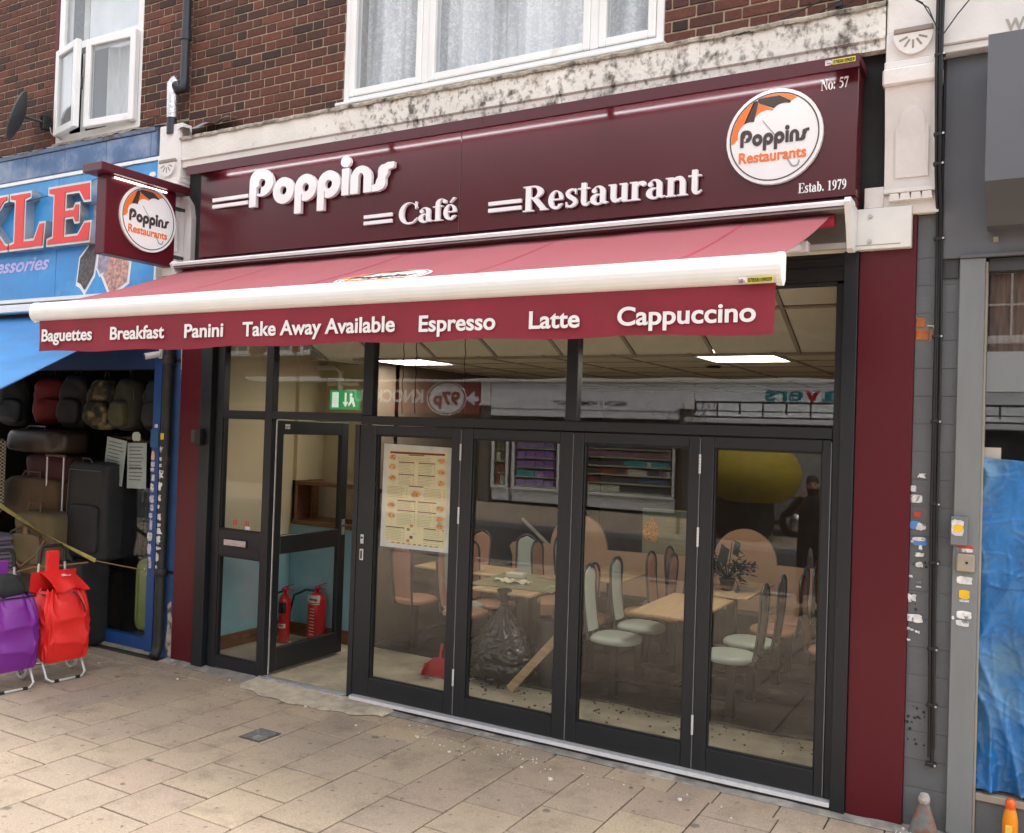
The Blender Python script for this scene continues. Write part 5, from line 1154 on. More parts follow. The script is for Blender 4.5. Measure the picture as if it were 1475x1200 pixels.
# fire extinguishers
EXR = mat('extinguisher_red', (.50, .015, .02), rough=.3, var=.05, coat=.4); LABC = mat('label_cream', (.75, .70, .6), rough=.5)
def extinguisher(x, y, r, h, lab, hose, co2=False):
    t = thing('fire_extinguisher', lab, 'fire extinguisher', (x, y, .018))
    q = MB(); q.lathe([(r*.92, 0), (r, .01), (r, h-.07), (r*.9, h-.04), (r*.6, h-.012), (.022, h)], (x, y, .018), 24); q.build('cylinder', EXR, t)
    q = MB(); q.lathe([(.018, 0), (.018, .03), (.03, .03), (.03, .05), (.012, .06)], (x, y, .018+h), 14); q.box(x-.02, x+.11, y-.012, y+.012, .018+h+.055, .018+h+.063, b=.001, M=Matrix.Translation((x, y, .018+h+.06)) @ Matrix.Rotation(-.35, 4, 'Y') @ Matrix.Translation((-x, -y, -(.018+h+.06)))); q.box(x-.0, x+.10, y-.01, y+.01, .018+h+.035, .018+h+.042, b=.001); q.build('valve', EXR, t)
    q = MB(); q.tube(hose, .011, 10); q.build('hose', BLK, t)
    def lbl(z0, z1, m, nm, e=.001):
        q = MB(); q.grid(lambda u, v: (x+(r+e)*math.sin(-.9+u*1.9), y-(r+e)*math.cos(-.9+u*1.9), z0+v*(z1-z0)), 14, 2); return q.build(nm, m, t)
    if co2: lbl(.16, .20, LABC, 'label'); lbl(.30, .40, BLK, 'label'); 
    else: lbl(.40, .47, LABC, 'label'); lbl(.385, .39, LABC, 'label')
    sans('FIRE' if co2 else 'WATER', r*1.1, .022, face_front(x-r*.2, y-r-.0035, .172 if co2 else .42, t), t, EXR if co2 else BLK, .002, bold=.03)
    if not co2:
        q = MB()
        for k in range(9): q.box(x-.01, x+.045, y-r-.003, y-r-.0015, .10+k*.03, .106+k*.03, b=0)
        q.build('instruction_print', LABC, t)
    return t
extinguisher(-5.875, 1.19, .088, .47, 'larger red fire extinguisher with black hose, cream label near the top', [(-5.90, 1.18, .50), (-5.96, 1.12, .51), (-6.04, 1.05, .46), (-6.07, 1.03, .30), (-6.08, 1.04, .12)])
extinguisher(-6.10, .99, .056, .46, 'slimmer red fire extinguisher with black discharge horn, left of the bigger one', [(-6.11, .97, .50), (-6.15, .92, .48), (-6.16, .91, .40), (-6.12, .92, .20)], co2=True)

# ------------------------------------------------------------------ generic soft shapes
def sgn(v, e): return (abs(v)**e)*(1 if v >= 0 else -1)
def soft(mb, c, a, b_, c_, e1=.35, e2=.35, wr=.0, nu=40, nv=22, M=None, seed=0, top=0., mi=0):
    """rounded-box (superellipsoid) bag body; wr = fabric wrinkle size, top = taper"""
    def f(u, v):
        t = u*2*pi; p = -pi/2+v*pi
        x = a*sgn(math.cos(p), e1)*sgn(math.cos(t), e2); y = b_*sgn(math.cos(p), e1)*sgn(math.sin(t), e2); z = c_*sgn(math.sin(p), e1)
        k = 1-top*(z/c_*.5+.5); x *= k; y *= k
        n = wr*(math.sin(z*31+seed+3*math.sin(x*13+y*9))+.6*math.sin(x*37+y*29+z*17+seed*2)+.5*math.sin(z*67+x*19))
        v_ = Vector((x*(1+n/max(a, .05)), y*(1+n/max(b_, .05)), z))
        v_ = v_+Vector(c); return M @ v_ if M is not None else v_
    return mb.grid(f, nu, nv, closeu=True, mi=mi)

# ------------------------------------------------------------------ party-wall pilasters
def corbel_pilaster(x0, x1, lab, zbot, full=True):
    t = thing('pilaster', lab, 'pilaster', ((x0+x1)/2, -.06, zbot)); w_ = x1-x0
    q = MB(); q.box(x0, x1, -.11, .0, 4.36, 6.2 if x0 > -3 else 4.68, b=.006); q.build('upper_block', PASTE, t)
    q = MB(); q.box(x0-.012, x1+.004, -.145, .0, 4.06, 4.155, b=.01); q.box(x0-.006, x1+.002, -.125, .0, 4.1555, 4.20, b=.006); q.build('moulding', PASTE, t)
    q = MB(); q.box(x0, x1, -.115, .0, 4.2005, 4.3595, b=.004); q.build('frieze', PASTE, t)
    xm = (x0+x1)/2; r = w_*.36
    q = MB(); q.prism([(xm-r*math.cos(k*pi/16), 4.335-r*1.15*math.sin(k*pi/16)) for k in range(17)], -.140, -.1155, 'y'); ro = q.build('rosette', PASTE, t)
    q = MB(); q.box(xm-r*.98, xm+r*.98, -.148, -.116, 4.337, 4.366, b=.005); q.build('rosette_bar', mat('rosette_brown', (.30, .25, .22), rough=.9), ro)
    for k in range(5):  # grooves drawn as thin brown strips on the rosette face, bar in the same brown
        a = -pi*(.12+.19*k); M_ = Matrix.Translation((xm, -.141, 4.325)) @ Matrix.Rotation(-a, 4, 'Y'); q = MB(); q.box(r*.3, r*.75, -.002, .002, -.005, .005, b=.001, M=M_); q.build('groove', mat('rosette_brown', (.30, .25, .22)), ro)
    # scroll body, bulging outward toward the top
    def body(u, v):
        s = [(-1, 0), (-1, 1), (1, 1), (1, 0)][min(3, int(round(u*3)))]; z = 3.50+v*.56; d = .05+.07*v**2
        return (xm+s[0]*w_/2, (-d if s[1] else .0), z)
    q = MB(); q.grid(body, 4, 16, smooth=False); q.build('console', PASTE, t)
    q = MB(); n = 12; ow = w_*.30; zt = 3.83
    out = [(xm-ow, 3.565), (xm+ow, 3.565), (xm+ow, zt)]+[(xm+ow*math.cos(k*pi/n)*.78, zt+.02+.10*math.sin(k*pi/n)) for k in range(n+1)]+[(xm-ow, zt)]
    def dep(z): v = (z-3.5)/.56; return -(.05+.07*v**2)
    vs = [(p[0], dep(p[1])-.012, p[1]) for p in out]+[(p[0], dep(p[1])+.004, p[1]) for p in out]; m_ = len(out)
    q.add(vs, [list(range(m_))]+[[i, (i+1) % m_, m_+(i+1) % m_, m_+i] for i in range(m_)]); q.build('raised_panel', PASTE, t)
    q = MB(); q.box(x0-.0, x1+.0, -.085, .0, 3.478, 3.4995, b=.003); q.build('bead', PASTE, t)
    for k in range(4):
        xx = x0+.03+(w_-.06)*(k+.5)/4; q = MB(); q.prism([(xx-.022, 3.474), (xx+.022, 3.474), (xx+.028, 3.435), (xx-.028, 3.435)], -.085, -.052, 'y'); q.build('dentil', PASTE, t)
    q = MB(); q.box(x0, x1, -.050, .0, 3.362, 3.477, b=.004); q.build('lower_block', PASTE, t)
    return t
corbel_pilaster(-.735, -.455, 'white painted scroll pilaster with a half-round rosette, right of the cafe sign', 3.36)
corbel_pilaster(-6.74, -6.452, 'weathered cream scroll pilaster between the blue shop sign and the cafe sign', 3.36)
q = MB(); q.box(-.84, -.7355, -.045, -.0, 3.41, 3.53, b=.004); tag(q.build('white_patch_board', PASTE), 'small white board beside the awning plate under the scroll pilaster', 'board')
# arched bracket beside projecting sign
q = MB(); q.prism([(-6.45, 3.45), (-6.36, 3.45), (-6.36, 3.85), (-6.385, 3.97), (-6.45, 4.05)], -.05, -.0, 'y'); tag(q.build('arched_bracket', PASTE), 'cream arched plaster bracket behind the small projecting sign', 'bracket')
# dark recess between fascia sign and right pilaster / behind sign
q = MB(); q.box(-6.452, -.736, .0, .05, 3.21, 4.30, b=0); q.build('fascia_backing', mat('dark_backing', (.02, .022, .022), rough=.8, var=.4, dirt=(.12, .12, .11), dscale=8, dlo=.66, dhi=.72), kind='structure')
# ------------------------------------------------------------------ right-hand pier of painted blocks
GP = mat('grey_paint', (.125, .135, .145), rough=.6, var=.10, scale=4, bump=.3, bscale=25, dirt=(.40, .40, .40), dscale=22, dlo=.70, dhi=.74, rnd=.06)
t = thing('block_pier', 'dark grey painted block pier beside the maroon panel, covered in torn stickers', 'pier', (-.45, 0, 0))
q = MB(); q.box(-.561, -.345, .004, .3, 0, 3.36, b=0); q.build('core', mat('grey_joint', (.22, .23, .24), rough=.8), t)
zz = [.0, .072]+[.224+.1525*k for k in range(20)]+[3.36]
for i in range(len(zz)-1):
    z0, z1 = zz[i], zz[i+1]
    if z1-z0 < .03: continue
    if abs(z0-2.664) < .05:      # the broken one: only its right part left
        q = MB(); q.prism([(-.43, z0+.002), (-.347, z0+.002), (-.347, z1-.002), (-.56, z1-.002), (-.50, z1-.07), (-.46, z0+.06)], -.0, .05, 'y'); q.build('painted_block', GP, t)
        for k, (a, b_, c, d) in enumerate(((-.56, -.49, z0+.003, z0+.066), (-.482, -.435, z0+.003, z0+.05), (-.56, -.51, z0+.074, z0+.13))):
            q = MB(); q.box(a, b_, -.001, .05, c, d, b=.004); q.build('brick', mat('raw_orange_brick', (.42, .14, .05), rough=.9, var=.3, scale=30, bump=.5), t)
        q = MB(); q.tube([(-.50, -.002, z1-.07), (-.47, -.004, z0+.08), (-.432, -.002, z0+.01)], .006, 6); q.build('broken_edge', mat('plaster_edge', (.6, .55, .42), rough=.9), t)
        continue
    q = MB(); q.box(-.561, -.346, R.uniform(-.0015, .0015), .05, z0+.0012, z1-.0012, b=.0012); q.build('painted_block', GP, t)
def stickers(par, L_, y, nm='sticker'):
    # each sheet sits a hair proud of the one before it
    for (x, z, w_, h_, m_, te) in L_:
        y -= .00035; q = MB(); q.prism(ragged(x, z, w_, h_, te), y-.0009, y, 'y'); q.build(nm, STK[m_], par)
stickers(t, [(-.508, 1.924, .045, .035, 0, .5), (-.548, 1.85, .03, .04, 0, .3), (-.535, 1.795, .065, .045, 0, .05), (-.524, 1.709, .045, .035, 3, .4), (-.535, 1.65, .06, .05, 4, .2), (-.505, 1.645, .055, .05, 0, .4), (-.510, 1.563, .075, .05, 4, .1), (-.515, 1.575, .07, .022, 0, .2), (-.505, 1.53, .02, .03, 0, .4), (-.508, 1.49, .05, .028, 0, .4), (-.51, 1.435, .04, .035, 0, .5), (-.548, 1.56, .018, .015, 0, .4), (-.55, 1.37, .022, .018, 0, .4), (-.51, 1.34, .03, .014, 0, .4), (-.51, 1.315, .03, .012, 0, .4), (-.545, 1.25, .055, .05, 0, .5), (-.525, 1.142, .09, .05, 0, .2), (-.55, 1.08, .05, .02, 0, .6), (-.51, 1.07, .03, .02, 0, .6), (-.552, 1.02, .03, .02, 0, .6)], -.003)
q = MB()
for k in range(26): x = R.uniform(-.55, -.46); z = R.choice((1.42, 1.2, .62, .5))+R.uniform(-.05, .05); s = R.uniform(.004, .012); q.prism([(x+s*math.cos(c_)*R.uniform(.4, 1), z+s*math.sin(c_)*R.uniform(.4, 1)) for c_ in (0, 1, 2, 3, 4, 5)], -.004, -.0031, 'y')
q.build('glue_blotch', BLK, t, kind='stuff')
# timber post of the grey shop
GPT = mat('grey_timber', (.20, .215, .22), rough=.5, var=.08, scale=3, stretch=(3, 3, .6), dirt=(.5, .5, .5), dscale=30, dlo=.74, dhi=.78)
t = thing('timber_post', 'lighter grey timber post with meter boxes between the block pier and the blue sheeted window', 'post', (-.285, -.03, 0))
q = MB(); q.box(-.345, -.222, -.035, .10, .03, 3.10, b=.003); q.build('post', GPT, t)
q = MB(); q.box(-.222, -.210, -.015, .10, .03, 3.08, b=.002); q.build('edge_strip', mat('edge_cream', (.35, .31, .25), rough=.7), t)
t2 = thing('meter_box', 'small grey wall box with a yellow sticker on the grey timber post', 'junction box', (-.31, -.05, 1.65))
q = MB(); q.box(-.355, -.275, -.075, -.0352, 1.565, 1.715, b=.004); q.build('box', mat('box_grey', (.17, .19, .20), rough=.5), t2)
stickers(t2, [(-.322, 1.66, .06, .085, 0, .1)], -.0752); stickers(t2, [(-.318, 1.655, .045, .045, 2, .2)], -.0769); stickers(t2, [(-.318, 1.625, .045, .02, 1, .2)], -.0769)
t2 = thing('bell_box', 'square beige switch box below the yellow-stickered wall box', 'junction box', (-.28, -.05, 1.47)); q = MB(); q.box(-.325, -.238, -.058, -.0352, 1.425, 1.52, b=.008); q.build('plate', mat('beige_box', (.36, .31, .24), rough=.6), t2); q = MB(); q.tube([(-.275, -.058, 1.475), (-.275, -.061, 1.475)], .007, 10); q.build('hole', BLK, t2)
stickers(t, [(-.285, 1.555, .075, .02, 3, .05), (-.285, 1.538, .075, .02, 0, .05), (-.285, 1.378, .08, .045, 0, .15), (-.283, 1.303, .052, .05, 2, .1), (-.283, 1.27, .05, .015, 1, .2), (-.283, 1.195, .075, .045, 0, .12), (-.29, 1.15, .065, .035, 0, .2), (-.335, 1.175, .012, .02, 0, .1)], -.0355)
# grey shop front
GD = mat('grey_render', (.115, .12, .135), rough=.6, var=.08, scale=2)
t = thing('grey_shopfront', 'closed grey shopfront at the right edge with a blue sheeted window', 'shopfront', (.2, 0, 0))
q = MB(); q.box(-.435, .9, -.03, .05, 3.105, 4.20, b=.003); q.build('fascia', GD, t)
q = MB(); q.box(-.448, -.352, -.012, .05, 3.0, 4.24, b=.002); q.build('dark_strip', mat('grey_dark', (.05, .052, .06), rough=.6), t)
q = MB(); q.box(-.345, .9, -.05, -.0305, 3.10, 3.118, b=.002); q.build('lower_edge', GD, t)
q = MB(); q.box(-.2095, .9, .0, .09, 2.385, 2.60, b=.003); q.build('transom', GPT, t)
q = MB(); q.box(-.2095, .9, .0, .09, 3.03, 3.10, b=.003); q.build('head', mat('grey_dark', (.05, .052, .06)), t)
q = MB(); q.box(-.2095, .9, -.01, .09, .225, .262, b=.003); q.build('sill', mat('edge_cream', (.35, .31, .25)), t)
q = MB(); q.box(-.2095, .9, .005, .09, .02, .2245, b=.003); q.build('stall_riser', GP, t)
q = MB(); q.box(-.2095, .9, .045, .052, .262, 2.385, b=0); q.build('glass_pane', SPOT, t); q = MB(); q.box(-.2095, .9, .045, .052, 2.6, 3.03, b=0); q.build('glass_pane', SPOT, t)
q = MB(); q.box(-.2, .9, .09, .1, 2.55, 3.1, b=0); q.build('brown_blind', mat('brown_blind', (.13, .075, .05), rough=.8, var=.4, stretch=(12, 1, 1)), t)
q = MB(); q.box(-.30, 1.2, 1.4, 1.45, 0, 3.2, b=0); q.box(1.2, 1.25, .1, 1.45, 0, 3.2, b=0); q.box(-.56, -.345, .3, 1.45, 0, 3.36, b=0); q.box(-.3, 1.2, .1, 1.4, 3.1, 3.15, b=0); q.build('room', mat('dark_room', (.05, .05, .05)), t)
q = MB(); q.box(-.21, -.13, .053, .056, 2.03, 2.09, b=0); q.build('paper_note', LABC, t)
def bsheet(u, v):
    x = -.212+u*1.1; zt = 2.035-.35*u*.0-.065*u; z = .285+v*(zt-.285)
    p = Vector((x*1.6+z*.5, z*.9-x*.6, 0)); w1 = noise.noise(p*1.1)
    a = .050*(1-abs(noise.noise(p*1.6+Vector((w1*2, w1, 3)))))**4+.010*(1-abs(noise.noise(Vector((x*7-z*4, z*3+x*3, 5))+Vector((w1*2.5, 0, 0)))))**14+.008*(1-abs(noise.noise(Vector((x*5+z*6, z*5-x*4, 15))+Vector((0, w1*3, 0)))))**16+.006*(1-abs(noise.noise(Vector((x*16-z*3, z*12, 25)))))**18+.002*noise.noise(Vector((x*40, z*30, 1)))
    a *= 1.0+1.2*max(0, .9-z)+.8*(1 if 1.35 < z < 1.7 else .4)*.5
    return (x, .040-a*.62, z)
BS_ = mat('blue_polythene', (.022, .15, .40), rough=.22, var=.35, scale=2.5, stretch=(2, 1, 1), bump=.25, bscale=14, dirt=(.10, .22, .34), dscale=1.1, dlo=.48, dhi=.62)
q = MB(); q.grid(bsheet, 150, 240); q.build('blue_plastic_sheet', BS_, t)
t = thing('sign_box', 'big plain grey projecting sign box at the top right corner', 'shop sign', (.3, -.3, 3.3)); q = MB(); q.prism([(-.45, 3.40), (-.45, 4.125), (-.0305, 4.125), (-.0305, 3.24), (-.15, 3.24)], -.218, .9, 'x'); q.build('box', GD, t); q = MB(); q.box(-.22, -.2181, -.455, -.03, 3.39, 4.13, b=0); 
t = thing('white_fascia', 'white cornice over the grey shop with worn pale lettering', 'cornice', (.2, -.1, 4.25)); q = MB(); q.box(-.4545, .9, -.12, .0, 4.245, 4.55, b=.006); q.box(-.4545, .9, -.15, .0, 4.5505, 4.62, b=.01); q.box(-.4545, .9, -.105, .0, 4.205, 4.2445, b=.004); q.build('band', CORN if False else PASTE, t)
sans('WAM', .20, .07, face_front(-.155, -.1215, 4.262, t), t, mat('worn_letter', (.42, .38, .34), rough=.9), .002, bold=.03)
# orange dispenser, conical guard, cable run
t = thing('orange_bottle', 'orange plastic bottle standing on the ground by the grey stall riser', 'bottle', (-.045, -.06, 0)); ORP = mat('orange_plastic', (.85, .28, .01), rough=.35)
q = MB(); q.lathe([(.030, 0), (.036, .008), (.036, .14), (.030, .175), (.022, .20)], (-.045, -.06, .04), 20); q.build('body', ORP, t); q = MB(); q.lathe([(.024, 0), (.026, .02), (.024, .04), (.012, .05)], (-.045, -.06, .235), 16); q.build('cap', mat('orange_cap', (.8, .12, .01), rough=.35), t); q = MB(); q.box(-.0655, -.035, -.100, -.095, .08, .16, b=.001); q.build('label', mat('label_yellow', (.9, .6, .1)), t); q = MB(); q.lathe([(.034, 0), (.034, .04)], (-.045, -.06, .0), 20); q.build('base', mat('orange_cap', (.8, .12, .01)), t)
t = thing('cable_guard', 'rusty grey cone-shaped metal guard at the foot of the cables', 'cable guard', (-.45, -.06, 0)); q = MB(); q.lathe([(.085, -.02), (.078, .0), (.05, .10), (.026, .17), (.022, .18)], (-.45, -.06, .0), 24, sy=.6); q.build('cone', mat('rusty_steel', (.17, .19, .19), rough=.6, var=.2, scale=8, dirt=(.22, .09, .05), dscale=7, dlo=.44, dhi=.56), t); q = MB(); q.lathe([(.024, 0), (.03, .012), (.03, .03), (.02, .05)], (-.45, -.06, .17), 16); q.build('collar', mat('chalky', (.42, .38, .34), rough=.9, var=.3, scale=40), t)
t = thing('cable_bundle', 'black cable bundle clipped down the grey block pier from above', 'cable', (-.44, -.02, .3)); CB = mat('cable_black', (.010, .010, .011), rough=.5)
for k, (dx, r_) in enumerate(((0, .010), (-.014, .008), (.012, .007))):
    q = MB(); zs = [5.6, 5.0, 4.6, 4.3, 4.1, 3.8, 3.55, 3.36, 3.1, 2.7, 2.2, 1.7, 1.2, .7, .36+.05*k]; q.tube([(-.458+dx+.004*math.sin(z*2.3+k)+(4.2-min(4.2, z))*.009, (-.155 if z > 4.0 else -.13 if z > 3.4 else -.03)-.004*k, z) for z in zs], r_, 8); q.build('cable', CB, t)
for z in (4.18, 3.76, 3.60, 3.217, 2.683, 2.221, 1.773, 1.456, .992, .688, .374):
    q = MB(); x = -.458+(4.2-min(4.2, z))*.009; y_ = -.155 if z > 4.0 else -.13 if z > 3.4 else -.03; q.box(x-.028, x+.026, y_-.014, y_+.02, z-.010, z+.010, b=.004); c_ = q.build('cable_clip', CB, t); q = MB(); q.lathe([(.006, 0), (.006, .004), (.003, .006)], (x+.02, y_-.02, z), 8, axis='y'); q.build('screw', STEEL, c_)
t = thing('loose_cables', 'thin black telephone wires looping across the bricks to the white pilaster', 'cable', (-1, -.1, 4.6))
for pts in ([(-1.60, -.14, 4.50), (-1.35, -.10, 4.56), (-1.10, -.07, 4.64), (-.9, -.05, 4.78)], [(-1.56, -.14, 4.50), (-1.30, -.10, 4.57), (-1.04, -.07, 4.66), (-.8, -.05, 4.85)], [(-1.12, -.09, 4.56), (-.95, -.14, 4.60), (-.80, -.17, 4.60), (-.66, -.18, 4.56), (-.52, -.17, 4.44), (-.46, -.16, 4.28)], [(-1.0, -.12, 4.55), (-.85, -.16, 4.585), (-.70, -.19, 4.575), (-.55, -.18, 4.47), (-.47, -.17, 4.32)], [(-.55, -.14, 4.75), (-.50, -.15, 4.6), (-.45, -.16, 4.4)], [(-.45, -.16, 4.28), (-.38, -.16, 4.38), (-.28, -.16, 4.5), (-.2, -.16, 4.7)]):
    q = MB(); q.tube(pts, .0035, 6); q.build('wire', CB, t)
q = MB(); q.box(-1.02, -.98, -.10, -.05, 4.575, 4.605, b=.004); q.build('wire_clip', CB, t)
t = thing('loose_cables', 'thin dark wire sagging along the blue shop sign to the pipe foot', 'cable', (-8, -.15, 4.4))
for pts in ([(-9.6, -.16, 4.15), (-8.9, -.17, 4.16), (-8.2, -.18, 4.20), (-7.6, -.18, 4.27), (-7.0, -.17, 4.36), (-6.75, -.15, 4.36)], [(-6.5, -.09, 5.0), (-6.75, -.05, 4.82), (-6.95, -.05, 4.80), (-7.1, -.05, 4.75)], [(-6.55, -.17, 4.13), (-6.42, -.14, 4.04), (-6.3, -.12, 4.02), (-6.2, -.12, 4.06)]):
    q = MB(); q.tube(pts, .0035, 6); q.build('wire', CB, t)

# ------------------------------------------------------------------ blue luggage shop
BLU = mat('shop_blue', (.012, .065, .24), rough=.45, var=.12, scale=4, dirt=(.25, .25, .27), dscale=12, dlo=.72, dhi=.78); BLUW = mat('weathered_blue', (.12, .20, .36), rough=.8, var=.25, scale=3, bump=.5, bscale=18, dirt=(.33, .36, .42), dscale=3, dlo=.45, dhi=.7); SKYB = mat('sign_sky_blue', (.035, .27, .62), rough=.4, var=.16, scale=.9, stretch=(1.5, 1, 3), dirt=(.12, .42, .75), dscale=2.2, dlo=.5, dhi=.8)
ls = thing('luggage_shopfront', 'bright blue luggage shop frontage at the left, goods piled in its doorway', 'shopfront', (-8, 0, 0))
for x0, x1, k in [(-10.6+.62*i, -10.6+.62*(i+1)-.004, i) for i in range(6)]+[(-6.88, -6.802, 6)]:
    q = MB(); q.box(x0, min(x1, -6.805), -.09, .03, 4.44, 4.66, b=.006); q.build('flashing_panel', BLUW, ls); 
q = MB(); q.prism([(-.10, 4.665), (-.105, 4.70), (-.0, 4.745), (.0, 4.66)], -10.6, -6.82, 'x'); q.build('lead_ledge', mat('weathered_blue2', (.16, .22, .34), rough=.8, var=.3, scale=5, bump=.8, dirt=(.10, .09, .08), dscale=5, dlo=.5, dhi=.62), ls)
q = MB()
q.grid(lambda u, v: (-10.6+3.8*u, -.105+.11*v-.006*math.sin(u*70), 4.702+.048*v+.006*math.sin(u*90+v)+.004*math.sin(u*200)), 200, 4); q.build('mortar_fillet', mat('weathered_render', (.42, .37, .30)), ls)
q = MB(); q.box(-6.69, -6.452, .0, .3, .0, 3.36, b=0); q.build('pier', mat('pier_blue', (.035, .095, .24), rough=.6, var=.15, scale=6, bump=.3), ls)
RND = mat('bare_render', (.50, .44, .36), rough=.95, var=.3, scale=10, dirt=(.12, .10, .08), dscale=9, dlo=.5, dhi=.62)
for P__ in ([(-6.51, .02), (-6.455, .02), (-6.455, .34), (-6.48, .38), (-6.49, .50), (-6.53, .47), (-6.52, .3), (-6.54, .12)], [(-6.47, 2.45), (-6.453, 2.45), (-6.453, 3.0), (-6.49, 3.0)], [(-6.69, 1.75), (-6.665, 2.0), (-6.66, 3.0), (-6.69, 3.0)]):
    q = MB(); q.prism(P__, -.006, .0, 'y'); q.build('bare_render', RND, ls)
q = MB(); q.box(-6.79, -6.691, -.03, .08, .0, 2.95, b=.003); q.build('post', BLU, ls)
q = MB(); q.box(-7.44, -6.791, -.012, .06, .03, .135, b=.003); q.build('bottom_rail', BLU, ls); q = MB(); q.box(-7.5, -6.7, -.04, .2, -.0, .029, b=.004); q.build('step', CONC, ls)
q = MB(); q.box(-10.6, -6.791, -.02, .08, 2.54, 3.0, b=.003); q.build('head_panel', mat('deep_blue', (.008, .03, .12), rough=.5), ls)
q = MB(); q.box(-7.44, -7.40, -.01, .06, .1355, 1.92, b=.003); q.build('mullion', BLK, ls)
q = MB(); q.box(-7.40, -6.791, .02, .026, .136, 1.92, b=0); q.build('glass_pane', DGL, ls)
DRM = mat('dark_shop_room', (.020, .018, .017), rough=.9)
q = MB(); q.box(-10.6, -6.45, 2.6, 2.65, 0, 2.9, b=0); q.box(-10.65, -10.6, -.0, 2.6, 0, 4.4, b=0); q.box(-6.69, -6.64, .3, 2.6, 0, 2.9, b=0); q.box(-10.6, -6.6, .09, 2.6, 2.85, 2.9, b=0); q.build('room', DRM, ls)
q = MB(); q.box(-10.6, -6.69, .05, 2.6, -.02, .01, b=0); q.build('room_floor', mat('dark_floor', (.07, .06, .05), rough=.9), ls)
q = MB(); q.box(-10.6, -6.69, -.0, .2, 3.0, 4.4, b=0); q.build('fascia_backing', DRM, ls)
# stickers up the blue post
t = ls
stickers(ls, [(-6.765, 1.765, .05, .10, 5, .3), (-6.762, 1.69, .05, .05, 1, .1)], -.0305)
z = 1.66
while z > .86:
    h = R.uniform(.04, .12); stickers(ls, [(-6.758+R.uniform(-.012, .008), z-h/2, R.uniform(.04, .07), h, R.choice((0, 1, 1)), .3)], -.0305); z -= h+R.uniform(0, .02)
stickers(ls, [(-6.75, .80, .035, .07, 1, .05), (-6.735, 1.98, .045, .035, 0, .2), (-6.735, 2.03, .045, .035, 0, .2)], -.0305)
q = MB(); q.box(-6.80, -6.70, -.036, -.0305, 1.84, 2.0, b=.001); q.build('turquoise_notice', mat('turq', (.02, .12, .28)), ls)
# security camera
t = thing('security_camera', 'small white security camera on the blue post top under the red awning', 'security camera', (-6.72, -.06, 2.65)); q = MB(); q.tube([(-6.76, -.16, 2.64), (-6.70, -.05, 2.67)], .028, 12); q.build('body', WHT, t); q = MB(); q.tube([(-6.765, -.168, 2.638), (-6.76, -.16, 2.64)], .02, 12); q.build('lens', BLK, t); q = MB(); q.box(-6.72, -6.68, -.05, -.03, 2.63, 2.72, b=.004); q.build('mount', WHT, t)
# sign
sg = thing('luggage_shop_sign', 'sky blue sign panel with big raised red letters and a picture of bags', 'shop sign', (-8.5, -.1, 3.2))
q = MB()
for x0, x1 in ((-10.6, -9.702), (-9.698, -8.182), (-8.178, -6.745)):
    q = MB(); q.box(x0, x1, -.10, -.0, 3.235, 4.385, b=.003); q.build('panel', SKYB, sg)
q = MB(); q.box(-6.745, -6.715, -.115, -.0, 3.20, 4.42, b=.003); q.build('frame_bar', CAS, sg); q = MB(); q.box(-10.6, -6.7455, -.115, -.0, 4.3855, 4.42, b=.003); q.build('frame_bar', CAS, sg); q = MB(); q.box(-10.6, -6.7455, -.115, -.0, 3.20, 3.2345, b=.003); q.build('frame_bar', CAS, sg)
def slab_letter(pts, x, w_, z, h):
    P_ = [(x+p[0]*w_, z+p[1]*h) for p in pts]; cx = x+w_/2; cz = z+h/2
    rim = mat('letter_rim', (.50, .48, .47), rough=.3, metal=.6); red = mat('letter_red', (.72, .035, .03), rough=.45, var=.06)
    o = loops_mesh('rim', [P_], 1.0, [rim], 0.); o.transform(face_front(0, -.145, 0, sg) @ Matrix.Diagonal((1, 1, .09, 1))); ob = bpy.data.objects.new('letter', o); col.objects.link(ob); ob.parent = sg
    # inner red face: shrink the outline
    n = len(P_); inn = []; ins = .022
    area = sum(P_[i][0]*P_[(i+1) % n][1]-P_[(i+1) % n][0]*P_[i][1] for i in range(n)); s = 1 if area > 0 else -1
    for i in range(n):
        a, b_, c = Vector(P_[i-1]), Vector(P_[i]), Vector(P_[(i+1) % n]); d1 = (b_-a).normalized(); d2 = (c-b_).normalized(); n1 = Vector((-d1.y, d1.x))*s; n2 = Vector((-d2.y, d2.x))*s; m_ = (n1+n2); m_ = m_/(max(.25, m_.dot(n1))); inn.append(tuple(b_+m_*ins))
    o = loops_mesh('face', [inn], 1.0, [red]); o.transform(face_front(0, -.193, 0, sg) @ Matrix.Diagonal((1, 1, .004, 1))); f_ = bpy.data.objects.new('letter_face', o); col.objects.link(f_); f_.parent = ob
E_ = [(0, 0), (1, 0), (1.03, .36), (.86, .36), (.72, .17), (.44, .17), (.44, .42), (.60, .42), (.64, .33), (.76, .33), (.76, .68), (.64, .68), (.60, .60), (.44, .60), (.44, .83), (.72, .83), (.84, .66), (1.0, .66), (.98, 1), (0, 1), (0, .86), (.13, .83), (.13, .17), (0, .14)]
L__ = [(0, 0), (1, 0), (1.04, .45), (.86, .45), (.72, .18), (.47, .18), (.47, .84), (.62, .87), (.62, 1), (0, 1), (0, .87), (.15, .84), (.15, .16), (0, .13)]
K_ = [(0, 0), (.52, 0), (.52, .13), (.42, .16), (.42, .36), (.66, .13), (.6, .0), (1.12, 0), (1.12, .13), (1.02, .15), (.66, .52), (.96, .85), (1.06, .87), (1.06, 1), (.62, 1), (.62, .87), (.72, .85), (.42, .55), (.42, .84), (.52, .87), (.52, 1), (0, 1), (0, .87), (.12, .84), (.12, .16), (0, .13)]
slab_letter(E_, -8.205, .655, 3.70, .575); slab_letter(L__, -8.83, .58, 3.70, .575); slab_letter(K_, -9.53, .64, 3.70, .575)
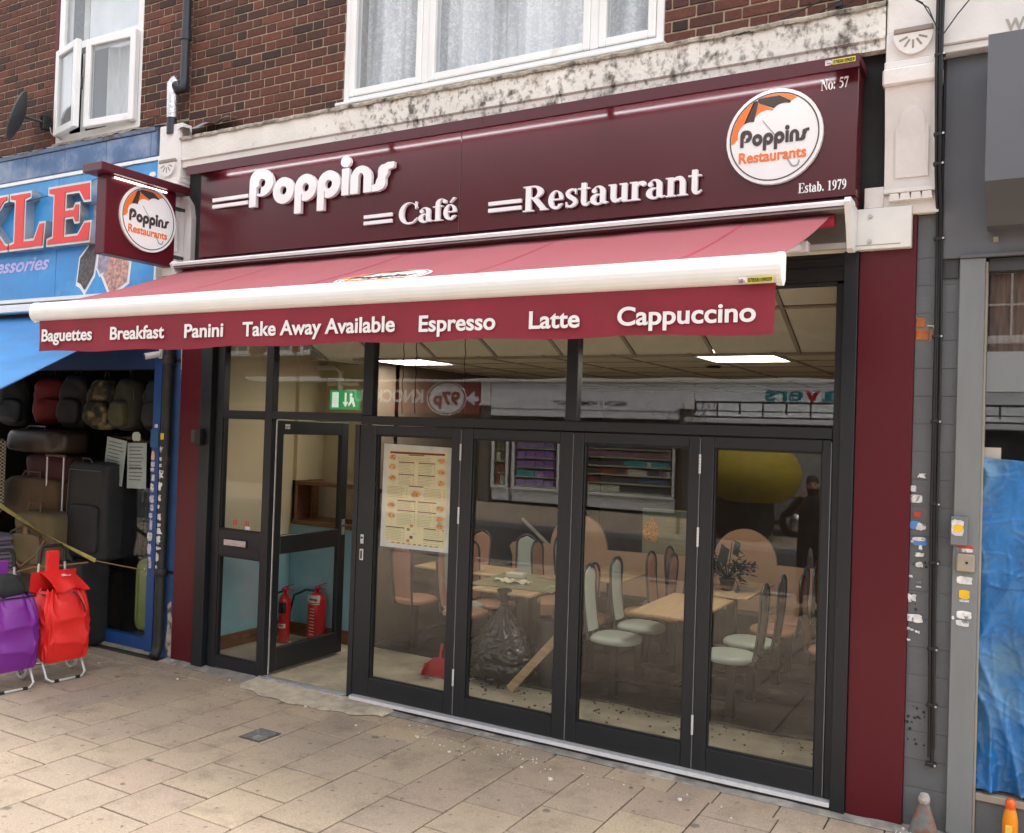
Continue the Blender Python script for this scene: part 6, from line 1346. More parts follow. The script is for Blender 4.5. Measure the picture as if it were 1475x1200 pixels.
sans('Accessories', 1.32, .15, face_front(-9.60, -.102, 3.515, sg), sg, mat('script_lilac', (.55, .48, .78), rough=.5), .003, bold=.02, shear=.35)
# bag picture sticker
PK = mat('pic_pink', (.55, .30, .25), var=.5, scale=30); PB_ = mat('pic_brown', (.10, .08, .08), var=.5, scale=30)
def blob(x, z, rx, rz, m_, y, par, nm, k=14, tear=.25):
    q = MB(); q.prism([(x+rx*math.cos(2*pi*i/k)*R.uniform(1-tear, 1), z+rz*math.sin(2*pi*i/k)*R.uniform(1-tear, 1)) for i in range(k)], y-.001, y, 'y'); return q.build(nm, m_, par)
def outl(pts, k): cx = sum(p[0] for p in pts)/len(pts); cz = sum(p[1] for p in pts)/len(pts); return [(cx+(p[0]-cx)*k, cz+(p[1]-cz)*k) for p in pts]
BAGS = [([(-7.72, 3.28), (-7.60, 3.42), (-7.56, 3.63), (-7.62, 3.78), (-7.68, 3.68), (-7.80, 3.58), (-7.83, 3.36), (-7.78, 3.34)], PB_), ([(-7.34, 3.23), (-7.12, 3.33), (-7.10, 3.50), (-7.20, 3.60), (-7.42, 3.56), (-7.45, 3.40)], PK), ([(-7.50, 3.42), (-7.40, 3.44), (-7.36, 3.62), (-7.44, 3.74), (-7.52, 3.66), (-7.54, 3.48)], mat('pic_lilac', (.35, .30, .38), var=.4, scale=20)), ([(-7.30, 3.58), (-7.14, 3.60), (-7.12, 3.70), (-7.22, 3.76), (-7.33, 3.72)], mat('pic_redwhite', (.62, .25, .2), var=.6, scale=50))]
for i_, (pts, m_) in enumerate(BAGS):
    q = MB(); q.prism(outl(pts, 1.22), -.1012-.0012*i_, -.1003-.0012*i_, 'y'); b_ = q.build('bag_picture', DISC, sg); q = MB(); q.prism(pts, -.1072-.0003*i_, -.1066-.0003*i_, 'y'); q.build('bag_print', m_, b_)
blob(-6.83, 4.27, .05, .03, DISC, -.1005, sg, 'bag_picture'); blob(-7.60, 4.02, .05, .17, mat('pic_lilac', (.35, .30, .38)), -.1005, sg, 'bag_picture')
# blue awning of the luggage shop
t = thing('blue_awning', 'blue plastic awning of the luggage shop sloping down at the left edge', 'awning', (-8.5, -.8, 2.8))
BAW = mat('awning_blue', (.045, .20, .46), rough=.6, var=.18, scale=1.5, stretch=(1, 3, 1), bump=.3, bscale=8, dirt=(.14, .16, .10), dscale=1.4, dlo=.62, dhi=.75)
def baf(u, v): x = -11+4.22*u; y = -.02-1.75*v; return (x, y, 3.08+y*.553+(-.02*math.sin(pi*v))-.012*math.sin(x*6+v*2)*math.sin(pi*v))
q = MB(); q.grid(baf, 70, 18); q.grid(lambda u, v: (lambda p: (p[0], p[1], p[2]-.003))(baf(u, v)), 70, 18); q.build('sheet', BAW, t)
q = MB(); q.tube([(-11, -1.78, 2.09), (-6.78, -1.78, 2.09)], .02, 10); q.build('front_bar', CAS, t); q = MB(); q.tube([(-6.78, -.02, 3.06), (-6.78, -1.77, 2.085)], .006, 8); q.build('edge_cord', BLU, t)
q = MB(); q.box(-11, -6.80, -.14, -.02, 3.10, 3.18, b=.01); q.build('cassette', CAS, t)
q = MB(); q.grid(lambda u, v: (lambda p: (p[0], p[1], p[2]-.006))(baf(.62+u*.36, .77+.045*v)), 12, 3); q.build('white_strip', WHT, t)
q = MB(); q.grid(lambda u, v: (-11+4.22*u, -1.79-.01*math.sin(u*40), 2.08-.17*v), 80, 3); q.build('valance', BAW, t)
# ---- goods
BK = mat('black_nylon', (.016, .017, .019), rough=.7, var=.3, scale=12, bump=.3, bscale=200); OLV = mat('olive_canvas', (.15, .115, .055), rough=.85, var=.12, scale=8, bump=.4, bscale=160); BRC = mat('brown_canvas', (.12, .075, .04), rough=.85, var=.12, scale=8, bump=.3, bscale=150)
LEA = mat('brown_leather', (.045, .028, .02), rough=.4, var=.3, scale=6); MARL = mat('maroon_fabric', (.06, .012, .014), rough=.7); REDN = mat('red_nylon', (.16, .012, .014), rough=.7, var=.15); CAMO = ramp_mat('camo', [(.06, .055, .03), (.06, .055, .03)], scale=6)
_n = CAMO.node_tree; _b = _n.nodes['Principled BSDF']; _v = _n.nodes.new('ShaderNodeTexNoise'); _v.inputs['Scale'].default_value = 11; _v.inputs['Detail'].default_value = 1.5; _tc = _n.nodes.new('ShaderNodeTexCoord'); _n.links.new(_tc.outputs['Object'], _v.inputs['Vector'])
_cr = _n.nodes.new('ShaderNodeValToRGB'); _cr.color_ramp.interpolation = 'CONSTANT'; _e = _cr.color_ramp.elements; _e[0].color = (.02, .02, .014, 1); _e[1].position = .45; _e[1].color = (.06, .05, .025, 1); _x = _e.new(.52); _x.color = (.11, .075, .04, 1); _x = _e.new(.60); _x.color = (.20, .17, .10, 1); _n.links.new(_v.outputs[0], _cr.inputs[0]); _n.links.new(_cr.outputs[0], _b.inputs['Base Color'])
q = MB(); q.tube([(-10.2, .2, 2.56), (-6.85, .2, 2.56)], .014, 8); tag(q.build('hanging_rail', STEEL), 'steel rail across the top of the luggage doorway', 'rail')
def backpack(x, m_, lab, z0=1.97, z1=2.47, w_=.17, d=.12, y=.18, rot=0., m2=None):
    x += .13
    t = thing('backpack', lab, 'backpack', (x, y, z0), 'backpacks hanging in the luggage shop doorway')
    M_ = Matrix.Translation((x, y, 0)) @ Matrix.Rotation(rot, 4, 'Z'); h = (z1-z0)/2; zc = (z0+z1)/2
    q = MB(); soft(q, (0, 0, zc), w_, d, h, .55, .6, wr=.006, M=M_, seed=x*3, top=.12); q.build('body', m_, t)
    q = MB(); soft(q, (0, -d*.95, zc-h*.36), w_*.72, d*.45, h*.48, .5, .5, wr=.005, M=M_, seed=x); q.build('front_pocket', m2 or m_, t)
    q = MB(); q.tube([M_ @ Vector((-.03, .0, z1-.02)), M_ @ Vector((-.02, 0, z1+.07)), M_ @ Vector((.02, 0, z1+.07)), M_ @ Vector((.03, 0, z1-.02))], .008, 6); q.build('grab_loop', BK, t)
    for s_ in (-1, 1):
        q = MB(); q.tube([M_ @ Vector((s_*w_*.55, d*.3, z1-.03)), M_ @ Vector((s_*w_*.95, d*1.1, zc)), M_ @ Vector((s_*w_*.8, d*.5, z0+.05))], .014, 6); q.build('strap', BK, t)
    q = MB(); q.tube([M_ @ Vector((w_*.93*math.cos(a), -d*.55, zc+h*.15+h*.72*math.sin(a))) for a in [k*pi/14 for k in range(15)]], .004, 5); q.build('zip', DSTEEL, t)
    return t
backpack(-9.30, BK, 'black backpack with pale logo patch, leftmost hanging by the blue awning edge', rot=.5, m2=mat('slate', (.04, .05, .06))); backpack(-8.72, REDN, 'dark red backpack hanging in the luggage doorway', rot=.9, z0=2.0, m2=REDN); backpack(-8.30, BK, 'plain black backpack hanging between the red and the camouflage ones', rot=.3, z1=2.5)
backpack(-7.86, CAMO, 'camouflage pattern backpack hanging in the luggage doorway', rot=.2, z1=2.46, w_=.19); backpack(-7.50, mat('olive_black', (.035, .035, .022), rough=.8), 'black and olive backpack hanging right of the camouflage one', rot=-.1, m2=mat('olive_panel', (.07, .07, .03), rough=.8)); backpack(-7.16, BK, 'black backpack nearest the blue post, rightmost of the hanging row', rot=.4, y=.26)
t = thing('display_stand', 'dark stand under the goods in the luggage doorway', 'stand', (-8.5, .1, 0)); q = MB(); q.box(-9.9, -7.62, -.25, .35, .01, .60, b=.01); q.build('box', mat('stand_dark', (.03, .025, .02)), t)
# leather holdall, maroon bag, brown trolley bag, olive trolley bag
def holdall(nm, lab, c, a, b_, h, m_, handle=True, wr=.006, tele=None, strapm=None, cat='bag'):
    t = thing(nm, lab, cat, (c[0], c[1], c[2]-h)); q = MB(); soft(q, c, a, b_, h, .35, .4, wr=wr, seed=c[0]); q.build('body', m_, t)
    if handle:
        q = MB(); q.tube([(c[0]-a*.4, c[1]-b_*.9, c[2]+h*.5), (c[0]-a*.3, c[1]-b_*.6, c[2]+h*1.25), (c[0]+a*.3, c[1]-b_*.6, c[2]+h*1.25), (c[0]+a*.4, c[1]-b_*.9, c[2]+h*.5)], .012, 8); q.build('handle', strapm or m_, t)
    if tele:
        for s_ in (-1, 1):
            q = MB(); q.tube([(c[0]+s_*a*.42, c[1]+b_*.5, c[2]+h*.6), (c[0]+s_*a*.44, c[1]+b_*.5, tele)], .009, 8); q.build('telescopic_tube', mat('tube_satin', (.55, .55, .56), rough=.4, metal=.6), t)
        q = MB(); q.box(c[0]-a*.52, c[0]+a*.52, c[1]+b_*.5-.015, c[1]+b_*.5+.015, tele, tele+.028, b=.01); q.build('grip', mat('grip_brown', (.10, .06, .04)), t)
    return t
holdall('holdall', 'dark brown leather holdall high on the pile below the hanging backpacks', (-8.35, .0, 1.84), .46, .18, .115, LEA); holdall('travel_bag', 'dark maroon travel bag under the brown leather holdall', (-8.30, .12, 1.58), .34, .2, .14, MARL, tele=None)
holdall('trolley_holdall', 'brown canvas trolley bag behind the olive one, its handle raised', (-8.42, .02, 1.29), .44, .18, .20, BRC, tele=1.74, strapm=BRC)
t = holdall('trolley_duffel', 'olive and tan trolley duffel with silver telescopic handle, strapped to the pile', (-8.0, -.22, .90), .29, .16, .30, OLV, tele=1.70, strapm=BRC)
TAN = mat('tan_strap', (.26, .15, .07), rough=.8)
q = MB(); q.tube([(-8.25, -.40, .82), (-8.22, -.41, 1.0), (-8.0, -.42, 1.08), (-7.80, -.41, 1.0), (-7.76, -.40, .82)], .010, 6); q.build('front_piping', BRC, t); q = MB(); q.box(-8.03, -7.97, -.415, -.395, .74, 1.08, b=.003); q.build('front_strap', TAN, t)
q = MB(); q.tube([(-8.28, -.40, .86), (-8.15, -.43, .76), (-8.0, -.44, .70), (-7.82, -.42, .82), (-7.72, -.40, .96)], .011, 6); q.build('shoulder_strap', TAN, t)
q = MB(); soft(q, (-8.0, -.385, .86), .22, .04, .14, .4, .4, wr=.003); q.build('front_pocket', OLV, t)
# two big black soft cases
def case(lab, x0, x1, y0, y1, z0, z1):
    t = thing('black_suitcase', lab, 'suitcase', ((x0+x1)/2, (y0+y1)/2, z0)); c = ((x0+x1)/2, (y0+y1)/2, (z0+z1)/2); q = MB(); soft(q, c, (x1-x0)/2, (y1-y0)/2, (z1-z0)/2, .18, .2, wr=.004, nu=60, nv=36); q.build('body', BK, t)
    q = MB(); soft(q, (c[0], y0+.0, c[2]-(z1-z0)*.18), (x1-x0)*.36, .03, (z1-z0)*.24, .25, .3, wr=.003); q.build('front_pocket', BK, t); q = MB(); q.tube([(x0+.05, y0-.008, z0+.06), (x0+.04, y0-.01, c[2]), (x0+.06, y0-.008, z1-.08), (x1-.06, y0-.008, z1-.08)], .006, 6); q.build('zip', DSTEEL, t); q = MB(); q.lathe([(.018, 0), (.018, .006)], (x0+.12, y0-.012, c[2]+.02), 12, axis='y'); q.build('badge', mat('badge_pale', (.4, .42, .45)), t)
    q = MB(); q.tube([(c[0]-.07, y0+.02, z1-.01), (c[0]-.05, y0, z1+.03), (c[0]+.05, y0, z1+.03), (c[0]+.07, y0+.02, z1-.01)], .010, 6); q.build('top_handle', BK, t)
    return t
case('tall black soft suitcase standing on top of another, right of the olive duffel', -7.80, -7.22, -.16, .22, .78, 1.68); case('black suitcase standing on the ground behind the red shopping trolley', -7.72, -7.34, -.30, .02, .01, .775)
for k in range(7):
    x = -7.30+k*.070; t = thing('umbrella', 'folded dark umbrella hanging low behind the luggage shop window glass', 'umbrella', (x, .3, .6), 'folded umbrellas hanging in the luggage shop window'); q = MB(); q.tube([(x, .3, 1.30), (x+.005, .3, 1.22), (x, .3, .72), (x, .3, .68)], [.008, .024, .016, .005], 8); q.build('canopy', BK, t); q = MB(); q.tube([(x, .3, 1.30), (x, .3, 1.40), (x+.03, .3, 1.43), (x+.05, .3, 1.40)], .008, 6); q.build('handle', STEEL if k % 3 == 0 else DSTEEL, t)
# instruction cards
t = thing('price_cards', 'two pale grey printed cards hanging inside the luggage shop window', 'notice', (-7.1, .0, 1.6)); CARD = mat('card_grey', (.34, .40, .38), rough=.6)
for (x0, x1, z0, z1, rot) in ((-7.44, -7.16, 1.48, 1.90, .12), (-7.12, -6.86, 1.46, 1.87, -.03)):
    xm, zm = (x0+x1)/2, (z0+z1)/2; M_ = Matrix.Translation((xm, -.02, zm)) @ Matrix.Rotation(rot, 4, 'Y'); a, c = (x1-x0)/2, (z1-z0)/2; q = MB(); q.box(-a, a, -.002, .0, -c, c, b=0, M=M_); cd = q.build('card', CARD, t)
    q = MB()
    for k in range(10): q.box(-a*.8, a*(.8-R.uniform(0, .5)), -.0032, -.0022, c*.8-k*c*.16, c*.8-k*c*.16+.008 if k != 6 else c*.8-k*c*.16+.018, b=0, M=M_)
    q.build('card_print', DSTEEL, cd)
q = MB(); q.prism(ragged(-7.0, 1.93, .12, .09, .3), -.03, -.027, 'y'); q.build('torn_card', mat('torn_card', (.42, .5, .42)), t)
# green ribbed suitcase behind the glass
t = thing('green_suitcase', 'lime green ribbed hard suitcase standing behind the shop window glass', 'suitcase', (-6.95, .15, .14)); GRN = mat('lime_green', (.17, .24, .06), rough=.4)
q = MB()
def gs(u, v):
    a_ = u*2*pi; p = -pi/2+v*pi; x = .14*sgn(math.cos(p), .3)*sgn(math.cos(a_), .45); y = .19*sgn(math.cos(p), .3)*sgn(math.sin(a_), .45); z = .33*sgn(math.sin(p), .3); rb = .004*(1 if math.sin(u*2*pi*22) > 0 else -1); return (-6.94+x*(1+rb/.14), .24+y*(1+rb/.19), .48+z)
q.grid(gs, 130, 26, closeu=True); q.build('shell', GRN, t); q = MB(); q.tube([(-7.0, .2, .80), (-7.0, .2, .84), (-6.88, .2, .84), (-6.88, .2, .80)], .008, 6); q.build('handle', BLK, t)
# checked laundry bag hung at the left edge, folded checked bags
def checker(name, c1, c2, s, plaid=False):
    m = mat(name, c1, rough=.7); b = m.node_tree.nodes['Principled BSDF']; tc = N(m, 'ShaderNodeTexCoord'); ck = N(m, 'ShaderNodeTexChecker'); ck.inputs['Scale'].default_value = s; ck.inputs['Color1'].default_value = (*c1, 1); ck.inputs['Color2'].default_value = (*c2, 1)
    mp = N(m, 'ShaderNodeMapping'); mp.inputs['Rotation'].default_value = (0, math.radians(0 if plaid else 45), 0); L(m, tc.outputs['Object'], mp.inputs[0]); L(m, mp.outputs[0], ck.inputs['Vector']); L(m, ck.outputs[0], b.inputs['Base Color']); return m
t = thing('chequered_bag', 'cream and black chequered bag hanging at the left edge of the photo', 'bag', (-8.8, -.35, 1.2)); q = MB(); soft(q, (-8.78, -.38, 1.50), .26, .10, .36, .2, .3, wr=.004, nu=50, nv=30); q.build('body', checker('cheq', (.62, .55, .38), (.05, .04, .035), 42), t); q = MB(); q.tube([(-8.86, -.38, 1.86), (-8.8, -.38, 1.95), (-8.68, -.38, 1.86)], .012); q.build('handle', EXR, t); q = MB(); soft(q, (-8.72, -.38, 1.87), .12, .06, .025, .6, .6); q.build('red_trim', EXR, t)
t = thing('folded_bags', 'stack of folded purple and grey tartan laundry bags at the left edge', 'laundry bags', (-8.5, -.4, .6)); PLD = checker('tartan', (.34, .32, .38), (.10, .05, .12), 70, True)
for k in range(9):
    q = MB(); soft(q, (-8.42+R.uniform(-.03, .03), -.48+R.uniform(-.01, .01), .61+k*.042), .27+R.uniform(-.02, .02), .16, .024, .4, .3, wr=.004, seed=k); q.build('folded_bag', PLD, t)
# yellow strap and thin rope
def ribbon(q, pts, w_, m_=None, tw=0):
    P_ = [Vector(p) for p in pts]; vs = []
    for i, p in enumerate(P_): s_ = Vector((0, 0, w_/2)) if not tw else Vector((0, math.sin(i*tw)*w_/2, math.cos(i*tw)*w_/2)); vs += [p-s_, p+s_, p+s_+Vector((0, .003, 0)), p-s_+Vector((0, .003, 0))]
    q.add(vs, [[4*i+a, 4*i+(a+1) % 4, 4*i+4+(a+1) % 4, 4*i+4+a] for i in range(len(P_)-1) for a in range(4)])
t = thing('yellow_strap', 'yellow webbing strap stretched down across the luggage pile to the blue post', 'strap', (-7.5, -.4, 1.0)); q = MB()
A, B_ = Vector((-8.45, -.55, 1.34)), Vector((-7.05, -.36, .84)); ribbon(q, [A.lerp(B_, k/14)+Vector((0, 0, -.03*math.sin(pi*k/14))) for k in range(15)], .035, tw=.25); q.build('webbing', mat('yellow_web', (.42, .36, .10), rough=.8, var=.2, scale=20), t); q = MB(); q.tube([B_, (-6.9, -.2, .79), (-6.80, -.04, .745)], .006, 6); q.build('cord_end', TAN, t); q = MB(); q.tube([(-6.81, -.035, .76), (-6.80, -.05, .745), (-6.81, -.035, .73)], .005); q.build('hook', STEEL, t)
t = thing('thin_rope', 'thin tan rope tied along the luggage behind the shopping trolleys', 'rope', (-7.6, -.5, .8)); q = MB(); q.tube([(-8.0, -.66, .68), (-7.75, -.64, .70), (-7.55, -.60, .76), (-7.35, -.5, .78), (-7.12, -.38, .82)], .008, 6); q.build('rope', TAN, t)
# ---- shopping trolleys (front faces +x)
TYRE = mat('white_tyre', (.55, .54, .50), rough=.6, var=.1); TUBE = mat('painted_tube', (.66, .65, .62), rough=.35, metal=.3)
def trolley(lab, x, y, m_, flapm, closed, rot=0., s=1.):
    t = thing('shopping_trolley', lab, 'shopping trolley', (x, y, 0), 'shopping trolleys outside the luggage shop'); t.rotation_euler = (0, 0, rot); o0 = (0, 0, 0)
    def B(q, nm, m, par=None): ob = bpy.data.objects.new(nm, q.mesh(nm, [m])); col.objects.link(ob); ob.parent = par or t; return ob
    # fabric body: rounded rectangle loft, gathered at the top
    def f(u, v):
        a = u*2*pi; z = .185+v*.53; w_ = .182*(1+.02*math.sin(v*3)); d = .135+.02*math.sin(pi*v)
        g = max(0, (v-.62)/.38); w_ *= 1-.26*g**1.6; d *= 1-.40*g**1.6
        if v < .06: k = .93+.07*(v/.06); w_ *= k; d *= k
        cx = sgn(math.cos(a), .38); cy = sgn(math.sin(a), .38)
        pl = .030*g*math.sin(a*11+1)+.012*g*math.sin(a*19)+.05*noise.noise(Vector((math.cos(a)*1.2, math.sin(a)*1.6, z*5)))+.03*(1-abs(noise.noise(Vector((math.cos(a)*2.2, math.sin(a)*3+z*4, z*6+3)))))**5
        return (d*cx*(1+pl*3)+.0, w_*cy*(1+pl*2), z+.012*g*math.sin(a*9)-(.03*(1-v)*cx))
    q = MB(); q.grid(f, 140, 60, closeu=True); bg_ = B(q, 'bag', m_)
    for u0 in (.105, .895):
        q = MB(); q.tube([tuple(c*1.004 for c in f(u0, k/24)[:2])+(f(u0, k/24)[2],) for k in range(25)], .0035, 6); B(q, 'seam_piping', m_, bg_)
    q = MB(); q.add([(.125*sgn(math.cos(k*2*pi/24), .38), .169*sgn(math.sin(k*2*pi/24), .38), .187-.03*sgn(math.cos(k*2*pi/24), .45)) for k in range(24)], [list(range(24))]); B(q, 'bag_base', BK)
    q = MB(); q.grid(lambda u, v: (.085*sgn(math.cos(u*2*pi), .5)*v, .16*sgn(math.sin(u*2*pi), .5)*v, .70-.02*v), 30, 3, closeu=True); B(q, 'opening', BK if closed else mat('white_lining', (.8, .8, .8)))
    if closed:
        q = MB()
        def fl(u, v): yy = -.185+u*.37; return (-.135+v*.27, yy*(.62+.12*v)+.03*v, .835-.03*v-.085*v**2.0+.010*math.sin(u*9+v*3)*v-.05*abs(yy)*v)
        q.grid(fl, 24, 14); q.grid(lambda u, v: (lambda p: (p[0], p[1], p[2]-.006))(fl(u, v)), 24, 14); fo = B(q, 'flap', flapm)
        q = MB(); q.box(.02, .032, -.01, .06, .812, .816, b=0); q.prism([(.0, .8165), (.045, .8165), (.022, .822)], -.01, .008, 'x'); B(q, 'logo_print', INKW, fo)
        q = MB(); q.box(-.15, -.11, -.06, .04, .80, 1.0, b=.006); B(q, 'top_tab', flapm)
        q = MB(); q.grid(lambda u, v: (-.145+.03*v, -.185+u*.37, .62+v*.22), 10, 6); B(q, 'back_panel', flapm)
        q = MB(); q.tube([(.14, .02, .70), (.165, .06, .66), (.17, .10, .58), (.165, .12, .53)], .006, 6); B(q, 'drawstring', BLK)
    else:
        q = MB(); soft(q, (-.03, -.02, .77), .10, .17, .10, .7, .7, wr=.008, top=.3); B(q, 'black_inner_bag', BK)
        q = MB(); q.box(-.16, -.12, -.05, .05, .84, .96, b=.006); B(q, 'top_tab', m_)
        q = MB(); q.grid(lambda u, v: (.11*sgn(math.cos(u*2*pi), .5)*(1+.03*math.sin(u*60)), .185*sgn(math.sin(u*2*pi), .5)*(1+.03*math.sin(u*60)), .695+.014*v), 80, 2, closeu=True); B(q, 'drawstring_hem', BLK)
    # frame: front hoop foot, uprights, handle, axle, wheels
    hw = .155
    q = MB(); q.tube([(.02, -hw, .30), (.05, -hw, .15), (.125, -hw, .04), (.14, -hw+.035, .012), (.14, hw-.035, .012), (.125, hw, .04), (.05, hw, .15), (.02, hw, .30)], .0095, 10); B(q, 'foot_hoop', TUBE)
    for yy in (-hw*.55, hw*.55):
        q = MB(); q.tube([(.1405, yy-.018, .012), (.1405, yy+.018, .012)], .0125, 10); B(q, 'rubber_sleeve', BLK)
    for yy in (-.13, .13):
        q = MB(); q.tube([(-.16, yy, .08), (-.155, yy, .5), (-.155, yy*.8, .93)], .009, 8); B(q, 'upright', TUBE)
    q = MB(); q.tube([(-.155, -.104, .90), (-.16, -.10, 1.0), (-.165, -.075, 1.035), (-.165, .075, 1.035), (-.16, .10, 1.0), (-.155, .104, .90)], .015, 10); B(q, 'handle', BLK)
    q = MB(); q.tube([(-.17, -.19, .085), (-.17, .19, .085)], .006, 8); q.tube([(-.17, -.15, .085), (.05, -hw, .15)], .006, 6); q.tube([(-.17, .15, .085), (.05, hw, .15)], .006, 6); B(q, 'axle', STEEL)
    for yy in (-.20, .20):
        q = MB(); q.tube([(-.17+.070*math.cos(k*2*pi/28), yy, .085+.070*math.sin(k*2*pi/28)) for k in range(28)], .0135, 8, closed=True); wv = B(q, 'wheel', TYRE)
        q = MB()
        for k in range(6): a = k*pi/3; q.tube([(-.17, yy, .085), (-.17+.06*math.cos(a), yy, .085+.06*math.sin(a))], .004, 5)
        q.lathe([(.014, -.015), (.014, .015)], (-.17, yy, .085), 12, axis='y'); B(q, 'spokes', STEEL, wv)
    return t
trolley('bright red shopping trolley bag with its flap closed and black handle', -6.72, -.895, mat('red_bag', (.80, .022, .018), rough=.5, var=.06, bump=.1, bscale=200), mat('red_bag', (.80, .022, .018)), True, rot=-.10)
trolley('purple shopping trolley bag, gathered open top with black bag inside, left of the red one', -6.74, -1.315, mat('purple_bag', (.19, .02, .27), rough=.42, var=.06, bump=.1, bscale=200), BK, False, rot=-.12)

# ------------------------------------------------------------------ the far side of the street (seen in the glass)
q = MB(); q.box(-60, 60, -12.3, -7.15, -.4, -.12, b=0); q.build('road', mat('asphalt', (.05, .05, .052), rough=.9, var=.25, scale=5, bump=.4, bscale=80), kind='structure')
q = MB(); q.box(-60, 60, -7.149, -7.0, -.3, -.004, b=.01); q.box(-60, 60, -12.45, -12.301, -.3, -.004, b=.01); q.build('kerb', mat('kerb_granite', (.28, .27, .26), rough=.9, var=.2, scale=12), kind='structure')
q = MB(); q.box(-60, 60, -17.0, -12.451, -.3, -.01, b=0); fp = q.build('far_pavement', JOINT, kind='structure')
q = MB()
for i in range(-60, 20):
    for j in range(7): q.box(i*.6+.003+(j % 2)*.3, i*.6+.597+(j % 2)*.3, -12.5-.62*(j+1)+.003, -12.5-.62*j-.003, -.05, R.uniform(-.002, .002), b=.003)
q.build('far_slab', SLAB, fp, kind='stuff')
FY = -17.0
BRT = mat('far_brick', (.16, .075, .05), rough=.9, var=.35, scale=3, bump=.5, bscale=40)
def terrace(x0, x1, lab, top, m_, wins):
    t = thing('far_building', lab, 'building', ((x0+x1)/2, FY, 0))
    q = MB(); q.box(x0, x1, FY-6, FY, 3.62, top, b=.01); q.box(x0, x1, FY-6, FY-.35, 0, 3.6195, b=0); q.build('wall', m_, t)
    q = MB(); q.box(x0, x1, FY-.1, FY+.12, top, top+.22, b=.02); q.build('parapet', PASTE, t)
    q = MB(); q.box(x0, x1, FY+.0005, FY+.22, 3.46, 3.6195, b=.02); q.build('cornice', PASTE, t)
    for zc in (5.2, 8.0):
        if zc+1 > top: continue
        for xc in wins:
            q = MB(); frame_rect(q, xc-.55, xc+.55, zc-.75, zc+.75, .07, 0, .06); q.box(xc-.02, xc+.02, .0, .06, zc-.68, zc+.68); q.box(xc-.48, xc-.0205, .0, .06, zc-.02, zc+.02); q.box(xc+.0205, xc+.48, .0, .06, zc-.02, zc+.02)
            q.v = [(v[0], FY+v[1]+.002, v[2]) for v in q.v]; f_ = q.build('window', UPVC, t)
            q = MB(); q.box(xc-.5, xc+.5, FY+.004, FY+.012, zc-.7, zc+.7, b=0); q.build('pane', mat('far_pane', (.10, .12, .14), rough=.08, spec=.8), f_)
            q = MB(); q.box(xc-.65, xc+.65, FY+.002, FY+.12, zc-.86, zc-.76, b=.01); q.build('window_sill', PASTE, f_)
    return t
ta = terrace(-19.2, -13.9, 'red brick building with a red sign and white arrow, reflected in the upper panes', 9.6, BRT, (-18.0, -16.4, -14.9))
tb = terrace(-13.898, -7.7, 'brick building over a long white shop fascia, reflected in the cafe glass', 9.6, mat('far_brick2', (.20, .10, .07), rough=.9, var=.35, scale=3), (-12.8, -11.2, -9.8, -8.5))
tc_ = terrace(-7.698, .5, 'building with a white sign with teal letters, reflected at the right of the cafe glass', 9.2, mat('far_render', (.40, .37, .33), rough=.9, var=.15), (-6.6, -5.0, -3.4, -1.8, -.4))
td = terrace(.502, 12, 'plain brick terrace across the street beyond the photographed shops', 9.4, BRT, (1.6, 3.4, 5.2, 7.0, 8.8, 10.6)); te = terrace(-34, -19.202, 'long brick terrace across the street to the left', 9.4, BRT, (-32, -30, -28, -26, -24, -22, -20.5))
RSG = mat('far_red', (.28, .03, .035), rough=.5, var=.1); WF = mat('far_white', (.86, .86, .86), rough=.5, var=.05, dirt=(.45, .45, .45), dscale=2, dlo=.62, dhi=.75)
t = thing('far_sign', 'red sign with 97p in a white circle and an arrow, reflected in the glass', 'shop sign', (-16.4, FY, 2.6)); q = MB(); q.box(-19.1, -13.92, FY-.3, FY+.12, 2.52, 3.455, b=.01); q.build('panel', RSG, t)
def bk(x, z, y=.125): return face_back(x, FY+y, z, t)
q = MB(); q.prism([(-15.1+.62*math.cos(k*pi/20), 2.98+.45*math.sin(k*pi/20)) for k in range(40)], FY+.1205, FY+.126, 'y'); q.build('white_disc', WF, t); q = MB(); q.tube([(-15.1+.70*math.cos(k*pi/20), FY+.125, 2.98+.50*math.sin(k*pi/20)) for k in range(40)], .02, 6, closed=True); q.build('ring', WF, t)
sans('97p', .95, .42, bk(-14.62, 2.80, .13), t, RSG, .006, bold=.04); sans('KNOCKOUT', 3.0, .42, bk(-15.95, 2.85), t, WF, .006, bold=.03)
q = MB(); q.prism([(-13.98, 3.04), (-13.98, 2.90), (-14.12, 2.90), (-14.12, 2.78), (-14.42, 2.97), (-14.12, 3.20), (-14.12, 3.04)], FY+.1205, FY+.127, 'y'); q.build('arrow', WF, t)
t = thing('far_sign', 'long white fascia with small dark words, reflected in the middle panes', 'shop sign', (-10.7, FY, 2.5)); q = MB(); q.box(-13.55, -7.86, FY-.3, FY+.12, 2.50, 3.455, b=.01); q.build('panel', WF, t); sans('HEALTH  |  HOME  |  BEAUTY', 2.2, .13, face_back(-9.33, FY+.126, 2.84, t), t, BLK, .006, bold=.01)
q = MB(); q.box(-13.55, -7.86, FY+.1205, FY+.13, 2.70, 2.712, b=0); q.build('joint_line', DSTEEL, t)
t = thing('far_sign', 'white fascia with big teal and red rounded letters reflected at the right', 'shop sign', (-5, FY, 2.9)); q = MB(); q.box(-7.45, .4, FY-.3, FY+.12, 2.62, 3.455, b=.01); q.build('panel', WF, t)
TEAL = mat('far_teal', (.01, .22, .26), rough=.5)
sans('Sa', .92, .40, face_back(-3.40, FY+.125, 3.03, t), t, TEAL, .006, bold=.02); sans('v', .36, .40, face_back(-4.36, FY+.127, 3.03, t), t, EXR, .006, bold=.02); sans('ers', .92, .40, face_back(-4.76, FY+.125, 3.03, t), t, TEAL, .006, bold=.02)
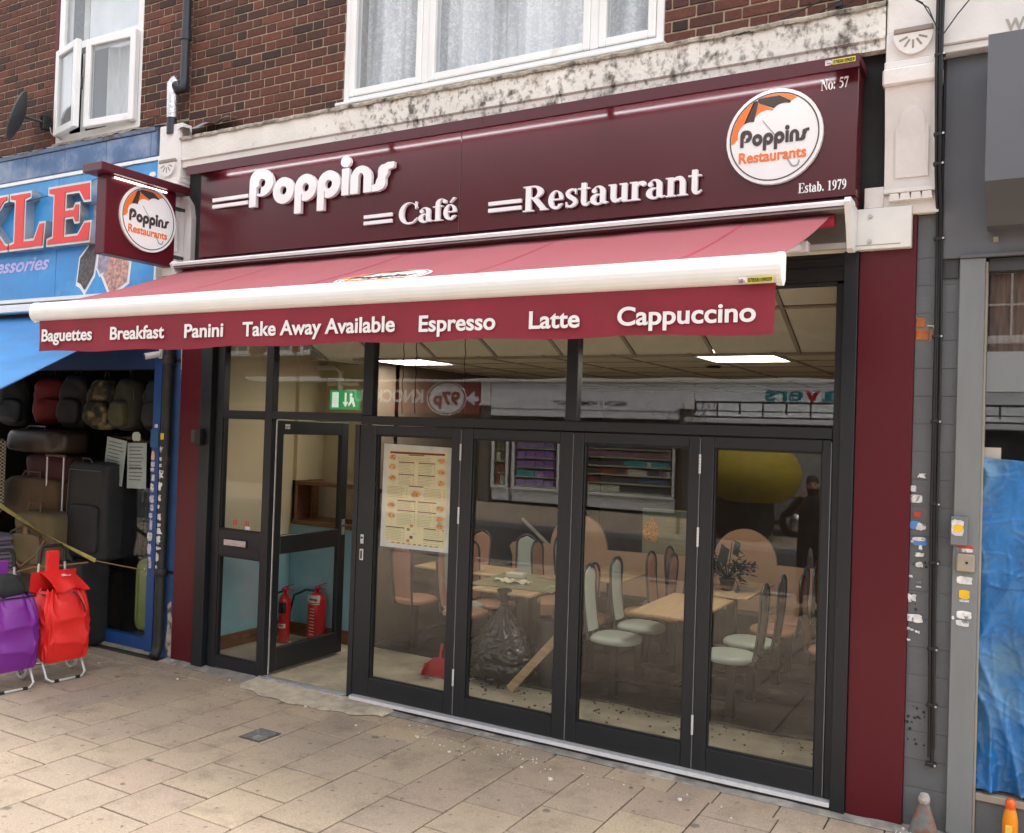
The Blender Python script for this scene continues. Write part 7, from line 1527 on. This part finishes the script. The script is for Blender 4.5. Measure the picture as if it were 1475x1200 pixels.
t = thing('guard_rail', 'black guard rail on the canopy in front of the white sign, reflected', 'railing', (-5, FY+.6, 2.6)); q = MB(); q.box(-7.3, .3, FY+.55, FY+.59, 2.93, 2.98, b=.004); q.build('top_rail', BLK, t); q = MB(); q.box(-7.3, .3, FY+.55, FY+.59, 2.72, 2.75, b=.004); q.build('lower_rail', BLK, t)
for k in range(14):
    q = MB(); q.box(-7.3+k*.56, -7.26+k*.56, FY+.551, FY+.589, 2.56 if k % 2 else 2.66, 2.9295, b=.003); q.build('post', BLK, t)
q = MB(); q.box(-7.45, .4, FY, FY+.9, 2.44, 2.555, b=.01); tag(q.build('shop_canopy', WF), 'flat pale shop canopy under the guard rail across the street', 'canopy')
for x0, x1, lab in ((-13.88, -13.58, 'stone pilaster across the street beside the red sign'), (-7.84, -7.47, 'pale banded stone pilaster across the street between the white signs')):
    t = thing('far_pilaster', lab, 'pilaster', ((x0+x1)/2, FY, 0)); q = MB(); q.box(x0, x1, FY-.3, FY+.16, 2.85, 3.458, b=.01); q.box(x0-.03, x1+.03, FY-.3, FY+.22, 2.78, 2.8495, b=.01); q.build('capital', PASTE, t); q = MB(); q.box(x0, x1, FY-.3, FY+.12, 0, 2.7795, b=.01); q.build('shaft', mat('far_dark_stone', (.12, .11, .10), rough=.8), t)
# shop windows with stocked shelves
cols_ = [mat('pack_%s' % n, c, rough=.5) for n, c in (('teal', (.05, .35, .38)), ('purple', (.32, .16, .50)), ('lilac', (.42, .30, .6)), ('green', (.12, .22, .10)), ('red', (.30, .07, .07)), ('blue', (.10, .15, .28)), ('white', (.6, .6, .58)), ('pink', (.32, .16, .2)), ('dark', (.08, .07, .1)))]
def shopwin(x0, x1, z0, z1, lab, pal, rows, n, packw):
    t = thing('far_shop_window', lab, 'shop window', ((x0+x1)/2, FY, z0)); q = MB(); frame_rect(q, x0, x1, z0, z1, .07, 0, .08); q.v = [(v[0], FY+v[1], v[2]) for v in q.v]; q.build('frame', WF, t)
    q = MB(); q.box(x0, x1, FY-.34, FY, z0-.35, z0-.001, b=.01); q.build('stall_riser', WF, t); q = MB(); q.box(x0, x1, FY-1.0, FY-.95, z0, z1, b=0); q.build('backing', BLK, t)
    hh = (z1-z0-.14)/rows
    for r_ in range(rows):
        zz_ = z0+.08+r_*hh; q = MB(); q.box(x0+.07, x1-.07, FY-.25, FY-.02, zz_, zz_+.03, b=.004); q.build('shelf', mat('shelf_lime', (.45, .48, .28), rough=.5), t)
        groups = {}
        k = 0; x = x0+.1; c = R.choice(pal)
        while x < x1-.12-packw:
            if R.random() < .22: c = R.choice(pal)
            groups.setdefault(c, MB()).box(x, x+packw*.9, FY-.22, FY-.06, zz_+.032, zz_+.032+hh*R.uniform(.55, .8), b=.006); x += packw
        for c, q in groups.items(): q.build('packet', cols_[c], t, kind='stuff')
shopwin(-12.82, -11.30, .42, 1.90, 'shop window across the street stacked with purple and teal packs', [1, 2, 0, 2, 1], 5, 1, .30); shopwin(-10.95, -7.95, .42, 1.95, 'wide shop window across the street with shelves of bottles', [4, 5, 6, 7, 8, 0, 8], 6, 1, .11); shopwin(-13.5, -12.95, .42, 1.9, 'narrow shop window across the street with mixed goods', [3, 4, 6, 8], 4, 1, .14)
q = MB(); q.box(-13.55, -7.86, FY-.3, FY-.001, 1.98, 2.499, b=.01); q.box(-7.46, .4, FY-.34, FY-.3, .0, 2.44, b=0); q.box(-19.1, -13.9, FY-.34, FY-.3, .0, 2.5, b=0); q.build('far_dark_front', mat('far_dark', (.035, .033, .033), rough=.5, var=.3, scale=2), kind='structure')
for k in range(4):
    t = thing('far_shop_window', 'plain grey shop bay across the street under the white sign', 'shop window', (-6.6+k*1.8, FY, .3), 'plain grey bays under the white sign'); q = MB(); frame_rect(q, -7.3+k*1.8, -5.7+k*1.8, .3, 2.3, .07, 0, .08); q.v = [(v[0], FY-.29+v[1], v[2]) for v in q.v]; q.build('frame', DSTEEL, t); q = MB(); q.box(-7.22+k*1.8, -5.78+k*1.8, FY-.27, FY-.25, .38, 2.2, b=0); q.build('pane', mat('far_pane2', (.16, .17, .19), rough=.15), t)
# yellow market parasol over a dark stall
t = thing('market_stall', 'rounded yellow cloth cover over a black stall, reflected in the fourth leaf', 'market stall', (-5.0, -13.2, 0)); YEL = mat('yellow_cloth', (.40, .29, .02), rough=.7, var=.1)
q = MB(); q.lathe([(.62, .80), (.84, .95), (.97, 1.2), (.98, 1.45), (.86, 1.72), (.58, 1.95), (.25, 2.06), (.03, 2.09)], (-4.95, -13.2, 0), 28); q.build('yellow_cover', YEL, t); q = MB(); q.tube([(-4.9, -13.2, 0), (-4.9, -13.2, 2.15)], .025); q.build('pole', STEEL, t); q = MB(); soft(q, (-5.1, -13.2, .55), .55, .5, .55, .4, .4, wr=.02); q.build('covered_goods', BK, t)
# grey van
t = thing('parked_van', 'pale grey van parked across the street, reflected in the fourth leaf', 'van', (-3.2, -14.6, 0)); VAN = mat('van_grey', (.30, .31, .33), rough=.3, coat=.4)
q = MB(); q.prism([(-5.0, .35), (-5.0, 1.85), (-4.9, 1.98), (-2.2, 1.98), (-1.5, 1.35), (-.85, 1.15), (-.75, .9), (-.75, .35)], -15.9, -14.3, 'y'); vb = q.build('body', VAN, t)
q = MB(); q.prism([(-2.55, 1.25), (-2.55, 1.80), (-2.2, 1.80), (-1.65, 1.28)], -14.298, -14.29, 'y'); q.build('side_window', mat('far_pane', (.10, .12, .14)), t); q = MB(); q.box(-4.95, -.8, -14.30, -14.285, .86, .91, b=.004); q.build('side_strip', YEL, t); q = MB(); q.box(-3.6, -3.58, -14.302, -14.294, .4, 1.9, b=0); q.build('door_gap', BLK, t)
for x in (-4.3, -1.5):
    q = MB(); q.lathe([(.20, -.09), (.32, -.09), (.34, -.06), (.34, .06), (.32, .09), (.20, .09)], (x, -14.36, .32), 24, axis='y'); w_ = q.build('wheel', mat('tyre', (.02, .02, .02), rough=.8), t); q = MB(); q.lathe([(.19, 0), (.19, .02), (.05, .03)], (x, -14.28, .32), 16, axis='y'); q.build('rim', STEEL, w_)
q = MB(); q.box(-.78, -.74, -14.7, -14.4, .7, .85, b=.01); q.build('headlight', DISC, t)
# slender street tree
t = thing('street_tree', 'slender young street tree on the pavement across the street', 'tree', (-6.45, -13.0, 0)); q = MB(); q.tube([(-6.45, -13, 0), (-6.42, -13, .9), (-6.47, -13, 1.8), (-6.4, -13, 2.6)], [.05, .04, .03, .015], 8)
BARK = mat('bark', (.10, .055, .035), rough=.9, var=.3, scale=20)
tw = []
for k in range(12):
    a = R.uniform(0, 6.28); z = R.uniform(1.5, 2.4); e = (-6.43+.5*math.cos(a), -13+.5*math.sin(a), z+R.uniform(.2, .6)); q.tube([(-6.44, -13, z), e], [.014, .006], 6); tw.append(e)
q.build('trunk', BARK, t); q = MB()
for e in tw:
    for k in range(26):
        p = Vector(e)+Vector((R.gauss(0, .16), R.gauss(0, .16), R.gauss(0, .14))); d = Vector((R.gauss(0, 1), R.gauss(0, 1), R.gauss(0, 1))).normalized()*.06; s_ = d.cross(Vector((R.random(), .3, 1))).normalized()*.02; q.add([p, p+d*.5+s_, p+d, p+d*.5-s_], [[0, 1, 2, 3]])
q.build('crown', mat('tree_leaf', (.06, .09, .03), rough=.6, var=.4), t, kind='stuff')

# ------------------------------------------------------------------ passer-by holding up a phone (seen only in the glass)
pt = thing('person', 'person in dark clothes holding up a phone, reflected in the fourth leaf', 'person', (-2.25, -5.75, 0)); pt.rotation_euler = (0, 0, -.22); pt.scale = (.94, .94, .94)
def skinned(nm, verts, edges, rad, m_, par, sub_=2, root=0):
    me = bpy.data.meshes.new(nm); me.from_pydata(verts, edges, []); o = bpy.data.objects.new(nm, me); col.objects.link(o)
    md = o.modifiers.new('skin', 'SKIN'); ly = me.skin_vertices[0].data if me.skin_vertices else None
    if ly is None:
        bm = bmesh.new(); bm.from_mesh(me); bm.verts.layers.skin.verify(); bm.to_mesh(me); bm.free(); ly = me.skin_vertices[0].data
    for i, r in enumerate(rad): ly[i].radius = (r, r*.85) if not isinstance(r, tuple) else r; ly[i].use_root = (i == root)
    s = o.modifiers.new('sub', 'SUBSURF'); s.levels = sub_; s.render_levels = sub_
    dg = bpy.context.evaluated_depsgraph_get(); m2 = bpy.data.meshes.new_from_object(o.evaluated_get(dg)); bpy.data.objects.remove(o)
    m2.materials.clear(); m2.materials.append(m_); m2.polygons.foreach_set('use_smooth', [True]*len(m2.polygons)); ob = bpy.data.objects.new(nm, m2); col.objects.link(ob); ob.parent = par; return ob
SKN = mat('skin', (.45, .26, .18), rough=.55, var=.05); CLO = mat('dark_coat', (.014, .014, .016), rough=.85); TRO = mat('dark_trousers', (.025, .028, .035), rough=.9)
V = [(0, 0, .98), (0, 0, 1.12), (0, .0, 1.30), (0, 0, 1.44), (0, .01, 1.52), (.10, 0, .92), (.11, .02, .52), (.12, -.01, .12), (-.10, 0, .92), (-.11, .02, .52), (-.12, -.01, .12), (.19, 0, 1.42), (.30, .16, 1.26), (.125, .32, 1.52), (-.19, 0, 1.42), (-.30, .16, 1.26), (-.125, .32, 1.52)]
Ed = [(0, 1), (1, 2), (2, 3), (3, 4), (0, 5), (5, 6), (6, 7), (0, 8), (8, 9), (9, 10), (3, 11), (11, 12), (12, 13), (3, 14), (14, 15), (15, 16)]
body = skinned('body', V, Ed, [(.17, .13), (.16, .12), (.19, .13), (.12, .10), .06, .10, .075, .055, .10, .075, .055, .075, .062, .042, .075, .062, .042], CLO, pt)
def P_(q, nm, m, par=None): ob = bpy.data.objects.new(nm, q.mesh(nm, [m])); col.objects.link(ob); ob.parent = par or pt; return ob
q = MB()
def head(u, v):
    a = u*2*pi; p = -pi/2+v*pi; r = math.cos(p); z = math.sin(p); x = .075*r*math.cos(a)*(1-.18*max(0, -z)); y = .095*r*math.sin(a)*(1-.05*max(0, -z)); f = max(0, math.sin(a))*r
    y += .016*math.exp(-((z+.12)/.14)**2)*math.exp(-(math.cos(a)/.16)**2)*(1 if math.sin(a) > 0 else 0)
    y -= .008*math.exp(-((z-.05)/.10)**2)*math.exp(-((abs(math.cos(a))-.36)/.14)**2)*(1 if math.sin(a) > 0 else 0)
    return (x, y+.01, 1.655+.115*z)
q.grid(head, 40, 26, closeu=True); hd_ = P_(q, 'head', SKN)
q = MB(); q.grid(lambda u, v: (lambda p: (p[0]*1.10, p[1]*1.08-.012, p[2]+.010+.004))(head(u, .52+.48*v)), 30, 10, closeu=True); P_(q, 'hair', mat('hair_dark', (.02, .014, .01), rough=.7), hd_)
for s_ in (-1, 1):
    q = MB(); q.lathe([(.003, -.006), (.010, 0), (.003, .006)], (s_*.029, .094, 1.663), 10, axis='y'); P_(q, 'eye', BLK, hd_); q = MB(); soft(q, (s_*.078, .005, 1.65), .008, .018, .028, .7, .7); P_(q, 'ear', SKN, hd_)
q = MB(); soft(q, (0, .098, 1.598), .024, .006, .006, .8, .8); P_(q, 'mouth', mat('lip', (.30, .10, .09)), hd_)
q = MB(); q.box(-.075, .075, .38, .388, 1.545, 1.625, b=.006); P_(q, 'phone', BLK)
for s_ in (-1, 1):
    base = Vector((s_*.115, .34, 1.54)); V = [tuple(base), tuple(base+Vector((-s_*.01, .02, .035)))]; Ed = [(0, 1)]; rad = [.030, .030]
    for k in range(4):
        r0 = Vector((-s_*(.0), .035+.002*k, .045-.022*k+.01)); i0 = len(V); L4 = (.036, .042, .038, .03)[k]
        V += [tuple(base+r0), tuple(base+r0+Vector((-s_*L4*.6, .026, .003))), tuple(base+r0+Vector((-s_*L4*1.3, .020, .0)))]; Ed += [(1, i0), (i0, i0+1), (i0+1, i0+2)]; rad += [.010, .0088, .0075]
    i0 = len(V); V += [tuple(base+Vector((-s_*.02, .0, .03))), tuple(base+Vector((-s_*.045, .015, .045)))]; Ed += [(0, i0), (i0, i0+1)]; rad += [.012, .010]
    skinned('hand', V, Ed, rad, SKN, pt, 1)
    q = MB(); soft(q, (s_*.12, .06, .045), .05, .13, .045, .6, .6); P_(q, 'shoe', BLK)
